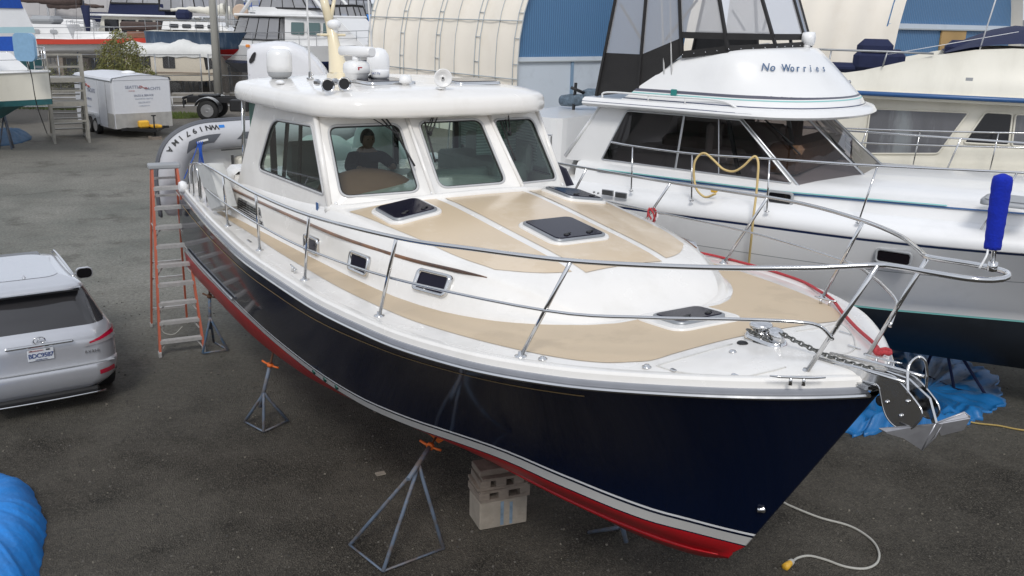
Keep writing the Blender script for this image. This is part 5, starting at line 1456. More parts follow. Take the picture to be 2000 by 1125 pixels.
# ================================================================ silver SUV
def suv():
    pc = (on_z(54, 695, .86) + on_z(105, 690, .86)) / 2; fwd = Vector((-.56, .83, 0)).normalized()
    hd = math.atan2(fwd.y, fwd.x); base = Vector((pc.x, pc.y, 0)) - fwd * .10
    root = thing('parked_car', 'silver grey estate style SUV parked at the left edge, seen from behind', 'car', base, hd)
    paint = mat('silver_paint', (.50, .51, .54), .25, metal=.45, coat=.8, noise=.02)
    N = 15
    # (z, x rear, x front, half width, rear corner radius)
    prof = [(.20, .26, 4.5, .68, .26), (.30, .12, 4.65, .78, .30), (.42, .02, 4.74, .90, .32), (.56, .0, 4.77, .940, .32), (.635, .012, 4.76, .942, .32), (.655, .075, 4.75, .942, .30),
            (.80, .09, 4.72, .940, .28), (.93, .10, 4.6, .935, .27), (1.02, .13, 4.3, .92, .27), (1.09, .17, 3.75, .895, .28), (1.13, .20, 3.60, .865, .28),
            (1.30, .36, 3.25, .79, .27), (1.46, .53, 2.90, .715, .25), (1.53, .60, 2.72, .68, .25), (1.555, .44, 2.62, .665, .22), (1.60, .45, 2.55, .635, .22), (1.635, .54, 2.45, .57, .22), (1.662, .85, 2.25, .42, .2)]
    def ring(z, xr, xf, w, r, off=0.0):
        xr -= off; xf += off; w += off; o = []
        for (cx, cy, a0) in ((xr + r, w - r, 90), (xr + r, -w + r, 180)):
            for k in range(N + 1):
                a = R(a0 + 90 * k / N); o.append(Vector((cx + r * math.cos(a), cy + r * math.sin(a), z)))
        r2 = min(.5, w * .7)
        for (cx, cy, a0) in ((xf - r2, -w + r2, 270), (xf - r2, w - r2, 0)):
            for k in range(N + 1):
                a = R(a0 + 90 * k / N); o.append(Vector((cx + r2 * math.cos(a), cy + r2 * math.sin(a), z)))
        o.append(o[0]); return o
    P_ = [pchip([p[0] for p in prof], [p[i] for p in prof]) for i in (1, 2, 3, 4)]
    def at(z, off=0.0): return ring(z, P_[0](z), P_[1](z), P_[2](z), P_[3](z), off)
    zs = [.20, .25, .30, .36, .42, .5, .56, .60, .635, .645, .655, .72, .80, .87, .93, .98, 1.02, 1.06, 1.09, 1.13]
    b = MB(); rows = [at(z) for z in zs]
    for row, z in zip(rows, zs):               # recess for the number plate and bow the rear panel
        for p in row:
            if p.x < 1.0:
                p.x += .05 * (p.y / .94) ** 2
                if .68 < z < 1.0 and abs(p.y) < .36: p.x += .018
    b.grid(rows); b.poly(rows[0][:-1]); b.build('body', paint, root, autosmooth=40)
    zg = [1.13, 1.20, 1.30, 1.40, 1.46, 1.50, 1.53]
    b = MB(); b.grid([[p + Vector((.05 * (p.y / .94) ** 2 if p.x < 1 else 0, 0, 0)) for p in at(z)] for z in zg]); b.build('windows', M['glass_car'], root)
    b = MB(); zr = [1.545, 1.56, 1.58, 1.60, 1.62, 1.635, 1.65, 1.662]; rows = [[p + Vector((.05 * (p.y / .94) ** 2 if p.x < 1 else 0, 0, 0)) for p in at(z)] for z in zr]
    b.grid(rows); b.poly([p + Vector((0, 0, .004)) for p in rows[-1][:-1]]); b.poly(rows[0][:-1])
    b.build('roof', paint, root, autosmooth=50)
    # pillars: silver strips over the glass band at the rear corners and along the sides
    for s in (-1, 1):
        b = MB(); rows = []
        for z in [1.10, 1.2, 1.3, 1.4, 1.5, 1.56]:
            rg = at(z, .006); L = [p for p in rg if p.x < 1.4 and p.y * s > 0]
            L.sort(key=lambda p: p.x + (0 if abs(p.y) < 10 else 0))
            c = sorted(L, key=lambda p: abs(p.y))  # from centre outwards
            w = P_[2](z); xr = P_[0](z)
            pts = []
            for k in range(7):
                a = k / 6; ang = R(28 + 62 * a); r = P_[3](z) + .006
                pts.append(Vector((xr + r - r * math.cos(ang) + .05 * .8, s * (w - r + r * math.sin(ang)), z)))
            pts.append(Vector((xr + .72 - (z - 1.1) * .9, s * (w + .006), z)))
            rows.append(pts)
        b.grid(rows); b.build('rear_pillar', paint, root)
    # tail lamps
    red = mat('tail_lamp_red', (.42, .01, .04), .12, coat=1.0); clr = mat('tail_lamp_clear', (.62, .60, .62), .12, metal=.5, coat=1.0)
    def patch(y0, y1, zf0, zf1, m, nm, off=.010, s=1, n=8, parent=root):
        b = MB(); rows = []
        for i in range(n + 1):
            y = y0 + (y1 - y0) * i / n; row = []
            for k in range(5):
                z = zf0(y) + (zf1(y) - zf0(y)) * k / 4; xr, w, r = P_[0](z), P_[2](z), P_[3](z); yy = min(y, w - .002)
                x = xr if yy < w - r else xr + r - math.sqrt(max(0, r * r - (yy - (w - r)) ** 2))
                row.append(Vector((x + .05 * (yy / .94) ** 2 - off, s * (yy + (off if yy > w - .08 else 0)), z)))
            rows.append(row)
        b.grid(rows); return b.build(nm, m, parent)
    for s in (-1, 1):
        t = patch(.52, .93, lambda y: .870 + (y - .52) * .08, lambda y: .895 + (y - .52) * .40, clr, 'tail_lamp', s=s)
        patch(.58, .93, lambda y: .905 + (y - .58) * .20, lambda y: .925 + (y - .58) * .34, red, 'red_lens', off=.014, s=s, parent=t)
        patch(.66, .86, lambda y: .49, lambda y: .55 + (y - .66) * .06, red, 'reflector', off=.006, s=s)
    # chrome bar, plate, emblem, model letters
    chrome = M['steel']
    b = MB(); b.box((.095, 0, .985), (.06, .78, .035), bev=.012); b.build('chrome_bar', chrome, root)
    plate = MB(); plate.box((.098, 0, .86), (.012, .305, .152), bev=.005)
    pm = mat('plate_white', (.62, .64, .66), .5); pl = plate.build('number_plate', pm, root)
    pblue = mat('plate_blue', (.03, .06, .20), .5)
    lettering('lettering', 'BDC9587', .080, pblue, pl, (.088, -.0, .852), (0, -1, 0), (0, 0, 1), spacing=.88, bold=.001)
    lettering('lettering', 'WASHINGTON', .024, mat('plate_red', (.45, .08, .08), .5), pl, (.088, .05, .918), (0, -1, 0), (0, 0, 1))
    lettering('lettering', 'EVERGREEN STATE', .016, pblue, pl, (.088, 0, .800), (0, -1, 0), (0, 0, 1))
    bb = MB(); bb.box((.089, -.085, .922), (.004, .045, .018)); bb.box((.089, .11, .922), (.004, .03, .014)); bb.build('tabs', M['black'], pl)
    b = MB(); ec = Vector((.098, 0, 1.048)); b.tube([ec + Vector((0, .068 * math.cos(a), .045 * math.sin(a))) for a in [k * math.pi / 12 for k in range(24)]], .007, closed=True, n=6)
    b.tube([ec + Vector((0, -.012, .040)), ec + Vector((0, .028, -.018)), ec + Vector((0, -.040, -.018))], .0055, n=6); b.build('emblem', chrome, root)
    lettering('model_letters', 'RX350', .05, chrome, root, (.094, -.60, .80), (0, -1, 0), (0, 0, 1), spacing=1.3, extrude=.004)
    # spoiler lip, brake lamp, wiper, roof rails, antenna, sunroof, mirrors, wheels, lower trim
    b = MB(); b.grid([[Vector((.42 + .05 * (y / .6) ** 2 + .10 * k, y, 1.575 - .0 + .01 * k)) for y in [-.60 + 1.2 * i / 10 for i in range(11)]] for k in range(2)] +
                     [[Vector((.46 + .05 * (y / .6) ** 2, y, 1.545)) for y in [-.60 + 1.2 * i / 10 for i in range(11)]]]); b.build('spoiler', paint, root)
    b = MB(); b.box((.50, 0, 1.548), (.10, 1.16, .02)); b.build('spoiler_underside', M['black'], root)
    for s in (-1, 1):
        b = MB(); b.tube(smooth_path([(.85, s * .585, 1.60), (.95, s * .58, 1.655), (1.6, s * .575, 1.68), (2.3, s * .57, 1.67), (2.45, s * .565, 1.62)], 5), .018, n=8); b.build('roof_rail', chrome, root)
        b = MB(); mc_ = Vector((2.98, s * 1.04, 1.12)); A = rrect(.25, .17, .07)
        b.rings([[mc_ + Vector((dx, a * k, c * k)) for a, c in A] for dx, k in ((-.05, .96), (-.045, 1), (.03, .95), (.08, .75), (.11, .4))]); b.bar(mc_, mc_ - Vector((0, s * .16, .03)), .06, .04); mr_ = b.build('wing_mirror', paint, root)
        b = MB(); b.poly([mc_ + Vector((-.052, a * .86, c * .86)) for a, c in A], thick=(-.002, 0, 0)); b.build('mirror_glass', M['black_gloss'], mr_)
        for x in (.98, 3.70):
            b = MB(); b.lathe([(.20, -.11), (.33, -.11), (.355, -.08), (.355, .08), (.33, .11), (.20, .11)], (x, s * .845, .355), (0, 1, 0), n=28); wh = b.build('wheel', M['tire'], root)
            b = MB(); b.lathe([(.0, .10), (.06, .105), (.19, .125), (.23, .112)], (x, s * .83, .355), (0, s, 0), n=20); b.build('rim', M['rim'], wh)
            b = MB(); b.tube([Vector((x + .40 * math.cos(a), s * .930, .34 + .40 * math.sin(a))) for a in [math.pi * k / 14 for k in range(15)]], .035, n=6); b.build('arch_gap', M['black'], root)
    b = MB(); b.box((.16, 0, .26), (.14, 1.30, .10), bev=.03); b.build('lower_valance', M['black'], root)
    b = MB(); b.tube([(.04 + .05 * (y / .9) ** 2, y, .245) for y in [-.72 + 1.44 * i / 12 for i in range(13)]], .012, n=6); b.build('bright_strip', chrome, root)
    b = MB(); b.grid([[Vector((.066 + dx + .05 * (y / .94) ** 2, y, z)) for y in [-.86 + 1.72 * i / 16 for i in range(17)]] for dx, z in ((-.03, .650), (.0, .654))]); b.build('bumper_step', M['grey_pl'], root)
    b = MB(); b.box((2.30, 0, 1.655), (.26, .74, .012), bev=.004); b.build('sunroof', M['black_gloss'], root)
    b = MB(); b.lathe([(.04, 0), (.03, .03), (0, .05)], (.95, 0, 1.652), n=10, sx=1.8, sy=.7); b.build('shark_fin', paint, root)
M['glass_car'] = mat('car_privacy_glass', (.035, .034, .036), .08, coat=.5)
suv()
# ================================================================ helpers for the other boats
def gen_hull(root, st, mats, bands, n_top=6, keel_w=.0, xf=None, name='hull'):
    """st: stations (x, half sheer, z sheer, half chine, z chine, z keel); bands: (z, material) from the top of the chine up"""
    X = [s[0] for s in st]; F = [pchip(X, [s[i] for s in st]) for i in range(1, 6)]
    xs = [X[0] + (X[-1] - X[0]) * (i / 40) for i in range(41)]
    b = MB()
    for sg in (-1, 1):
        rows = []; mr = []
        rows.append([Vector((x, 0, F[4](x))) for x in xs]); mr.append(0)
        rows.append([Vector((x, sg * F[2](x) * .55, F[4](x) * .42 + F[3](x) * .58)) for x in xs]); mr.append(0)
        rows.append([Vector((x, sg * F[2](x), F[3](x))) for x in xs])
        for k in range(1, n_top + 1):
            s = k / n_top
            mr.append(bands[min(k - 1, len(bands) - 1)])
            rows.append([Vector((x, sg * (F[2](x) + (F[0](x) - F[2](x)) * s), F[3](x) + (F[1](x) - F[3](x)) * s)) for x in xs])
        b.grid(rows, 0, True, mrow=mr)
        end = [r[0] for r in rows]
        if sg < 0: e0 = end
        else: b.grid([e0, end], 0, False)
        if sg < 0: top0 = rows[-1]
        else: b.grid([top0, [Vector((0, 0, 0)) + (p + q) / 2 + Vector((0, 0, .04)) for p, q in zip(top0, rows[-1])], rows[-1]], len(mats) - 1)
    return b.build(name, mats, root, weld=True, autosmooth=45)
def frustum(b, x0, x1, w0, w1, z0, z1, ra, rf, tw=.06, mi=0, rad=.0):
    """cabin block: x0 aft, x1 forward; ra / rf rake of aft and forward faces; tw inward lean"""
    B_ = [Vector((x0, -w0, z0)), Vector((x1, -w1, z0)), Vector((x1, w1, z0)), Vector((x0, w0, z0))]
    T_ = [Vector((x0 + ra, -w0 + tw, z1)), Vector((x1 - rf, -w1 + tw, z1)), Vector((x1 - rf, w1 - tw, z1)), Vector((x0 + ra, w0 - tw, z1))]
    b0 = round_poly(B_, rad or .02, 3); t0 = round_poly(T_, rad or .02, 3)
    b.grid([b0, t0], mi, False, closed=True); b.poly(t0, mi=mi); return B_, T_
def quad_on(A, B_, C_, D, s0, s1, t0, t1, off, r=.05, n=3):
    """window outline on face A(bottom aft) B(bottom fwd) C(top fwd) D(top aft)"""
    f = lambda s, t: (A * (1 - s) + B_ * s) * (1 - t) + (D * (1 - s) + C_ * s) * t
    nr = (B_ - A).cross(D - A).normalized()
    if off < 0: nr = -nr; off = -off
    return [p + nr * off for p in round_poly([f(s0, t0), f(s1, t0), f(s1, t1), f(s0, t1)], r, n)], nr
def rail_run(root, pts, h, posts, m, r=.015, mid=True, name='guard_rail'):
    """pts deck-edge points; one part: rail, with stanchions as parts"""
    sp = smooth_path(pts, 5); b = MB(); b.tube([p + Vector((0, 0, h)) for p in sp], r, n=6)
    o = b.build(name, m, root)
    if mid: b = MB(); b.tube([p + Vector((0, 0, h * .5)) for p in sp], r * .6, n=5); b.build('mid_wire', m, o)
    for k in range(posts):
        p = sp[int(k * (len(sp) - 1) / max(1, posts - 1))]; b = MB(); b.tube([p, p + Vector((0, 0, h))], r * .85, n=6); b.build('stanchion', m, o)
    return o

# ================================================================ white flybridge yacht to the right
F2 = Frame((8.3, 12.0), R(-35))
y2 = thing('motor_yacht', 'big white flybridge yacht with black canvas enclosure, right of the navy yacht', 'motor yacht', F2.o, R(-35))
def px2(fn, px, py, k): return getattr(F2, fn)(px, py, k)
def Q(u, v, z): return Vector((-u, v, z))
s2U = [-2.5, -2.2, -1.4, -.4, .6, 1.4, 2.4, 3.6, 5.0, 6.5, 8.0, 9.6]
s2V = pchip(s2U, [0, .42, 1.05, 1.55, 1.86, 2.04, 2.20, 2.28, 2.28, 2.22, 2.10, 1.95])
s2Z = pchip([-2.5, 0, 1.5, 3, 4.5, 6, 9.6], [2.72, 2.56, 2.49, 2.46, 2.44, 2.41, 2.36])
w2V = pchip([-1.3, -.6, .3, 1.2, 2.05, 2.95, 3.6, 5, 7, 9.6], [0, .30, .68, 1.02, 1.34, 1.66, 1.80, 1.92, 1.92, 1.82])
w2Z = pchip([-1.3, 9.6], [1.38, 1.34])
k2Z = pchip([-1.1, -.6, 0, 1.2, 2.5, 5, 9.6], [1.10, .80, .60, .50, .48, .48, .5])
def y2hull():
    b = MB(); n = 46; ts_ = [i / n for i in range(n + 1)]
    L = lambda f, u0, t: f(u0 + (9.6 - u0) * t ** 1.4)
    sh = lambda u: Vector((u, s2V(u), s2Z(u))); wl = lambda u: Vector((u, w2V(u), w2Z(u))); kl = lambda u: Vector((u, 0, k2Z(u)))
    ends = []
    for sg in (-1, 1):
        rows = []; mr = []
        def add(fn, m): rows.append([Q(q.x, sg * q.y, q.z) for q in (fn(t) for t in ts_)]); mr.append(m)
        add(lambda t: L(kl, -1.1, t), 1)
        add(lambda t: L(kl, -1.1, t).lerp(L(wl, -1.3, t), .5) + Vector((0, .34 * min(1, t * 4), -.26 * min(1, t * 4))), 1)
        add(lambda t: L(wl, -1.3, t) - Vector((0, .02 * min(1, t * 5), .22)), 1)
        add(lambda t: L(wl, -1.3, t) - Vector((0, 0, .0)), 2)
        add(lambda t: L(wl, -1.3, t) + Vector((0, .004, .025)), 0)
        def mid(s):
            def g(t):
                q = L(wl, -1.3, t).lerp(L(sh, -2.5, t), s); q.y = max(0, q.y + .06 * math.sin(math.pi * s) * (1 - 2.2 * math.exp(-((q.x - .0) / 2.5) ** 2))); return q
            return g
        for s in (.15, .3, .45): add(mid(s), 0)
        add(mid(.575), 3); add(mid(.585), 0)
        for s in (.72, .86, .955): add(mid(s), 0)
        mr[-1] = 4
        add(mid(.985), 0)
        add(lambda t: L(sh, -2.5, t) + Vector((0, .012, .0)), 0)
        add(lambda t: L(sh, -2.5, t) + Vector((0, -.05 * min(1, t * 5), .12)), 0)
        add(lambda t: L(sh, -2.5, t) + Vector((0, -.13 * min(1, t * 5), .22)), 0)
        b.grid(rows, 0, True, mrow=mr); ends.append(rows)
    b.grid([[r[-1] for r in ends[0]], [r[-1] for r in ends[1]]], 0, False)
    b.grid([ends[0][-1], [Vector(((p.x + q.x) / 2, 0, p.z + .05)) for p, q in zip(ends[0][-1], ends[1][-1])], ends[1][-1]], 0)
    return b.build('hull', [M['hull_white'], M['green_black'], M['teal_stripe'], M['grey_pl'], M['dkblue_stripe']], y2, weld=True)
y2hull()
dz2 = lambda u: s2Z(u) + .22
# portlights and vents in the hull / house side, found by where they show
def port2(px, py, v, w, h, par=y2):
    c = px2('y', px, py, v); b = MB(); A = rrect(w, h, .05); B_ = rrect(w - .06, h - .06, .035)
    T = lambda a, c_, d: c + Vector((a, -d, c_))
    b.rings([[T(a, c_, -.02) for a, c_ in A], [T(a, c_, .018) for a, c_ in A], [T(a, c_, .018) for a, c_ in B_], [T(a, c_, -.0) for a, c_ in B_]], cap0=False, cap1=False)
    o = b.build('portlight', M['grey_pl'], par); b = MB(); b.poly([T(a, c_, .004) for a, c_ in B_]); b.build('pane', M['black_gloss'], o)
port2(1745, 503, -2.19, .46, .20)
# foredeck trunk (low crowned box ahead of the windshield)
def hullv(px, py, v): return px2('y', px, py, v)
b = MB(); rows = []
for u, w, z in ((-.9, .25, 2.80), (-.5, .75, 2.92), (.2, 1.10, 2.98), (1.2, 1.40, 2.98), (2.2, 1.56, 2.96), (3.4, 1.66, 2.93), (4.4, 1.70, 2.90), (7.7, 1.72, 2.90)):
    zb = dz2(u) - .04; c_ = .10
    half = [(w + .20, zb), (w + .10, zb + .02), (w + .04, z - .06), (w - .02, z), (w * .75, z + c_ * .45), (w * .4, z + c_ * .85)]
    rows.append([Q(u, -v, zz) for v, zz in half] + [Q(u, 0, z + c_)] + [Q(u, v, zz) for v, zz in half[::-1]])
b.grid(rows); b.build('cabin_trunk', M['gelcoat2'], y2)
b = MB()
for dv, m_ in ((0, 0),):
    b.grid([[Q(u, -(w + .075 - .03 * k), z - .10 + .016 * k) for u, w, z in ((-.2, .92, 2.95), (.5, 1.2, 2.98), (1.2, 1.40, 2.98), (2.2, 1.56, 2.96), (3.4, 1.66, 2.93), (4.4, 1.70, 2.90), (7.3, 1.72, 2.90))] for k in range(2)], 0)
b.build('trunk_stripe', M['blue_stripe'], y2)
b = MB(); b.grid([[Q(u, -(w + .075 - .03 * k), z - .072 + .010 * k) for u, w, z in ((2.2, 1.56, 2.96), (3.4, 1.66, 2.93), (4.4, 1.70, 2.90), (7.3, 1.72, 2.90))] for k in range(2)], 0)
b.build('teal_pinstripe', M['teal_stripe'], y2)
port2(1523, 387, -1.80, .38, .20)
for qx, qy in ((1187, 376), (1213, 381)):
    c = px2('y', qx, qy, -2.24); b = MB(); b.box(c, (.20, .03, .085), bev=.008); o = b.build('louvre_vent', M['steel_dull'], y2)
    b = MB()
    for k in range(4): b.box(c + Vector((0, -.018, -.028 + .018 * k)), (.17, .006, .007))
    b.build('slats', M['interior_dk'], o)
for qx, qy in ((1161, 375), (1169, 377)):
    c = px2('y', qx, qy, -2.24); b = MB(); b.lathe([(.016, 0), (.016, .02), (0, .024)], c, (0, -1, 0), n=10); b.build('fitting', M['grey_pl'], y2)
c = px2('y', 1395, 372, -2.10); b = MB(); b.box(c, (.09, .06, .06), bev=.012); so = b.build('shore_socket', M['yellow'], y2)
# hatch on the foredeck
b = MB(); c = Vector((0, 0, 0)) + F2.z(1975, 398, 3.07); A = rrect(.62, .62, .1)
b.rings([[c + Vector((a, k, 0)) for a, k in A], [c + Vector((a, k, .05)) for a, k in A], [c + Vector((a * .92, k * .92, .06)) for a, k in A]], cap0=False)
hh_ = b.build('deck_hatch', M['steel_dull'], y2); b = MB(); b.poly([c + Vector((a * .86, k * .86, .064)) for a, k in A], thick=(0, 0, .003)); b.build('lens', M['grey_pl'], hh_)
# house walls: side with long dark window; raked windshield
zt2 = 3.80
wallm = M['gelcoat2']
for sg in (-1, 1):
    f = lambda p: Vector((p.x, p.y * sg, p.z))
    o_ = [f(Q(8.0, 1.62, 2.90)), f(Q(4.15, 1.58, 2.90)), f(Q(5.15, 1.50, zt2)), f(Q(7.45, 1.52, zt2))]
    h_ = round_poly([f(Q(7.33, 1.605, 2.96)), f(Q(4.26, 1.58, 2.93)), f(Q(5.13, 1.51, 3.745)), f(Q(6.97, 1.53, 3.745))], [.03, .03, .03, .05], 3)
    b = MB(); b.poly(o_, [h_], thick=(0, -sg * .04, 0)); b.build('cabin_side', wallm, y2)
    b = MB(); b.tube(h_, .014, closed=True, n=6); 
    sf = b.build('side_window', M['alu'], y2)
    b = MB(); b.poly([p - Vector((0, sg * .012, 0)) for p in h_]); b.build('pane', M['glass_dk'], sf)
    b = MB(); b.bar(f(Q(6.05, 1.60, 2.95)), f(Q(6.0, 1.53, 3.75)), .03, .02); b.build('mullion', M['alu'], sf)
    b = MB(); b.bar(f(Q(5.35, 1.60, 2.95)), f(Q(5.45, 1.53, 3.75)), .012, .01); b.build('mullion', M['alu'], sf)
wsb = [Q(4.15, -1.58, 2.90), Q(3.52, -.55, 2.965), Q(3.52, .55, 2.965), Q(4.15, 1.58, 2.90)]
wst = [Q(5.15, -1.50, zt2), Q(4.55, -.50, zt2), Q(4.55, .50, zt2), Q(5.15, 1.50, zt2)]
wsr = bpy.data.objects
for i in range(3):
    q = [wsb[i], wsb[i + 1], wst[i + 1], wst[i]]
    b = MB(); b.tube(q, .022, closed=True, n=6); fr = b.build('windshield', M['alu'], y2)
    b = MB(); b.poly(q); b.build('pane', M['glass_dk'], fr)
for i, (px0, py0, px1, py1) in enumerate(((1606, 262, 1620, 308), (1622, 310, 1637, 338))):
    pass
b = MB(); a = wst[1].lerp(wst[2], .3) + Vector((.1, 0, -.12)); m = a + Vector((.55, -.25, -.38)); b.tube([a, m], .012, n=6); b.tube([m + Vector((-.12, -.06, .10)), m + Vector((.22, -.02, -.20))], .014, n=6); b.build('wiper', M['black'], y2)
b = MB(); a = wst[0].lerp(wst[1], .3) + Vector((.1, -.02, -.05)); m = a + Vector((.45, -.0, -.32)); b.tube([a, m], .012, n=6); b.tube([m + Vector((-.25, .25, .06)), m + Vector((.18, -.20, -.10))], .014, n=6); b.build('wiper', M['black'], y2)
b = MB(); b.tube([Q(7.42, -1.5, 3.82), Q(8.0, -1.62, 2.95)], .03, n=6); b.grid([[Q(7.45, v, 3.8) for v in (-1.5, 1.5)], [Q(8.0, v, 2.6) for v in (-1.6, 1.6)]]); b.build('aft_bulkhead', wallm, y2)
# interior of the saloon
b = MB(); b.poly([Q(8.0, -1.5, 2.55), Q(3.6, -1.3, 2.88), Q(3.6, 1.3, 2.88), Q(8.0, 1.5, 2.55)]); b.build('saloon_floor', mat('dark_carpet', (.16, .14, .13), .9), y2)
b = MB(); b.box(Q(4.55, -.1, 3.2), (.5, 2.2, .42), bev=.06); b.box(Q(4.9, .2, 3.42), (.2, .25, .7), bev=.02); b.build('helm_console', mat('cherry_wood', (.14, .075, .04), .6, noise=.2), y2)
b = MB(); b.box(Q(6.4, .9, 2.95), (2.0, .7, .45), bev=.08); b.box(Q(6.4, 1.25, 3.25), (2.0, .2, .4), bev=.06); b.build('sofa', mat('beige_cushion', (.42, .38, .33), .8), y2)
b = MB(); b.box(Q(5.6, -.7, 3.1), (.45, .45, .2), bev=.05); b.box(Q(5.85, -.7, 3.35), (.12, .45, .5), bev=.05); b.build('helm_chair', mat('pale_cushion', (.48, .46, .42), .7), y2)
b = MB()
for u, v in ((4.35, -.9), (5.1, -1.35), (5.1, 1.3), (7.3, -1.3)): b.bar(Q(u, v, 2.8), Q(u + .3, v, 3.8), .05, .05)
b.build('posts', M['interior_dk'], y2)
b = MB(); b.box(Q(6.6, 1.48, 3.3), (1.1, .02, .75)); b.build('curtain', mat('brown_curtain', (.12, .06, .035), .9), y2)
# flybridge deck slab, coaming and stripes
def out2(u0, uf, w, n=10, rad=1.2):
    e_ = min(1.1, (u0 - uf) * .5)
    o = [(u0, -w), (u0 - (u0 - uf - e_) * .5, -w), (uf + e_, -w), (uf + e_ * .41, -w * .80), (uf + e_ * .10, -w * .42), (uf, 0), (uf + e_ * .10, w * .42), (uf + e_ * .41, w * .80), (uf + e_, w), (u0 - (u0 - uf - e_) * .5, w), (u0, w)]
    s = smooth_path([(u, v, 0) for u, v in o], 5); return s
def ring2(u0, uf, w, z): return [Q(p.x, p.y, z) for p in out2(u0, uf, w)]
b = MB(); b.rings([ring2(7.55, 4.0, 1.66, 3.78), ring2(7.6, 3.78, 1.80, 3.80), ring2(7.6, 3.72, 1.84, 3.84), ring2(7.6, 3.76, 1.82, 3.90), ring2(7.6, 3.86, 1.76, 3.93)])
b.build('flybridge_deck', M['gelcoat2'], y2, autosmooth=50)
b = MB(); b.grid([ring2(7.6, 3.745, 1.832, 3.868), ring2(7.6, 3.765, 1.825, 3.882)]); b.build('deck_pinstripe', M['dkblue_stripe'], y2)
co = [(7.0, 3.88, 1.70, 3.92), (6.85, 3.94, 1.66, 4.02), (6.75, 4.05, 1.62, 4.12), (6.5, 4.24, 1.56, 4.30), (6.28, 4.44, 1.50, 4.46), (6.12, 4.62, 1.44, 4.58), (6.05, 4.72, 1.38, 4.625), (6.05, 4.84, 1.28, 4.62)]
b = MB(); rows = []
rows = [ring2(*c) for c in co]
for k_, r_ in enumerate(rows):
    fz = (k_ / (len(rows) - 1)) ** 2
    for p in r_: p.z += fz * (.02 + .11 * max(0, min(1, (p.x + 6.3) / 1.4)))
b.grid(rows); b.poly(rows[-1]); b.grid([rows[0][:1] + [], rows[0][:1]]) if False else None
b.grid([[r[0] for r in rows], [r[-1] for r in rows]], 0, False)
b.build('flybridge_coaming', M['gelcoat2'], y2)
def coam_band(z0, z1, m, nm, k0=0, k1=None):
    def at(z):
        Z = [c[3] for c in co][:6]; return ring2(pchip(Z, [c[0] for c in co][:6])(z), pchip(Z, [c[1] for c in co][:6])(z) - .006, pchip(Z, [c[2] for c in co][:6])(z) + .006, z)
    b = MB(); b.grid([at(z0)[k0:k1], at(z1)[k0:k1]]); return b.build(nm, m, y2)
coam_band(4.065, 4.105, mat('stripe_charcoal', (.09, .09, .12), .4), 'coaming_stripe'); coam_band(4.035, 4.048, M['teal_stripe'], 'coaming_pinstripe')
coam_band(3.945, 3.957, M['dkblue_stripe'], 'coaming_pinstripe')
# boat name on the front of the coaming
nb = Vector((0, 0, 0))
for i, ch in enumerate('No Worries'):
    if ch == ' ': continue
    # follow the curved front between two points found on the coaming
    t = i / 9.0; tx = 1499 + 112 * t
    Z = 4.43 - .02 * t
    ringp = ring2(pchip([c[3] for c in co][:6], [c[0] for c in co][:6])(Z), pchip([c[3] for c in co][:6], [c[1] for c in co][:6])(Z) - .010, pchip([c[3] for c in co][:6], [c[2] for c in co][:6])(Z) + .010, Z)
    best = None
    for k in range(len(ringp) - 1):
        for f in (0, .2, .4, .6, .8):
            p = ringp[k].lerp(ringp[k + 1], f); w = F2.o + F2.h * p.x + F2.p * p.y + Vector((0, 0, p.z)); e = abs(proj(w)[0] - tx)
            if k > len(ringp) * .85: continue
            sc_ = (max(0, e - 6) * 1000 + w.length)
            if best is None or sc_ < best[0]: best = (sc_, p, (ringp[k + 1] - ringp[k]).normalized())
    _, p, tg = best; p = p + Vector((tg.y, -tg.x, 0)) * .012 + Vector((0, 0, .06 * max(0, min(1, (p.x + 6.3) / 1.4))))
    lettering('boat_name_letter', ch, .15, mat('name_blue', (.05, .11, .22), .4) if i == 0 else bpy.data.materials['name_blue'], y2, p, tg, Vector((-.45, 0, .89)), shear=.15, bold=.002)
# spotlight, horns, side light, antennas, grab rail
c = Q(4.86, .25, 4.76); b = MB(); b.lathe([(.05, -.02), (.06, .02), (.03, .05), (0, .05)], c, n=12); b.lathe([(.09, -.09), (.10, -.02), (.10, .08), (.07, .09), (0, .09)], c + Vector((.02, 0, .12)), (1, .1, 0), n=16); b.build('spotlight', M['white'], y2)
for s, u, z in ((0, 4.53, 4.40), (1, 4.25, 4.22)):
    b = MB(); b.lathe([(.012, -.24), (.015, -.08), (.04, 0), (.0, 0)], Q(u, .30 + .18 * s, z), (.8, -.5, 0), n=14); b.lathe([(.012, -.20), (.015, -.08), (.035, 0), (0, 0)], Q(u, .42 + .18 * s, z + .02), (.8, -.5, 0), n=14); b.build('horn', M['steel'], y2)
c = px2('y', 1316, 181, -1.66); b = MB(); b.box(c, (.09, .05, .10), bev=.01); sl2 = b.build('side_light', mat('teal_lens', (.03, .22, .2), .2), y2)
for (a, t, r_) in (((1298, 165), (1290, -60), .016), ((1312, 160), (1308, -60), .012)):
    p0 = px2('y', *a, -1.55); p1 = px2('y', *t, -1.45); b = MB(); b.tube([p0, p1], [r_, r_ * .7], n=6); b.box(p0, (.06, .05, .06), bev=.01); b.build('whip_antenna', M['gelcoat2'], y2)
b = MB(); b.tube(smooth_path([Q(7.3, -1.74, 3.93), Q(7.2, -1.74, 4.02), Q(6.3, -1.76, 4.02), Q(5.4, -1.74, 4.02), Q(5.1, -1.72, 3.93)], 5), .016, n=6)
for u in (6.5, 5.9): b.tube([Q(u, -1.75, 3.93), Q(u, -1.75, 4.02)], .012, n=6)
b.build('grab_rail', M['gelcoat2'], y2)
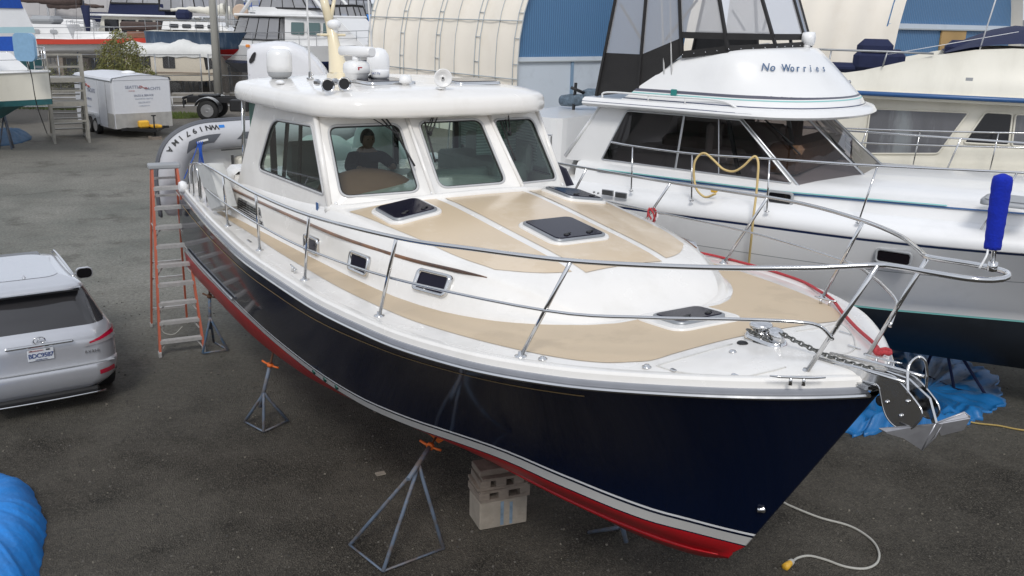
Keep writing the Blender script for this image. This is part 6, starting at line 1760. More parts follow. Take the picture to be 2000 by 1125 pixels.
# black canvas enclosure with clear panels
tp = 6.5
cv = bpy.data.objects
base_pts = [(7.48, -1.60, 3.94), (6.75, -1.60, 4.05), (6.12, -1.50, 4.62), (5.45, -1.40, 4.72), (4.98, -.75, 4.76), (4.90, 0.35, 4.78), (5.0, .9, 4.76), (5.5, 1.4, 4.72), (6.12, 1.5, 4.62), (7.48, 1.6, 3.94)]
top_pts = [(7.05, -1.55, tp), (6.7, -1.55, tp), (6.35, -1.50, tp), (5.95, -1.40, tp), (5.70, -.75, tp), (5.6, .35, tp), (5.7, .9, tp), (5.95, 1.4, tp), (6.4, 1.5, tp), (7.05, 1.55, tp)]
BP = [Q(*p) for p in base_pts]; TP = [Q(*p) for p in top_pts]
b = MB(); g_ = MB()
def zc(a, t_, z): return a.lerp(t_, (z - a.z) / (t_.z - a.z))
for i in range(len(BP) - 1):
    z0 = 4.86 if i > 0 else 4.72
    A, B_, C_, D = BP[i], BP[i + 1], TP[i + 1], TP[i]
    low_a, low_b = zc(A, D, 4.60 if i < 2 else 4.93), zc(B_, C_, 4.60 if i < 1 else (4.86 if i == 1 else 4.93))
    if i < 2 or i >= 8:
        b.poly([A, B_, low_b, low_a], thick=(0, .006, 0))
    else:
        b.bar(A, B_, .03, .10); b.bar(zc(A, D, 4.90), zc(B_, C_, 4.90), .05, .09)
    g_.poly([low_a, low_b, C_, D])
    b.bar(A, D, .07, .035, up=(1, 0, 0))
b.bar(BP[-1], TP[-1], .07, .03)
for i in range(2, 8): b.bar(BP[i] - Vector((0, 0, .01)), BP[i + 1] - Vector((0, 0, .01)), .02, .07)
cvo = b.build('canvas_enclosure', M['canvas_black'], y2)
g_.build('vinyl_window', M['glass_clr'], cvo)
b = MB(); b.poly([p + Vector((0, 0, .03)) for p in TP], thick=(0, 0, .03)); b.build('bimini_top', M['canvas_black'], y2)
b = MB()
for (a, t) in ((( 1212, 8), (1258, 86)), ((1362, 0), (1300, 78)), ((1430, 20), (1455, 60)), ((1505, 5), (1490, 60))):
    b.tube([px2('y', *a, -1.2 if a[0] < 1400 else .3), px2('y', *t, -1.2 if a[0] < 1400 else .3)], .02, n=6)
b.build('canopy_frame', M['interior_dk'], cvo)
sn = MB()
for i in range(2, 8):
    for k in range(4): sn.lathe([(.010, 0), (.010, .008), (0, .01)], BP[i].lerp(BP[i + 1], k / 4) + Vector((.02, -.02, -.0)), (.6, -.6, .3), n=6)
sn.build('snaps', M['steel'], cvo)
b = MB(); b.box(Q(5.9, .3, 4.45), (.8, 1.2, .5), bev=.08); b.build('helm_seat', M['gelcoat_old'], y2)
# rails
rail_px = [((1192, 277), -2.08), ((1236, 285), -2.12), ((1352, 300), -2.17), ((1503, 310), -2.2), ((1714, 324), -2.14), ((1987, 337), -1.9)]
rp2 = [px2('y', *q, v) for q, v in rail_px]
rp2 += [Vector((.3, -1.45, 3.47)), Vector((1.4, -.95, 3.5)), Vector((2.4, -.35, 3.52)), Vector((2.6, 0, 3.52)), Vector((2.4, .35, 3.52)), Vector((1.4, .95, 3.5)), Vector((.0, 1.6, 3.45)), Vector((-1.5, 1.95, 3.4)), Vector((-3, 2.15, 3.36)), Vector((-6.9, 2.1, 3.3))]
b = MB(); b.tube(smooth_path(rp2, 6), .0165, n=8); b.build('top_rail', M['steel'], y2)
for (bx, by), (tx, ty), v0, v1 in (((1233, 372), (1236, 285), -2.20, -2.12), ((1351, 391), (1352, 300), -2.26, -2.17), ((1498, 412), (1503, 310), -2.28, -2.2), ((1676, 434), (1714, 324), -2.24, -2.14), ((1909, 456), (1987, 337), -1.96, -1.9)):
    b = MB(); p0 = px2('y', bx, by, v0); b.tube([p0 - Vector((0, 0, .02)), px2('y', tx, ty, v1)], .013, n=8); b.lathe([(.035, 0), (.03, .01), (0, .012)], p0 + Vector((0, 0, -.01)), n=12); b.build('stanchion', M['steel'], y2)
for v_, u_ in ((2.2, 3.0), (2.25, 4.5), (2.2, 6.0), (1.8, 1.2)):
    b = MB(); b.tube([Q(u_, v_, dz2(u_)), Q(u_ - .2, v_ - .1, 3.37)], .013, n=8); b.build('stanchion', M['steel'], y2)
# aft deck: locker box, stern rail
b = MB(); frustum(b, -9.5, -8.3, 1.35, 1.35, 2.5, 3.50, .0, .0, .04, rad=.2); b.build('deck_locker', M['gelcoat2'], y2)
b = MB(); b.tube(smooth_path([Q(9.4, -1.95, 3.30), Q(8.6, -2.02, 3.32), Q(8.05, -2.06, 3.32), Q(8.0, -2.06, 3.26), Q(8.0, -2.06, 2.62)], 4), .014, n=6); b.tube([Q(9.4, -1.95, 2.95), Q(8.0, -2.06, 2.96)], .008, n=6)
b.tube(smooth_path([Q(7.95, -2.06, 2.95), Q(7.88, -2.06, 2.9), Q(7.86, -2.06, 2.62)], 4), .012, n=6); b.build('stern_rail', M['steel'], y2)
b = MB(); b.lathe([(.0, -.42), (.12, -.40), (.16, -.3), (.16, .3), (.12, .40), (0, .42)], Q(8.6, .6, 3.72), (.9, .5, 0), n=14); b.lathe([(.0, -.3), (.10, -.25), (.12, 0), (.10, .25), (0, .3)], Q(9.1, .3, 3.66), (.9, -.2, .1), n=12)
o = tag(b.build('rolled_cover', mat('slate_cover', (.10, .14, .18), .7, noise=.5, nscale=14, bump=.5)), None)
o.parent = y2
b = MB()
for (u, v) in ((9.0, .2), (8.2, .9), (7.9, .6)): b.bar(Q(u, v, 3.5), Q(u, v + .05, 3.98), .04, .04); b.tube([Q(u, v - .1, 3.9), Q(u - .15, v + .2, 3.78)], .03, n=6)
b.build('outriggers', M['black'], y2)
# yellow hose hung on the rail
hp = [(1398, 378, -2.27), (1378, 385, -2.27), (1362, 372, -2.27), (1356, 350, -2.22), (1356, 320, -2.22), (1366, 303, -2.20), (1378, 300, -2.2), (1395, 314, -2.24), (1412, 330, -2.24), (1432, 335, -2.24), (1450, 326, -2.24), (1468, 309, -2.22), (1476, 306, -2.2), (1481, 318, -2.24), (1480, 345, -2.28), (1477, 380, -2.32), (1472, 420, -2.40), (1468, 460, -2.38), (1464, 500, -2.25), (1461, 540, -2.15)]
b = MB(); b.tube([F2.o + F2.h * q.x + F2.p * q.y + Vector((0, 0, q.z)) for q in smooth_path([px2('y', x, y, v - .03) for x, y, v in hp], 5)], .0165, n=8)
tag(b.build('yellow_hose', mat('hose_yellow', (.62, .46, .20), .6)), 'pale yellow water hose looped over the rail of the white flybridge yacht', 'hose')
# dark boat name plate / fender seen past the navy yacht's windshield
b = MB(); pts = [px2('y', *q, -2.3) for q in ((1088, 322), (1103, 330), (1118, 362), (1106, 364), (1096, 350))]; b.poly(pts, thick=(0, .05, 0)); b.build('hanging_fender', mat('fender_black', (.03, .03, .05), .6, noise=.3), y2)
for k, (ft, ap) in enumerate((([(1803, 735), (1863, 763), (1926, 778)], (1841, 633)),)):
    f3 = [on_z(*q) for q in ft]; c3 = sum(f3, Vector()) / 3; apx = on_y(ap[0], ap[1], c3.y + .05)
    jack_stand(f3, apx, apx + Vector((-.05, -.05, .14)), 'dark jack stand standing on the crumpled blue tarp', M['canvas_navy'], M['rust'], group='jack stands under the white flybridge yacht', rr=.022)
def W2(p): return F2.o + F2.h * p.x + F2.p * p.y + Vector((0, 0, p.z))
for u in (3.5, 6.5):
    c3 = W2(Q(u, -1.5, 0)); jack_stand([c3 + Vector((.35, -.1, 0)), c3 + Vector((-.3, -.25, 0)), c3 + Vector((0, .35, 0))], c3 + Vector((0, 0, .75)), W2(Q(u, -1.3, 1.0)), 'jack stand hidden %s under the white flybridge yacht' % ('amidships' if u < 5 else 'aft'), M['jack_grey'], M['rust'], group='jack stands under the white flybridge yacht')
o = thing('timber_block', 'timber block under the white flybridge yacht keel', 'timber block', W2(Q(4.5, 0, 0)), R(-35)); b = MB(); b.box((0, 0, .27), (.5, .6, .54), bev=.01); b.build('block', M['wood'], o)

# ================================================================ cream flybridge boat behind it
F3 = Frame((7.35, 19.75), R(-22))
y3 = thing('motor_yacht', 'cream flybridge boat with blue stripe and navy seat covers in the right background', 'motor yacht', F3.o, R(-22))
st3 = [(-4.0, 1.7, 2.35, 1.6, 1.2, .6), (-1, 2.0, 2.40, 1.8, 1.2, .6), (2, 2.05, 2.50, 1.75, 1.2, .6), (4.5, 1.85, 2.62, 1.3, 1.25, .62), (6.5, 1.2, 2.78, .6, 1.3, .7), (8.2, .03, 2.95, .02, 1.7, 1.5)]
gen_hull(y3, st3, [M['hull_white'], M['gelcoat_old'], M['gelcoat_old']], [0, 0, 0, 0, 0, 1])
b = MB(); f3 = [pchip([s[0] for s in st3], [s[i] for s in st3]) for i in (1, 2)]
b.tube([Vector((x, -f3[0](x) - .02, f3[1](x) - .02)) for x in [-4 + 12 * i / 40 for i in range(41)]], .022, n=6); b.build('rub_rail', M['blue_stripe'], y3)
b = MB(); Bq, Tq = frustum(b, -3.6, 5.2, 1.62, 1.45, 2.45, 3.78, .5, 1.5, .12); b.build('cabin', M['gelcoat_old'], y3)
def win3(pxs, par, mt, extra=None):
    loop = []
    for q in pxs:
        z = 3.2
        for i in range(20):
            v = -1.62 + .12 * (z - 2.45) / 1.33 + 0.0; p = F3.y(q[0], q[1], v - .02); z = p.z
            v2 = -(1.62 + (1.45 - 1.62) * (p.x + 3.6) / 8.8) + .12 * (z - 2.45) / 1.33 - .015; p = F3.y(q[0], q[1], v2)
        loop.append(p)
    lp = round_poly(loop, .05, 3); b = MB(); b.tube(lp, .018, closed=True, n=6); f = b.build('side_window', M['gelcoat_old'], par)
    b = MB(); b.poly(lp); b.build('pane', mt, f); return f
wg3 = mat('window_reflecting', (.10, .10, .11), .06, coat=.5, noise=.5, nscale=1.2, stretch=(1, 1, .2), dirt=(.22, .24, .25), dscale=1.3, damt=.8, dlo=.5, dhi=.62)
win3([(1688, 300), (1832, 300), (1892, 220), (1700, 212)], y3, wg3); win3([(1882, 279), (1970, 284), (1978, 222), (1925, 219)], y3, M['black_gloss']); win3([(1976, 285), (2040, 288), (2045, 226), (1984, 223)], y3, wg3)
b = MB(); b.rings([[Vector((x, y, z)) for x, y in ((-4.2, -w), (3.6, -w), (4.3, -w * .6), (4.3, w * .6), (3.6, w), (-4.2, w))] for z, w in ((3.76, 1.72), (3.84, 1.78), (3.90, 1.74))], smooth=False); b.build('flybridge_deck', M['gelcoat_old'], y3)
b = MB(); b.tube([Vector((-4.1, -1.80, 3.86)), Vector((3.6, -1.80, 3.86)), Vector((4.4, -1.1, 3.86))], .045, n=8); b.build('blue_band', M['blue_stripe'], y3)
# coaming: low aft, sweeping up forward
b = MB(); sg_rows = []
xs = [-2.6, -1.8, -1.0, -.2, .5, 1.1, 1.7, 2.3, 2.9, 3.4]
cz = pchip([-2.6, -1.2, -.4, .3, 1.0, 1.8, 2.6, 3.4], [4.02, 4.10, 4.22, 4.40, 4.58, 4.72, 4.76, 4.70])
for sg in (-1, 1):
    b.grid([[Vector((x, sg * 1.66, 3.9)) for x in xs], [Vector((x, sg * 1.55, cz(x))) for x in xs], [Vector((x, sg * 1.45, cz(x))) for x in xs], [Vector((x, sg * 1.5, 3.9)) for x in xs]])
b.grid([[Vector((3.4, -1.66, 3.9)), Vector((4.0, -.9, 3.9)), Vector((4.0, .9, 3.9)), Vector((3.4, 1.66, 3.9))], [Vector((3.4, -1.5, 4.70)), Vector((3.6, -.8, 4.74)), Vector((3.6, .8, 4.74)), Vector((3.4, 1.5, 4.70))]])
b.build('flybridge_coaming', M['gelcoat_old'], y3)
b = MB(); b.box(Vector((.05, -.75, 4.42)), (.95, .8, .46), bev=.12); b.box(Vector((-.05, -.75, 4.66)), (.66, .76, .36), bev=.12); b.box(Vector((-.75, -.8, 4.28)), (.9, .6, .18), bev=.07); b.build('seat_cover', M['canvas_navy'], y3)
b = MB(); b.box(Vector((1.5, -.6, 4.66)), (.6, .8, .40), bev=.12); b.build('seat_cover', M['canvas_navy'], y3)
b = MB(); b.grid([[Vector((x, y, cz(x) + .38 * math.sin(math.pi * min(1, (x - 1.2) / 2.6)) * (1 - (y / 1.7) ** 2) + .02)) for y in [-1.56 + 3.12 * i / 8 for i in range(9)]] for x in [1.2, 1.6, 2.0, 2.4, 2.8, 3.2, 3.6]]); b.build('console_cover', M['canvas_navy'], y3)
rr3 = [Vector((1.0, -1.6, 4.62)), Vector((.2, -1.62, 4.63)), Vector((-.8, -1.62, 4.63)), Vector((-2.4, -1.62, 4.64)), Vector((-2.45, 0, 4.64)), Vector((-2.4, 1.62, 4.64))]
b = MB(); b.tube(rr3, .022, n=6); fo = b.build('flybridge_rail', M['steel_dull'], y3)
for p, zb in ((rr3[1], 4.35), (rr3[2], 4.1), (Vector((-1.6, -1.62, 4.63)), 3.9), (rr3[3], 3.9), (Vector((-2.3, -1.3, 4.63)), 3.9), (rr3[4], 3.9)):
    b = MB(); b.tube([Vector((p.x - .05, p.y, zb)), p], .017, n=6); b.build('stanchion', M['steel_dull'], fo)
b = MB(); p0 = F3.y(1910, 108, -1.5); b.tube([p0, p0 + Vector((.35, 0, 2.3))], .014, n=6); b.build('whip_antenna', M['white'], y3)
b = MB(); b.tube([F3.y(1730, 107, -1.6), F3.y(1990, 62, -1.2)], .006, n=5); b.build('stay_wire', M['white'], y3)
for zz, nm in ((.78, 'top_rail'), (.52, 'mid_rail')):
    b = MB(); b.tube(smooth_path([Vector((x, -f3[0](x) + .08, f3[1](x) + zz)) for x in (-3.6, -2, 0, 2, 4, 6, 7.4)], 4), .018, n=6); b.build(nm, M['steel'], y3)
for x in (-3, -1.6, -.4, .9, 2.2, 3.4, 4.6, 6): b = MB(); b.tube([Vector((x, -f3[0](x) + .08, f3[1](x))), Vector((x + .05, -f3[0](x) + .08, f3[1](x) + .78))], .014, n=6); b.build('stanchion', M['steel'], y3)
b = MB(); b.box(F3.y(1893, 156, -1.62), (.12, .01, .08)); b.build('speaker_vent', M['grey_pl'], y3)
b = MB(); 
for x in (-3, 0, 3): b.bar(Vector((x, -1.3, 0)), Vector((x, -1.2, 1.0)), .08, .08); b.bar(Vector((x, 1.3, 0)), Vector((x, 1.2, 1.0)), .08, .08)
b.build('cradle_posts', M['jack_grey'], y3)
# ================================================================ arched fabric sheds
M['shed_fabric'] = mat('shed_fabric', (.88, .81, .70), .7, noise=.04, nscale=.5, bump=.25, bscale=1.2, dirt=(.76, .67, .54), dscale=.7, damt=.5, dlo=.5, dhi=.75)
M['blue_corr'] = wave_mat('blue_corrugated', (.085, .20, .37), (.060, .150, .29), 2.6, 'X', .45, .5, metal=.0)
M['pale_panel'] = mat('pale_blue_panel', (.55, .61, .68), .5, noise=.04, nscale=.6, dirt=(.34, .38, .42), dscale=1.0, damt=.4)
M['truss'] = mat('galvanised_truss', (.44, .48, .50), .5, metal=.2)
def shed(o, length, hw, wall_h, top_h, label, name='fabric_shed', trusses=5, lower_panel=True, door=None, band=3.4):
    ax = Vector((-.629, .777, 0)); gd = Vector((.777, .629, 0))
    # local frame: x along the gable, y along the axis
    ang = math.atan2(gd.y, gd.x); root = thing(name, label, 'fabric shed', o, ang)
    def arch(r=0.0, n=22):
        pts = [(-r, 0), (-r, wall_h)]
        for i in range(1, n + 1):
            a = math.pi * i / n; pts.append((hw - (hw + r) * math.cos(a), wall_h + (top_h - wall_h + r) * math.sin(a)))
        pts.append((2 * hw + r, 0)); return pts
    b = MB(); A = arch(); rows = []
    ny = 40
    for j in range(ny + 1):
        y = length * j / ny; sag = .05 * math.sin(j * math.pi / (ny / (trusses or 4) / 2)) ** 2
        rows.append([Vector((x + (hw - x) / hw * sag, y, z - (sag if z > wall_h else 0))) for x, z in A])
    b.grid(rows); b.build('fabric_cover', M['shed_fabric'], root)
    # ribs
    for j in range(trusses * 2 + 1 if trusses else 0):
        y = length * j / (trusses * 2)
        b = MB()
        if j % 2 == 0:
            A2 = arch(.02); A3 = arch(.02)
            for dy in (-.0, .34): b.tube([Vector((x, y + dy - (.34 if j else 0), z)) for x, z in arch(.03)], .020, n=6)
            pr = arch(.03)
            for k in range(0, len(pr) - 1):
                (x, z), (x2, z2) = pr[k], pr[k + 1]; y0 = y - (.34 if j else 0)
                m = 3 if k == 0 else 1
                for q in range(m): b.tube([Vector((x + (x2 - x) * q / m, y0, z + (z2 - z) * q / m)), Vector((x + (x2 - x) * q / m, y0 + .34, z + (z2 - z) * q / m))], .018, n=5)
        else: b.tube([Vector((x, y, z)) for x, z in arch(.03)], .016, n=6)
        b.build('truss_rib', M['truss'], root)
    for z in ((2.6, 4.95) if trusses else ()):
        if z < wall_h: x = -.04
        else: x = hw - hw * math.sqrt(max(0, 1 - ((z - wall_h) / (top_h - wall_h)) ** 2)) - .04
        b = MB(); b.tube([Vector((x, 0, z)), Vector((x, length, z))], .025, n=5); b.build('purlin', M['truss'], root)
    # gable wall, a little inside the arch: corrugated above, pale panels below
    g = .45; W = [(x, z) for x, z in arch(-.05)]
    up = [(x, z) for x, z in W if z >= band]
    first = W[1]
    def xz(z):
        if z <= wall_h: return .05
        return hw - (hw - .05) * math.sqrt(max(0, 1 - ((z - wall_h) / (top_h - wall_h - .05)) ** 2))
    b = MB(); loop = [Vector((xz(band), g, band)), Vector((2 * hw - xz(band), g, band))] + [Vector((x, g, z)) for x, z in up[::-1]]
    b.poly(loop, thick=(0, .05, 0)); b.build('gable_cladding', M['blue_corr'], root)
    b = MB(); b.poly([Vector((.05, g, 0)), Vector((2 * hw - .05, g, 0)), Vector((2 * hw - xz(band), g, band)), Vector((xz(band), g, band))], thick=(0, .05, 0))
    b.build('gable_panel', M['pale_panel'] if lower_panel else M['blue_corr'], root)
    bl_ = 2 * (hw - xz(band)) - .02; b = MB(); b.box((hw, g - .06, band), (bl_, .10, .16)); b.build('gable_beam', M['pale_panel'], root)
    b = MB(); b.box((hw, g - .09, band - .10), (bl_, .06, .05)); b.build('beam_edge', M['truss'], root)
    if lower_panel:
        for x in (3.4, 7.0, 10.6):
            b = MB(); b.box((x, g - .04, band / 2), (.14, .06, band - .2)); b.build('door_post', mat('post_blue', (.20, .30, .42), .5) if x == 3.4 else bpy.data.materials['post_blue'], root)
    if door:
        b = MB(); b.box((door[0], g - .04, door[1]), (door[2], .06, door[3])); b.build('hoarding', mat('plywood_tan', (.42, .27, .11), .7, noise=.12, nscale=1), root)
    return root
shed((.05, 40.0, 0), 12.2, 7.0, 3.2, 10.5, 'cream arched fabric shed with blue gable, left of the black canvas enclosure', trusses=4)
shed((12.95, 33.5, 0), 9.5, 4.9, 3.3, 9.5, 'cream arched fabric shed whose blue gable has a tan board, at the right', lower_panel=False, band=5.1, door=(4.85, 4.66, 1.85, .80), trusses=0)
# small frame ladder leaning inside the first shed wall
M['far_white'] = mat('far_white', (.62, .62, .62), .4, noise=.04)
# flat-roofed white building and low hills at the far right
b = MB(); b.box((0, 0, 2.6), (14, 8, 5.2), bev=.1); o = b.build('warehouse', M['far_white']); o.location = (44, 72, 0)
tag(o, 'plain white warehouse beyond the blue gable at the far right edge', 'building')
b = MB(); b.box((-6, 0, 5.3), (1.2, 3, .8)); b.build('roof_unit', M['grey_pl'], o)
# distant hills
def hills(name, y, x0, x1, h, m, seed, label):
    rnd = random.Random(seed); b = MB(); n = 60; top = []; bot = []; back = []
    for i in range(n + 1):
        x = x0 + (x1 - x0) * i / n; z = h * (.55 + .3 * math.sin(i * .21 + seed) + .15 * math.sin(i * .57 + seed * 2) + .04 * rnd.random())
        top.append(Vector((x, y + 60, z))); bot.append(Vector((x, y, -.5))); back.append(Vector((x, y + 140, -.5)))
    b.grid([bot, top, back]); tag(b.build(name, m), label, kind='structure')
hills('hills', 820, -900, 1100, 24, mat('far_hills', (.17, .20, .21), .9, noise=.2, nscale=.02), 2, 'low wooded hills on the horizon')

# ================================================================ fence, kerb, low pipe rail, pole
def mesh_mat():
    m = bpy.data.materials.new('chain_link_mesh'); N, Lk = nodes_of(m); p = N['Principled BSDF']; t = N.new('ShaderNodeTexCoord')
    p.inputs['Base Color'].default_value = (.34, .34, .33, 1); p.inputs['Metallic'].default_value = .6; p.inputs['Roughness'].default_value = .5
    sp = N.new('ShaderNodeSeparateXYZ'); Lk.new(t.outputs['Object'], sp.inputs[0]); outs = []
    for sgn in (1, -1):
        a = N.new('ShaderNodeMath'); a.operation = 'MULTIPLY_ADD'; Lk.new(sp.outputs['Z'], a.inputs[0]); a.inputs[1].default_value = sgn; Lk.new(sp.outputs['X'], a.inputs[2])
        b = N.new('ShaderNodeMath'); b.operation = 'PINGPONG'; Lk.new(a.outputs[0], b.inputs[0]); b.inputs[1].default_value = .045
        c = N.new('ShaderNodeMath'); c.operation = 'LESS_THAN'; Lk.new(b.outputs[0], c.inputs[0]); c.inputs[1].default_value = .0030; outs.append(c)
    mx = N.new('ShaderNodeMath'); mx.operation = 'MAXIMUM'; Lk.new(outs[0].outputs[0], mx.inputs[0]); Lk.new(outs[1].outputs[0], mx.inputs[1])
    Lk.new(mx.outputs[0], p.inputs['Alpha']); return m
M['chain'] = mesh_mat()
def fence(a, c, n, label, h=2.5):
    a = Vector(a); c = Vector(c); d = c - a; L = d.length; root = thing('chain_link_fence', label, 'fence', a, math.atan2(d.y, d.x))
    b = MB(); b.poly([(0, 0, .05), (L, 0, .05), (L, 0, h - .02), (0, 0, h - .02)]); b.build('wire_mesh', M['chain'], root)
    for k in range(n): b = MB(); b.tube([(L * k / (n - 1), .03, 0), (L * k / (n - 1), .03, h + .05)], .04, n=6); b.build('post', M['steel_dull'], root)
    for z in (h, h * .52, .10): b = MB(); b.tube([(0, .03, z), (L, .03, z)], .022, n=5); b.build('rail', M['steel_dull'], root)
fence((-30.5, 52.0, 0), (-19.0, 57.8, 0), 6, 'galvanised chain-link fence behind the steps and the trailer')
fence((-18.6, 58.0, 0), (-7.5, 60.5, 0), 5, 'chain-link fence running from the pole towards the fabric shed')
b = MB()
for k in range(9): b.box((-30.0 + 3.1 * k * .96, 50.6 + 1.05 * k * .9, .28), (2.9, .5, .56), rot=math.atan2(1.0, 3.0), bev=.05)
kb = thing('concrete_kerb', 'row of low grey concrete blocks in front of the chain-link fence', 'concrete barrier', (0, 0, 0))
b.build('blocks', mat('old_concrete', (.24, .225, .20), .9, noise=.15, nscale=2, bump=.4, bscale=10, dirt=(.10, .09, .07), dscale=1.2, damt=.8), kb)
pr_ = thing('pipe_rail', 'low white pipe rail in front of the concrete blocks', 'rail', (0, 0, 0))
for z in (.18, .62): b = MB(); b.tube([(-27.5, 47.4, z), (-15.0, 51.4, z)], .04, n=6); b.build('pipe', M['far_white'], pr_)
for k in range(5): b = MB(); b.tube([(-27.5 + 3.1 * k, 47.4 + .99 * k, 0), (-27.5 + 3.1 * k, 47.4 + .99 * k, .66)], .035, n=6); b.build('post', M['far_white'], pr_)
p = on_y(427, 194, 53.0); b = MB(); b.tube([(p.x, p.y, 0), (p.x + .0, p.y, 7.0), (p.x, p.y, 13)], [.22, .19, .15], n=14)
po = b.build('utility_pole', mat('pole_grey', (.42, .41, .37), .8, noise=.12, nscale=2, stretch=(1, 1, .2))); tag(po, 'grey utility pole standing in front of the cream camper trailer', 'pole')
b = MB(); b.tube([(p.x + .24, p.y - .05, 0), (p.x + .21, p.y - .05, 9)], .04, n=6); b.build('conduit', M['steel_dull'], po)
M['shrub_lt'] = mat('weed_brown', (.16, .13, .07), .8, noise=.4)
def foliage(m, c, rx, ry, rz_, n, size, rnd, cone=0.0, mi=0):
    for i in range(n):
        while True:
            x, y, z = [rnd.uniform(-1, 1) for _ in range(3)]
            if x * x + y * y + z * z <= 1: break
        q = (x * x + y * y + z * z) ** .5
        if rnd.random() > .25 + .75 * q: continue
        sc = 1 - cone * (z + 1) / 2
        # lumps: push outwards by a direction-dependent amount
        lump = 1 + .16 * math.sin(5 * math.atan2(y, x) + 3 * z + c[0]) + .12 * math.sin(9 * z + 4 * x)
        p = Vector((c[0] + x * rx * sc * lump, c[1] + y * ry * sc * lump, c[2] + z * rz_))
        if math.sin(p.x * 4.1 + p.z * 3.3) * math.sin(p.z * 5.2 - p.y * 3) > .62: continue
        a = Vector((rnd.gauss(0, 1), rnd.gauss(0, 1), rnd.gauss(0, 1))).normalized(); t = a.orthogonal().normalized(); u = a.cross(t); s = size * rnd.uniform(.6, 1.4)
        m.add([p - t * s, p - u * s * .4, p + t * s, p + u * s * .4], [(0, 1, 2, 3)], mi if rnd.random() < .6 else mi + 1)
def bush(name, label, c, r, h, n, size, cone, seed, grp=None, mats=None):
    rnd = random.Random(seed); root = thing(name, label, 'bush', (c[0], c[1], 0), group=grp)
    m = MB(); foliage(m, (0, 0, h * .52), r, r, h * .5, n, size, rnd, cone); foliage(m, (r * .35, 0, h * .30), r * .8, r * .8, h * .30, n // 2, size, rnd, .2); foliage(m, (-r * .4, 0, h * .30), r * .75, r * .7, h * .30, n // 2, size, rnd, .2)
    m.build('foliage', mats or [M['leaf'], M['leaf2']], root, recalc=False)
    b = MB()
    for k in range(7): a = k * .9; b.tube([(.06 * math.cos(a), .06 * math.sin(a), 0), (r * .35 * math.cos(a), r * .35 * math.sin(a), h * .45), (r * .5 * math.cos(a), r * .5 * math.sin(a), h * .8)], [.05, .03, .01], n=5)
    b.build('branches', M['bark'], root); return root
M['leaf2'] = mat('yellow_leaves', (.20, .185, .055), .6, noise=.35, nscale=5)
pb_ = on_y(239, 130, 48.5)
bush('large_bush', 'tall yellow-green bush growing behind the white cargo trailer', (pb_.x, 48.5), 1.75, 4.0, 13000, .055, .48, 3)
M['dark_leaf'] = mat('bramble_dark', (.045, .05, .022), .8, noise=.5, nscale=3)
for i, (x, r, h) in enumerate(((-27.8, 1.3, 1.9), (-25.6, 1.2, 2.1), (-23.6, 1.1, 1.8), (-12.8, 1.2, 1.3), (-11.0, 1.0, 1.1))):
    bush('bramble', ['bramble behind the fence by the cream boat bow', 'dark bramble behind the aluminium steps', 'dark bramble between the steps and the trailer', 'low bramble behind the truck chassis', 'low bramble right of the truck chassis'][i],
         (x, 55.5 + i * .5 + (3 if i > 2 else 0)), r, h, 1500, .07, .2, 20 + i, 'brambles along the fence', [M['dark_leaf'], M['leaf']])

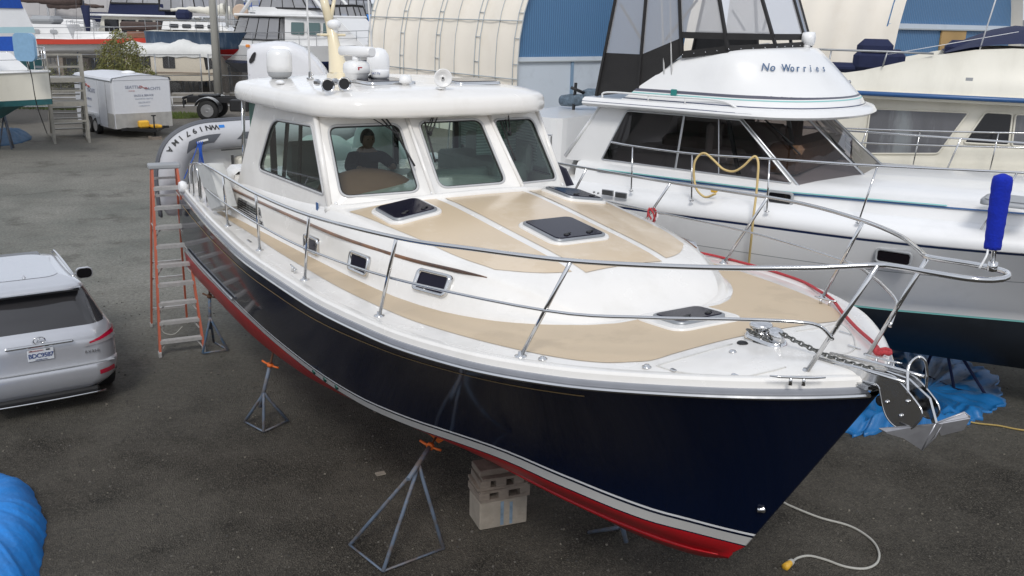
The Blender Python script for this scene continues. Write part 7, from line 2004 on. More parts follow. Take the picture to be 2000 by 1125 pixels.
# ================================================================ white cargo trailer
def trailer():
    A, B_ = on_z(225, 254, .35), on_z(340, 247, .35); A.z = B_.z = 0
    C_ = on_z(170, 226, .35); C_.z = 0
    x = (A - C_); L = x.length; x.normalize(); ang = math.atan2(x.y, x.x); W = 2.14; L = max(4.3, min(6.5, L))
    c = A + (B_ - A) / 2
    ang = math.atan2((B_ - A).y, (B_ - A).x) - math.pi / 2
    root = thing('cargo_trailer', 'white enclosed cargo trailer with yacht dealer lettering parked by the fence', 'trailer', c, ang)
    wd = (B_ - A).length / 2; L = 4.3
    wm = mat('trailer_white', (.62, .63, .66), .35, noise=.02, dirt=(.48, .48, .50), dscale=1.2, damt=.4)
    b = MB()
    def sec(x, z0=.38, k=1.0):
        return [Vector((x, -wd * k, z0)), Vector((x, -wd * k, 2.28)), Vector((x, -wd * .96 * k, 2.37)), Vector((x, -wd * .5 * k, 2.45)), Vector((x, 0, 2.48)), Vector((x, wd * .5 * k, 2.45)), Vector((x, wd * .96 * k, 2.37)), Vector((x, wd * k, 2.28)), Vector((x, wd * k, z0))]
    b.rings([sec(-L), sec(-.12), sec(-.02, k=.96), sec(0, k=.93)], smooth=False); b.build('box_body', wm, root)
    b = MB(); b.rings([[p * 1.0 + Vector((0, 0, .004)) for p in sec(-.13)[1:8]], [p + Vector((-.0, 0, .03)) for p in sec(.02)[1:8]]], cap0=False, cap1=False, smooth=False); b.build('front_trim', M['alu'], root)
    b = MB(); b.box((.008, 0, .68), (.02, wd * 1.9, .60)); b.box((-.35, -wd - .006, .68), (.70, .012, .60)); b.build('stone_guard', mat('scuffed_aluminium', (.40, .39, .37), .55, metal=.3, noise=.15, nscale=4), root)
    b = MB(); b.tube([(-L, -wd - .01, 2.28), (0, -wd - .01, 2.28)], .03, n=5); b.tube([(-L, wd + .01, 2.28), (0, wd + .01, 2.28)], .03, n=5); b.build('roof_trim', M['alu'], root)
    b = MB(); b.box((-1.1, -wd - .008, 1.35), (.85, .014, 1.75), bev=.005); b.box((-.78, -wd - .02, 1.25), (.04, .02, .12)); b.build('side_door', wm, root)
    b = MB()
    for e in (((-.66, .48), (-.66, 2.24)), ((-1.54, .48), (-1.54, 2.24)), ((-.66, 2.24), (-1.54, 2.24))): b.tube([(e[0][0], -wd - .012, e[0][1]), (e[1][0], -wd - .012, e[1][1])], .010, n=5)
    b.build('door_edges', M['grey_pl'], root)
    for xx in (-1.95, -2.72):
        for s in (-1, 1):
            b = MB(); b.lathe([(.20, -.10), (.32, -.10), (.34, -.06), (.34, .06), (.32, .10), (.2, .10)], (xx, s * (wd - .02), .34), (0, 1, 0), n=20); w = b.build('wheel', M['tire'], root)
            b = MB(); b.lathe([(0, .095), (.07, .115), (.19, .105), (.215, .115)], (xx, s * (wd - .02), .34), (0, s, 0), n=16); b.build('rim', M['rim'], w)
    for s in (-1, 1):
        b = MB(); pts = [(-1.45, .45), (-1.55, .75), (-1.8, .86), (-2.9, .86), (-3.15, .75), (-3.25, .45)]; b.grid([[Vector((x, s * (wd - .02), z)) for x, z in pts], [Vector((x, s * (wd + .16), z)) for x, z in pts], [Vector((x, s * (wd + .17), z - .06)) for x, z in pts]], smooth=False); b.build('fender', M['black'] if s > 0 else M['grey_pl'], root)
    b = MB()
    for s in (-1, 1): b.bar((-.2, s * wd * .75, .36), (1.15, 0, .36), .07, .12)
    b.bar((.02, -wd * .8, .36), (.02, wd * .8, .36), .1, .1); b.build('tongue', M['black'], root)
    b = MB(); b.tube([(.95, 0, 0.12), (.95, 0, .95)], .035, n=8); b.box((.95, 0, .95), (.05, .18, .05)); b.box((.95, 0, .08), (.28, .28, .12)); b.build('jack', M['black'], root)
    b = MB(); b.box((.32, -.18, .56), (.28, .42, .30), bev=.06); b.box((.55, .22, .48), (.45, .38, .12), bev=.03); b.build('winch_cover', M['yellow'], root)
    b = MB(); b.box((.95, 0, .06), (.4, .4, .12)); b.build('chock_block', M['wood'], root)
    b = MB(); b.lathe([(.30, 0), (.26, .07), (.12, .11), (0, .12)], (-1.6, .1, 2.47), n=16); b.build('roof_vent', M['white'], root)
    dk = mat('letter_slate', (.20, .22, .30), .5); rd = mat('letter_red', (.45, .12, .10), .5); pl = mat('letter_pale', (.36, .40, .48), .5)
    def face(txt, size, yy, zz, m, side=False, **k):
        if side: lettering('lettering', txt, size, m, root, (yy, -wd - .014, zz), (1, 0, 0), (0, 0, 1), **k)
        else: lettering('lettering', txt, size, m, root, (.012, yy, zz), (0, 1, 0), (0, 0, 1), **k)
    face('SEATTLE', .17, -.36, 2.02, dk); face('YACHTS', .17, .44, 1.94, dk); face('SALES & SERVICE', .11, .05, 1.68, dk); face('ANACORTES / SEATTLE', .07, .05, 1.55, pl); face('360 299 0777', .09, .05, 1.40, pl); face('seattleyachts.com', .06, .05, 1.27, pl); face('brokerage', .06, -.42, 1.88, rd)
    face('SEATTLE', .24, -3.3, 2.0, dk, True); face('YACHTS', .24, -2.3, 1.76, dk, True); face('SALES & SERVICE', .13, -2.8, 1.4, dk, True); face('seattleyachts.com', .10, -2.8, 1.1, pl, True)
    for ox, oy, sd in ((.02, 1.98, False), (-2.75, 1.93, True)):
        b = MB()
        for k in range(2):
            pts = [(ox - .16 + .05 * k, oy + .03 - .04 * k), (ox - .04 + .05 * k, oy + .08 - .04 * k), (ox + .06 + .05 * k, oy + .0 - .04 * k), (ox + .18 + .05 * k, oy + .02 - .04 * k)]
            f = 1.6 if sd else 1
            b.tube([(ox + (px - ox) * f, -wd - .018, z) if sd else (.016, px, z) for px, z in pts], .012 * f, n=4)
        b.build('swoosh', rd, root)
trailer()

# ================================================================ aluminium boarding steps
def steps():
    A, B_ = on_z(108, 281), on_z(165, 284); ang = R(28)
    root = thing('boarding_steps', 'weathered aluminium boarding stairs beside the cream boat bow', 'stairs', A, ang); m = mat('weathered_aluminium', (.30, .285, .25), .6, metal=.2, noise=.15)
    w = 1.22; D = 2.7; H1 = 1.55; H2 = 2.45; HR = 3.35
    def post(a, c, nm='post', r=.045): b = MB(); b.bar(a, c, r * 2, r * 2); b.build(nm, m, root)
    for xx in (0, w):
        post((xx, 0, 0), (xx, 0, HR)); post((xx, 1.0, 0), (xx, 1.0, H2)); post((xx, 0, .06), (xx, D, .06), 'base_rail'); post((xx, 1.0, H1), (xx, D, .1), 'stringer', .05); post((xx, 1.0, H1 + .85), (xx, D, .95), 'hand_rail', .03); post((xx, D, .1), (xx, D, .98)); post((xx, 0, HR), (xx, 1.0, HR - .1), 'hand_rail', .03)
        post((xx, 0, H1), (xx, .9, H2), 'brace', .03); post((xx, .95, H2), (xx, .95, HR - .1))
    for z, nm in ((HR, 'hand_rail'), (HR - .45, 'rail'), (.85, 'rail'), (H1 + .45, 'rail')): post((0, 0, z), (w, 0, z), nm, .035)
    for z, y0 in ((H1, 0), (H2, 0)):
        b = MB(); b.box((w / 2, .5, z), (w + .05, 1.0, .07)); b.box((w / 2, -.03, z - .05), (w + .08, .05, .16)); b.build('platform', m, root)
    for k in range(6): b = MB(); z = .3 + k * .235; b.box((w / 2, D - (D - 1.0) * z / H1, z), (w, .24, .04)); b.build('tread', m, root)
    for k in range(3): b = MB(); b.box((w / 2, .9 - k * .22, H1 + .25 + k * .22), (w * .8, .2, .04)); b.build('tread', m, root)
steps()

# ================================================================ truck tractor
def truck():
    base = on_z(404, 238); root = thing('truck_tractor', 'white truck tractor with black chassis parked behind the navy yacht', 'truck', (base.x, base.y, 0), R(4))
    wt = mat('truck_white', (.72, .72, .74), .25, coat=.5, noise=.015)
    # local x forward (to the right in the picture), rear wheel at x = 0
    b = MB(); secs = [(2.0, .8, 3.42, 1.10), (2.15, .8, 3.60, 1.16), (3.2, .8, 3.74, 1.2), (3.9, .8, 3.72, 1.2), (4.5, .8, 3.45, 1.18), (5.0, .8, 3.0, 1.16), (5.4, .8, 2.5, 1.14), (5.7, .8, 1.9, 1.1), (7.2, .8, 1.55, .9)]
    rows = []
    for x, z0, z1, w in secs:
        rows.append([Vector((x, 1.3 + y * w, z)) for y, z in ((-1, z0), (-1.0, z1 - .5), (-.97, z1 - .2), (-.85, z1 - .05), (-.5, z1), (0, z1 + .02), (.5, z1), (.85, z1 - .05), (.97, z1 - .2), (1, z1 - .5), (1, z0))])
    b.rings(rows); b.build('cab', wt, root, autosmooth=50)
    b = MB(); pts = [Vector((2.28 + .13 * math.cos(a) * (1 if math.sin(a) < 0 else .8), 1.3 - 1.19, 3.0 + .26 * math.sin(a))) + Vector((.12 * math.sin(a), 0, 0)) for a in [k * math.pi / 10 for k in range(20)]]
    b.poly(pts, thick=(0, -.03, 0)); b.build('sleeper_window', M['glass_car'], root)
    b = MB(); b.box((2.05, .25, 3.52), (.18, .18, .14), bev=.03); b.build('beacon', mat('amber', (.75, .25, .04), .3), root)
    b = MB(); b.tube([(2.05, .16, 2.2), (5.5, .12, 2.2)], .012, n=4); b.tube([(3.1, .11, .9), (3.1, .11, 3.3)], .01, n=4); b.build('panel_seam', M['grey_pl'], root)
    b = MB()
    for y in (.95, 1.65): b.bar((-1.1, y, .95), (5.5, y, .95), .09, .26)
    for x in (-1.0, .2, 1.2): b.bar((x, .95, .95), (x, 1.65, .95), .1, .16)
    b.box((-.1, 1.3, 1.14), (.9, .9, .08), bev=.02); b.box((1.5, .5, .75), (.9, .6, .55), bev=.05); b.build('chassis', M['black'], root)
    b = MB(); b.bar((-1.15, .4, 1.05), (-1.15, 2.2, 1.05), .06, .10); b.bar((-1.15, .5, .6), (-1.15, .5, 1.05), .05, .05); b.box((-1.12, .5, .85), (.1, .3, .2)); b.build('light_bar', M['black'], root)
    for x in (0, 5.9):
        for y in (.35, 2.25):
            b = MB(); b.lathe([(.28, -.16), (.47, -.16), (.50, -.12), (.50, .12), (.47, .16), (.28, .16)], (x, y, .50), (0, 1, 0), n=24); w = b.build('wheel', M['tire'], root)
            b = MB(); b.lathe([(0, .17), (.1, .20), (.2, .165), (.30, .175)], (x, y, .5), (0, -1, 0), n=18); b.build('rim', M['rim'], w)
            if x == 0:
                b = MB(); rows = []
                for k in range(9): a = R(20 + 140 * k / 8); rows.append([Vector((x + .60 * math.cos(a), y + s_, .5 + .60 * math.sin(a))) for s_ in (-.28, .28)])
                b.grid(rows); fd = b.build('mud_guard', M['black'], root)
                for s_ in (-.20, 0, .2):
                    b = MB(); b.tube([Vector((x + .615 * math.cos(R(30 + 120 * k / 8)), y + s_, .5 + .615 * math.sin(R(30 + 120 * k / 8)))) for k in range(9)], .02, n=5); b.build('guard_ridge', M['steel_dull'], fd)
truck()
# ================================================================ stored boats in the background
def std(L, B, zk, zs, ze, fine=.5, ch=.38):
    """stations for a hull of length L: stern at x=-L/2, stem at x=+L/2"""
    out = []
    for i in range(9):
        t = i / 8; x = -L / 2 + L * t; hb = B / 2 * (.86 + .14 * min(1, t * 3)) * (1 - max(0, (t - .5) / .5) ** 2.3)
        z = zs + (ze - zs) * t ** 2; hc = hb * (.80 - .35 * max(0, t - .5)); zc = zk + (z - zk) * (ch + .18 * t ** 2); k = zk + (0 if t < .6 else (z - zk) * .9 * ((t - .6) / .4) ** 2.2)
        out.append((x, max(.02, hb), z, max(.012, hc * (1 - max(0, (t - .55) / .45) ** 3)), zc, min(k, zc - .02) if t < 1 else zc))
    return out
def stand_set(root, L, B, zk, n=2):
    for sx in [(-.3 + .6 * i / max(1, n - 1)) for i in range(n)]:
        for s in (-1, 1):
            b = MB(); x = sx * L; y = s * B * .36
            b.tube([(x, y + s * .25, 0), (x, y, zk + .5)], .045, n=5); b.tube([(x - .3, y - s * .1, 0), (x, y, zk + .25)], .03, n=5); b.tube([(x + .3, y - s * .1, 0), (x, y, zk + .25)], .03, n=5); b.build('stand', M['jack_grey'], root)
    b = MB(); b.box((0, 0, zk / 2), (.5, .5, zk)); b.build('keel_block', M['wood'], root)
def place(name, label, px, py, Y, hd, cat, grp=None, zoff=0.0):
    p = on_y(px, py, Y); return thing(name, label, cat, (p.x, p.y, 0), R(hd), grp), p
def win_strip(root, x0, x1, y0, y1, z0, z1, n, s, m, lean=0.0, gap=.12, name='window'):
    for k in range(n):
        a = k / n + gap / n / 2; c = (k + 1) / n - gap / n / 2; xa, xc = x0 + (x1 - x0) * a, x0 + (x1 - x0) * c; ya, yc = y0 + (y1 - y0) * a, y0 + (y1 - y0) * c
        b = MB(); b.poly(round_poly([(xa, s * ya, z0), (xc, s * yc, z0), (xc, s * (yc - lean), z1), (xa, s * (ya - lean), z1)], .06, 2), thick=(0, s * .02, 0)); b.build(name, m, root)
def canvas_box(root, x0, x1, w, z0, z1, ra, rf, n, clear=M['glass_clr'], fr=None, roofm=None, name='canvas_enclosure'):
    fr = fr or M['canvas_black']; T = MB(); G = MB()
    B_ = [Vector((x0, -w, z0)), Vector((x1, -w, z0)), Vector((x1 + .25, 0, z0)), Vector((x1, w, z0)), Vector((x0, w, z0))]
    T_ = [Vector((x0 + ra, -w * .88, z1)), Vector((x1 - rf, -w * .88, z1)), Vector((x1 - rf + .15, 0, z1 + .04)), Vector((x1 - rf, w * .88, z1)), Vector((x0 + ra, w * .88, z1))]
    for i in range(5):
        j = (i + 1) % 5; G.poly([B_[i], B_[j], T_[j], T_[i]])
        T.bar(B_[i], B_[j], .05, .10); T.bar(T_[i], T_[j], .06, .12); T.bar(B_[i], T_[i], .06, .06)
        m = n if i in (0, 3) else 2
        for k in range(1, m): T.bar(B_[i].lerp(B_[j], k / m), T_[i].lerp(T_[j], k / m), .05, .05)
    o = T.build(name, fr, root); G.build('clear_panel', clear, o)
    b = MB(); b.poly([p + Vector((0, 0, .03)) for p in T_], thick=(0, 0, .05)); b.build('canvas_roof', roofm or fr, o); return o
def edge_rail(root, st, x0, x1, h, n, m=None, name='guard_rail'):
    f = [pchip([s[0] for s in st], [s[i] for s in st]) for i in (1, 2)]; m = m or M['steel_dull']
    for s in (-1, 1):
        pts = [Vector((x, s * max(.02, f[0](x) - .06), f[1](x))) for x in [x0 + (x1 - x0) * i / 10 for i in range(11)]]
        b = MB(); b.tube([p + Vector((0, 0, h)) for p in pts], .02, n=5); o = b.build(name, m, root)
        b = MB(); b.tube([p + Vector((0, 0, h * .5)) for p in pts], .012, n=4); b.build('wire', m, o)
        for k in range(n): p = pts[int(round(k * 10 / (n - 1)))]; b = MB(); b.tube([p, p + Vector((0, 0, h))], .017, n=5); b.build('post', m, o)
def mast(root, x, z0, h, r=.07, spread=1.2, boom=None, cover=None, name='mast', y=0):
    b = MB(); b.tube([(x, y, z0), (x, y, z0 + h)], [r, r * .8], n=8); o = b.build(name, M['alu'] if r < .2 else M['cream'], root)
    b = MB(); b.tube([(x, y - spread, z0 - .3), (x, y, z0 + h)], .012, n=4); b.tube([(x, y + spread, z0 - .3), (x, y, z0 + h)], .012, n=4); b.build('shrouds', M['steel_dull'], o)
    if boom:
        b = MB(); L, bz_ = boom; pts = [Vector((x - .1, y, bz_ + .2)), Vector((x - L * .3, y, bz_ + .05)), Vector((x - L * .6, y, bz_ + .1)), Vector((x - L, y, bz_ + .05))]
        sp = smooth_path(pts, 6); b.tube(sp, [.34 - .24 * i / (len(sp) - 1) + .03 * math.sin(i * 2.1) for i in range(len(sp))], n=10); b.build('sail_cover', cover or M['canvas_brown'], root)

# ---- cream boat whose bow enters at the left edge
bw = on_y(94, 127, 32.5); HL = R(-20); LB = thing('motor_cruiser', 'cream motor cruiser bow with blue cushion on its rail at the far left', 'boat', (bw.x - 5.3 * math.cos(HL), bw.y - 5.3 * math.sin(HL), 0), HL)
st = std(10.6, 3.4, 1.0, 2.7, 3.0, ch=.26)
gen_hull(LB, st, [M['teal_bottom'], M['gelcoat_old'], M['gelcoat_old']], [0, 1, 1, 1, 1, 1])
b = MB(); f_ = [pchip([s[0] for s in st], [s[i] for s in st]) for i in (1, 2)]
for s in (-1, 1): b.tube([Vector((x, s * (f_[0](x) + .01), f_[1](x) - .02)) for x in [-5.3 + 10.6 * i / 30 for i in range(31)]], .04, n=6)
b.build('rub_rail', M['gelcoat2'], LB)
edge_rail(LB, st, .5, 5.2, .78, 8, M['steel'])
FL = Frame((LB.location.x, LB.location.y), HL)
b = MB(); frustum(b, -4.2, 3.6, 1.35, 1.0, 2.75, 3.5, .2, .9, .12); b.build('cabin', M['gelcoat2'], LB)
b = MB(); b.poly([FL.y(-60, 72, -1.16), FL.y(27, 71, -1.10), FL.y(33, 100, -1.14), FL.y(-60, 99, -1.20)], thick=(0, -.03, 0)); b.build('window_cover', M['canvas_blue'], LB)
rc_ = FL.y(51, 92, -1.28); b = MB(); b.rings([[rc_ + Vector((a * .95, -.05 * k, c)) for a, c in rrect(.92, .88, .2)] for k in (0, 2)]); b.build('rail_cushion', mat('pale_blue_cover', (.22, .38, .55), .7, noise=.08, bump=.3, bscale=6), LB)
b = MB(); b.box(FL.y(77, 131, -.62), (.34, .02, .08)); b.build('registration_marks', M['grey_pl'], LB)
p2_ = on_y(-178, 60, 43.0); LC = thing('motor_cruiser', 'white cruiser with aqua band and blue canvas top behind the cream bow', 'boat', (p2_.x, p2_.y, 0), R(165))
st2_ = std(11, 3.8, 1.2, 2.9, 3.3); gen_hull(LC, st2_, [M['teal_bottom'], M['gelcoat2'], M['gelcoat2']], [0, 1, 1, 1, 1, 1])
b = MB(); frustum(b, -5.3, 2.2, 1.7, 1.4, 2.95, 3.95, .05, 1.4, .08); b.build('cabin', M['gelcoat2'], LC)
b = MB(); frustum(b, -5.25, 1.0, 1.66, 1.4, 3.95, 4.2, .05, .2, .02); b.build('stripe_band', mat('aqua_stripe', (.42, .62, .66), .4), LC)
b = MB(); frustum(b, -5.2, .8, 1.62, 1.3, 4.2, 4.98, .25, .9, .1); b.build('flybridge', M['gelcoat2'], LC)
b = MB(); frustum(b, -5.0, -.2, 1.5, 1.25, 4.98, 5.7, .1, .6, .15, rad=.2); b.build('blue_canvas', M['canvas_blue'], LC); stand_set(LC, 8, 3.2, 1.2, 2)
stand_set(LB, 6, 3.0, .95, 2)
b = MB(); p0 = Vector((LB.location.x + 4.2, LB.location.y - 1.6, 3.2))
for (e) in ((on_z(88, 300)), (on_z(60, 296))): pass
ln = [on_y(52, 115, 31.5), on_y(62, 150, 31.6), on_y(72, 205, 31.8), on_z(92, 262) + Vector((0, 0, .02))]
b.tube(smooth_path(ln, 5), .016, n=5); tag(b.build('mooring_line', M['black']), 'dark line hanging from the cream cruiser bow down to the ground', 'rope')
tarp('blue_tarp', 'dull blue tarp bunched on the ground under the cream cruiser', [on_z(-20, 262), on_z(20, 258), on_z(55, 262), on_z(60, 272), on_z(30, 282), on_z(-20, 284)], lambda t, a, q: .35 * (1 - t ** 2), mat('dull_blue_tarp', (.02, .075, .15), .6, noise=.2), n=12, seed=9)

# ---- white sailboat with a red stripe
SB, p = place('sailboat', 'white sailboat with a bright red stripe and brown sail cover', 165, 95, 63.0, 4, 'sailboat')
st = std(13.0, 3.8, 1.9, 3.0, 3.35); gen_hull(SB, st, [M['hull_white'], M['hull_white'], M['gelcoat2']], [0, 0, 0, 0, 0, 0])
rs_ = mat('red_stripe', (.55, .06, .035), .4); f_ = [pchip([s[0] for s in st], [s[i] for s in st]) for i in (1, 2)]
for s in (-1, 1):
    b = MB(); xs_ = [-6.4 + 12.8 * i / 30 for i in range(31)]
    b.grid([[Vector((x, s * (f_[0](x) + .03), f_[1](x) - .26)) for x in xs_], [Vector((x, s * (f_[0](x) + .04), f_[1](x) + .04)) for x in xs_]]); b.build('red_stripe', rs_, SB)
b = MB(); frustum(b, -4.4, -.2, 1.35, 1.25, 3.1, 4.0, .1, .4, .12); frustum(b, -.2, 2.8, 1.2, .9, 3.1, 3.6, .1, .5, .1); b.build('deckhouse', M['gelcoat2'], SB)
win_strip(SB, -4.0, -.8, 1.35, 1.3, 3.45, 3.68, 3, -1, M['grey_pl'], .03, .6)
b = MB(); b.box((3.9, 0, 3.45), (1.8, 1.5, .4), bev=.05); b.build('teak_hatch', mat('brown_deck', (.22, .10, .06), .7, noise=.2), SB)
b = MB(); b.box((3.9, -.5, 4.0), (2.6, .5, .55), bev=.12); b.build('brown_cover', M['canvas_brown'], SB)
b = MB(); b.tube([Vector((-3.9 + .45 * math.cos(a), -.6, 4.35 + .45 * math.sin(a))) for a in [k * math.pi / 8 for k in range(16)]], .03, closed=True, n=5); b.build('steering_wheel', M['white'], SB)
b = MB(); b.box((-2.2, 0, 4.25), (1.5, 2.0, .5), bev=.2); b.build('dodger', M['grey_pl'], SB)
mast(SB, .2, 3.3, 9, .09, 1.6, (5.2, 5.35)); mast(SB, -4.8, 3.3, 7, .07, 1.2, (3.0, 5.2)); edge_rail(SB, st, -6, 6.2, .75, 8)
b = MB(); b.tube([(.3, 0, 5.2), (.35, 0, 4.0), (.35, 0, 3.4)], [.3, .18, .1], n=8); b.build('mast_cover', M['canvas_navy'], SB); stand_set(SB, 11, 3.4, 1.9, 3)

# ---- grey shrink-wrapped vessel forming the backdrop
SW, p = place('wrapped_boat', 'huge boat under grey shrink-wrap standing behind the sailboat', 235, 30, 78.0, 3, 'boat')
b = MB(); rows = []
for i in range(25):
    t = i / 24; x = -9.5 + 19 * t; w = 2.9 * (1 - .6 * abs(t - .5) ** 2 * 2); h = 6.4 + 1.7 * math.sin(math.pi * min(1, t * 1.1)) + .35 * abs(math.sin(i * .9)); 
    rows.append([Vector((x, y * w, z)) for y, z in ((-1, 1.2), (-1.04, 2.6), (-1.0, 4.2), (-.85, 5.4), (-.35, h - .3), (0, h), (.35, h - .3), (.85, 5.4), (1, 4.2), (1, 1.2))])
b.rings(rows); b.build('shrink_wrap', mat('grey_wrap', (.36, .345, .34), .6, noise=.12, nscale=.6, bump=.5, bscale=.9, dirt=(.22, .21, .21), dscale=.7, damt=.6, stretch=(1, 1, .4)), SW)
for k in range(6):
    b = MB(); x = -7.5 + 3 * k; b.tube([(x, -3.05, 1.3), (x + .6, -3.0, 4.2), (x + .2, -1.0, 7.4)], .03, n=5); b.build('strap', M['grey_pl'], SW)
b = MB(); b.box((0, 0, .6), (8, 3, 1.2)); b.build('cradle', M['jack_grey'], SW)

# ---- pilothouse trawler
TR, p = place('trawler', 'white trawler with a long dark flybridge panel behind the bush', 283, 88, 66.0, 170, 'boat')
st = std(12, 4.0, 1.4, 2.9, 3.4); gen_hull(TR, st, [M['gelcoat_old'], M['gelcoat_old'], M['gelcoat2']], [0, 0, 0, 0, 0, 0])
b = MB(); frustum(b, -4.5, 2.6, 1.6, 1.5, 3.0, 4.55, .1, .5, .06); b.build('saloon', M['gelcoat_old'], TR)
for s in (-1, 1): win_strip(TR, -4.2, 2.0, 1.58, 1.52, 3.55, 4.35, 5, s, M['black_gloss'], .04, .16)
b = MB(); b.box((-.9, 0, 4.62), (8.4, 3.7, .14), bev=.04); b.build('boat_deck', M['gelcoat2'], TR)
b = MB(); frustum(b, -2.4, 1.8, 1.3, 1.2, 4.7, 5.4, .1, .2, .02); b.build('flybridge_panel', M['canvas_navy'], TR)
canvas_box(TR, -4.6, -2.0, 1.3, 5.0, 6.6, .3, .2, 3); canvas_box(TR, -2.0, 1.5, 1.25, 5.4, 6.8, .0, .5, 3)
edge_rail(TR, st, -5, 5.6, .8, 8); mast(TR, 2.0, 4.7, 6, .08, 1.0); stand_set(TR, 10, 3.4, 1.4, 3)

# ---- dark blue sailing yacht, bow to the right
DB, p = place('sailing_yacht', 'large dark blue sailing yacht with streaked hull, bow pointing right', 430, 62, 62.0, -3, 'sailboat')
st = std(8.6, 3.6, 1.9, 3.75, 3.85)
st = [(s[0], s[1], s[2], s[3], s[4], s[5]) for s in st]
dbm = mat('faded_navy_hull', (.035, .065, .115), .45, noise=.2, nscale=1.2, dirt=(.20, .24, .29), dscale=2.2, damt=.75, dlo=.5, dhi=.72, stretch=(2.2, 1, .12))
gen_hull(DB, st, [M['red'], dbm, M['gelcoat_old']], [1, 1, 1, 1, 1, 1])
b = MB(); frustum(b, -3.4, .9, 1.0, .8, 3.85, 4.35, .1, .8, .1); b.build('coachroof', M['gelcoat2'], DB); win_strip(DB, -3, .2, .98, .85, 3.98, 4.2, 4, -1, M['black_gloss'], .04, .3)
edge_rail(DB, st, -4.2, 4.1, .7, 9); mast(DB, .5, 3.9, 10, .10, 1.5, (3.6, 5.0), M['gelcoat_old']); b = MB(); b.box((-2.2, -.2, 4.75), (.9, .9, .7), bev=.2); b.build('spray_hood', M['canvas_navy'], DB)
rnd = random.Random(5)
for k, (nm, x, z, s) in enumerate((('winch', -1.5, 4.5, .14), ('winch', -.9, 4.5, .14), ('vent_cowl', 1.6, 4.1, .16), ('vent_cowl', 2.2, 4.1, .13))):
    b = MB(); b.lathe([(s, 0), (s * .7, s), (s * .9, s * 1.6), (0, s * 1.7)], (x, -.5, z - .1), n=8); b.build(nm, M['steel_dull'], DB)
b = MB(); b.lathe([(.42, -.08), (.50, -.06), (.50, .06), (.42, .08)], (1.6, -.6, 5.0), (0, 1, 0), n=16); b.build('life_ring', mat('ring_cream', (.55, .42, .32), .7), DB); stand_set(DB, 7, 3.0, 1.9, 3)
# blue yacht further left, its stern part
D2, p = place('sailing_yacht', 'dark teal sailing yacht seen between the trawler and the pole', 345, 58, 70.0, -3, 'sailboat')
st = std(9.5, 3.4, 1.9, 3.5, 3.8); gen_hull(D2, st, [M['green_black'], mat('faded_teal_hull', (.03, .075, .10), .45, noise=.2, dirt=(.15, .2, .23), dscale=2, damt=.7, stretch=(2.2, 1, .12)), M['gelcoat_old']], [1, 1, 1, 1, 1, 1])
b = MB(); frustum(b, -2.5, 1.8, 1.0, .8, 3.7, 4.2, .1, .8, .1); b.build('coachroof', M['gelcoat2'], D2); edge_rail(D2, st, -4.6, 4.6, .7, 8); mast(D2, .8, 3.8, 9, .09, 1.4, (3.4, 4.9), M['canvas_blue'])
b = MB(); b.box((-3.0, 0, 4.4), (1.6, 1.6, .7), bev=.25); b.build('spray_hood', M['canvas_blue'], D2); stand_set(D2, 8, 3.0, 1.9, 2)

# ---- camper trailer under a white cover
CT, p = place('camper_trailer', 'cream camper trailer under a white roof cover behind the fence', 350, 130, 61.0, 2, 'camper')
b = MB(); rows = []
for x, zt, z0 in ((-2.95, 2.55, .9), (-2.8, 2.75, .8), (-1.5, 2.82, .8), (.5, 2.85, .8), (1.6, 2.82, .8), (2.3, 2.7, .85), (2.7, 2.2, 1.0), (2.75, 1.4, 1.1)):
    rows.append([Vector((x, y * 1.15, z)) for y, z in ((-1, z0), (-1, zt - .15), (-.9, zt), (0, zt + .06), (.9, zt), (1, zt - .15), (1, z0))])
b.rings(rows); b.build('body', mat('camper_cream', (.56, .50, .40), .5, noise=.05, dirt=(.4, .34, .26), dscale=1, damt=.4), CT, autosmooth=40)
b = MB(); rows = []
for i in range(22):
    x = -3.1 + 5.9 * i / 21; zt = 3.0 + .30 * math.exp(-((x - .6) / .9) ** 2) + .06 * math.sin(i * 1.1)
    rows.append([Vector((x, y * 1.22, z + .04 * math.sin(i * 1.7 + y * 3))) for y, z in ((-1, 2.25), (-1.02, 2.55), (-.9, zt - .12), (0, zt + .05), (.9, zt - .12), (1.02, 2.55), (1, 2.25))])
b.grid(rows); b.build('roof_cover', M['white_soft'], CT)
for x, w in ((-1.95, 1.15), (-.25, .75)):
    b = MB(); b.poly(round_poly([(x - w / 2, -1.16, 1.55), (x + w / 2, -1.16, 1.55), (x + w / 2, -1.16, 2.28), (x - w / 2, -1.16, 2.28)], .06, 2), thick=(0, -.02, 0)); o = b.build('window', M['glass_car'], CT)
    b = MB(); b.bar((x, -1.19, 1.57), (x, -1.19, 2.26), .03, .02); b.build('mullion', M['alu'], o)
b = MB(); b.poly([(2.0, -1.16, 1.5), (2.5, -1.16, 1.6), (2.35, -1.16, 2.35), (1.9, -1.16, 2.3)], thick=(0, -.02, 0)); b.build('window', M['glass_car'], CT)
b = MB(); b.tube([(-2.9, -1.17, 1.3), (2.6, -1.17, 1.3)], .02, n=4); b.tube([(-2.9, -1.17, 1.22), (2.6, -1.17, 1.22)], .012, n=4); b.build('trim', mat('trim_brown', (.2, .12, .08), .5), CT)
for x in (-.9, .0): b = MB(); b.lathe([(.1, -.1), (.36, -.1), (.36, .1), (.1, .1)], (x, -1.0, .37), (0, 1, 0), n=16); b.build('wheel', M['tire'], CT)

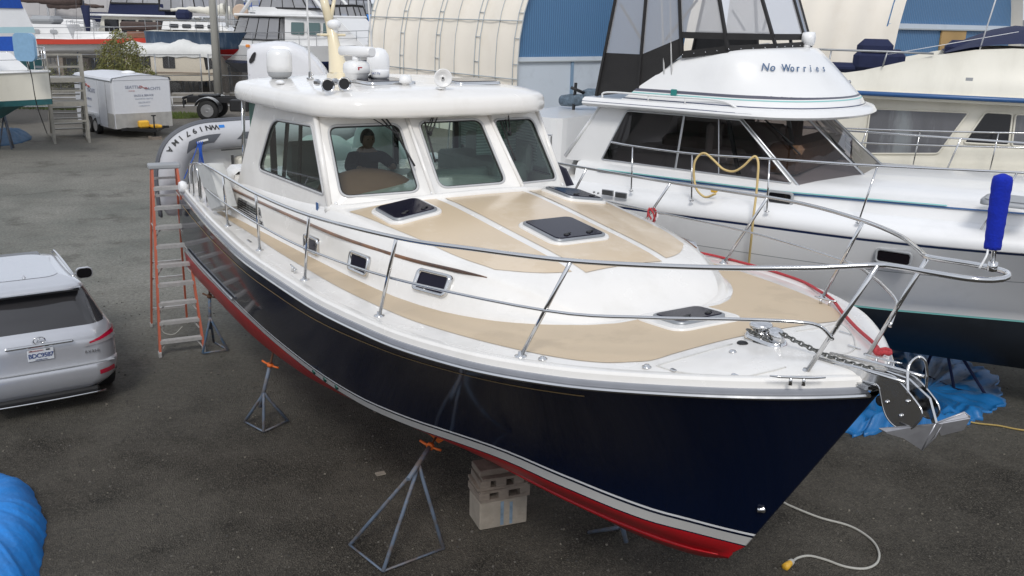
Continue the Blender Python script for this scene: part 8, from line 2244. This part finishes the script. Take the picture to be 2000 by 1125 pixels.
# ---- small pilot boat with clear vinyl curtain
PB, p = place('fishing_boat', 'white fishing boat with clear curtain under a hardtop beside the pole', 462, 130, 67.0, -8, 'boat')
st = std(7.5, 2.6, 1.0, 2.25, 2.6); gen_hull(PB, st, [M['dkblue_stripe'], M['gelcoat2'], M['gelcoat2']], [0, 1, 1, 1, 1, 1])
b = MB(); frustum(b, -2.4, -.4, 1.0, .9, 2.3, 3.95, .1, .3, .1); b.build('cabin', M['gelcoat2'], PB); canvas_box(PB, -.4, 1.5, .95, 2.4, 3.9, .0, .1, 3)
b = MB(); b.box((-.3, 0, 4.05), (4.2, 2.1, .10), bev=.04); b.build('hardtop', M['gelcoat2'], PB)
b = MB(); b.tube([(-1.2, -.6, 4.1), (-.6, -.6, 5.0)], .03, n=5); b.tube([(.6, -.6, 4.1), (1.4, -.6, 4.7)], .03, n=5); b.build('rod_holders', M['white'], PB)
b = MB(); b.box((1.0, 0, 2.5), (1.6, 1.2, .5), bev=.1); b.build('engine_cover', M['grey_pl'], PB); edge_rail(PB, st, .5, 3.5, .5, 4); stand_set(PB, 6, 2.2, 1.0, 2)

# ---- motor yacht with two canvas enclosures, seen over the truck
MY, p = place('motor_yacht', 'white motor yacht with two black canvas enclosures above the truck cab', 628, 100, 60.0, -28, 'motor yacht')
st = std(13.5, 4.2, 1.2, 3.0, 3.5); gen_hull(MY, st, [M['dkblue_stripe'], M['hull_white'], M['gelcoat2']], [0, 1, 1, 1, 1, 1])
b = MB(); frustum(b, -5.6, -1.4, 1.9, 1.8, 3.0, 3.4, .0, .0, .03); b.build('aft_cockpit', M['gelcoat2'], MY)
canvas_box(MY, -5.6, -1.8, 1.85, 3.4, 4.75, .5, .0, 4)
b = MB(); b.box((-1.6, 0, 4.86), (7.6, 3.7, .16), bev=.06); b.build('upper_deck', M['gelcoat2'], MY)
b = MB(); frustum(b, -1.4, 4.6, 1.75, 1.5, 3.1, 4.8, .0, 2.2, .1); b.build('saloon', M['gelcoat2'], MY)
win_strip(MY, -1.0, 2.6, 1.72, 1.62, 3.8, 4.5, 3, -1, M['glass_teal'] if 'glass_teal' in M else M['black_gloss'], .05, .2)
b = MB(); frustum(b, -3.8, .6, 1.6, 1.4, 4.95, 5.35, .1, .6, .05); b.build('flybridge', M['gelcoat2'], MY); canvas_box(MY, -3.6, .2, 1.45, 5.3, 6.55, .5, .9, 4)
for s in (-1, 1): b = MB(); b.tube(smooth_path([(-5.0, s * 1.6, 4.9), (-3.4, s * 1.5, 6.4), (-2.4, s * 1.4, 6.8), (-.2, s * 1.35, 6.5), (1.4, s * 1.3, 5.2)], 5), .11, n=6); b.build('radar_arch', M['gelcoat2'], MY)
edge_rail(MY, st, -6.4, 6.4, .8, 9); stand_set(MY, 11, 3.6, 1.2, 3)
# blinds visible in its hull-side window
b = MB(); b.poly([(-3.6, -2.12, 2.25), (-1.6, -2.14, 2.25), (-1.6, -2.14, 2.85), (-3.6, -2.12, 2.85)], thick=(0, -.02, 0)); b.build('curtained_window', mat('sea_green_curtain', (.22, .38, .36), .5, noise=.3, nscale=6, stretch=(3, 1, .1)), MY)

# ---- further craft along the horizon
def far_boat(px, py, Y, hd, L, B, zk, zs, hullm, label, kind, canv=None, mh=0, boomc=None):
    o, p = place('sailboat' if kind == 's' else 'motor_boat', label, px, py, Y, hd, 'sailboat' if kind == 's' else 'boat', 'boats stored far back in the yard')
    st = std(L, B, zk, zs, zs + .4); gen_hull(o, st, [hullm, hullm, M['gelcoat2']], [0, 0, 0, 0, 0, 1])
    if kind == 's':
        b = MB(); frustum(b, -L * .28, L * .15, B * .30, B * .24, zs + .05, zs + .6, .1, .8, .1); b.build('coachroof', M['gelcoat2'], o); win_strip(o, -L * .24, L * .05, B * .30, B * .26, zs + .2, zs + .42, 3, -1, M['black_gloss'], .03, .4)
        mast(o, L * .05, zs, mh or 9, .09, B * .4, (L * .36, zs + 1.5), boomc or M['canvas_blue'])
        b = MB(); b.box((-L * .28, 0, zs + .8), (1.5, 1.6, .7), bev=.25); b.build('spray_hood', canv or M['canvas_navy'], o)
    else:
        b = MB(); frustum(b, -L * .30, L * .22, B * .42, B * .34, zs, zs + 1.35, .1, 1.3, .12); b.build('cabin', M['gelcoat2'], o)
        for s in (-1, 1): win_strip(o, -L * .27, L * .10, B * .415, B * .38, zs + .5, zs + 1.1, 3, s, M['black_gloss'], .06, .2)
        b = MB(); frustum(b, -L * .24, L * .02, B * .36, B * .30, zs + 1.38, zs + 1.85, .1, .4, .05); b.build('flybridge', M['gelcoat2'], o)
        canvas_box(o, -L * .24, -L * .02, B * .32, zs + 1.85, zs + 2.9, .2, .4, 3, fr=canv or M['canvas_black'])
        if mh: b = MB(); b.tube([(-L * .1, 0, zs + 1.4), (-L * .1, 0, zs + 1.4 + mh)], .05, n=6); b.build('antenna_mast', M['white'], o)
    edge_rail(o, st, -L * .45, L * .47, .7, 7); stand_set(o, L * .9, B * .9, zk, 2)
HW, DK = M['hull_white'], mat('navy_hull_far', (.03, .05, .11), .35, noise=.1)
far_boat(395, 34, 84, 8, 12, 3.8, 1.8, 3.6, HW, 'white ketch with navy spray hood beyond the utility pole', 's')
far_boat(470, 30, 90, -10, 12, 3.8, 1.8, 3.8, DK, 'navy sloop with blue boom cover behind the canvas enclosures', 's', mh=11)
far_boat(300, 24, 92, 175, 11, 3.6, 1.6, 3.4, HW, 'white motor boat behind the grey shrink-wrap', 'm', mh=4)
far_boat(655, 52, 74, 160, 11, 3.8, 1.4, 3.2, M['gelcoat_old'], 'cream motor boat with black canvas left of the fabric shed', 'm', mh=3)
far_boat(600, 22, 88, 12, 13, 4.0, 1.6, 3.8, HW, 'white motor boat with tall antenna behind the twin-canvas yacht', 'm', mh=5)
far_boat(690, 26, 95, -15, 11, 3.6, 1.6, 3.7, HW, 'white sloop with royal blue covers beside the fabric shed', 's', canv=M['canvas_blue'])
far_boat(110, 30, 74, 178, 12, 3.7, 1.8, 3.6, HW, 'white sailboat stern behind the red-striped sailboat', 's', boomc=M['canvas_brown'])
far_boat(30, 28, 90, 5, 12, 3.8, 1.6, 3.4, HW, 'white motor boat at the top left corner', 'm', mh=4)
far_boat(540, 8, 120, 20, 13, 4.0, 1.6, 3.8, DK, 'farthest navy motor boat near the horizon', 'm', canv=M['canvas_blue'], mh=5)
far_boat(430, 6, 125, -5, 13, 4.0, 1.8, 3.9, HW, 'farthest white sloop near the horizon', 's', mh=12)
far_boat(700, 105, 60, -40, 9, 3.4, 1.0, 2.6, HW, 'white motor boat between the truck and the fabric shed', 'm')
far_boat(350, 40, 80, 176, 10, 3.4, 1.6, 3.3, HW, 'white motor boat half hidden by the grey utility pole', 'm', mh=3)
far_boat(445, 48, 74, 5, 9, 3.2, 1.7, 3.4, HW, 'white sloop with cream boom cover right of the pole', 's', boomc=M['gelcoat_old'])
far_boat(560, 34, 100, -170, 12, 3.8, 1.7, 4.0, HW, 'white sailboat hull above the truck cab roof', 's', mh=10)
far_boat(250, 16, 108, 10, 12, 3.8, 1.7, 4.1, DK, 'navy sloop far behind the trawler', 's', mh=12)
far_boat(640, 12, 112, 30, 12, 3.8, 1.7, 4.1, HW, 'white motor boat far behind the cream radar mast', 'm', mh=6)
far_boat(180, 22, 100, -178, 12, 3.8, 1.7, 3.9, HW, 'white sloop far behind the brown sail cover', 's', mh=12)
# blue boat cover beside the shed
BC, p = place('covered_boat', 'small boat under a bright blue cover at the shed edge', 712, 40, 66, -30, 'boat'); b = MB(); rows = []
for i in range(11): x = -2.6 + 5.2 * i / 10; w = 1.3 * (1 - .5 * (i / 10) ** 2); rows.append([Vector((x, y * w, z)) for y, z in ((-1, 3.2), (-1, 4.0), (-.4, 4.9), (0, 5.05), (.4, 4.9), (1, 4.0), (1, 3.2))])
b.rings(rows); b.build('cover', M['tarp2'], BC); b = MB(); b.box((0, 0, 2.6), (4.6, 2, 1.3), bev=.4); b.build('hull', HW, BC)
b = MB()
for x in (-1.8, 1.8):
    for y in (-.8, .8): b.bar((x, y, 0), (x, y, 2.1), .15, .15)
b.build('trestle', M['wood'], BC)

# ---- pallets and scrap by the right-hand shed
PL, p = place('pallet_pile', 'pile of weathered pallets against the right-hand fabric shed', 1665, 165, 29.0, 8, 'pallets')
zz = 2.1 if False else 0
b = MB(); rnd = random.Random(4)
for k in range(16):
    b.box((rnd.uniform(-.9, .9), rnd.uniform(-.3, .3), .08 + .16 * k), (1.4 + rnd.random() * .5, 1.1, .10), rot=rnd.uniform(-.12, .12))
b.build('pallets', M['wood'], PL)
PC, p = place('storage_bin', 'pale slatted storage bin right of the pallet pile', 1712, 185, 29.5, 12, 'bin'); b = MB(); b.box((0, 0, 1.35), (1.5, 1.2, 2.7), bev=.03); b.build('bin', M['pale_panel'], PC)
b = MB()
for k in range(6): b.bar((-.7 + .28 * k, -.62, .1), (-.7 + .28 * k, -.62, 2.6), .03, .03)
b.build('slats', M['grey_pl'], PC)
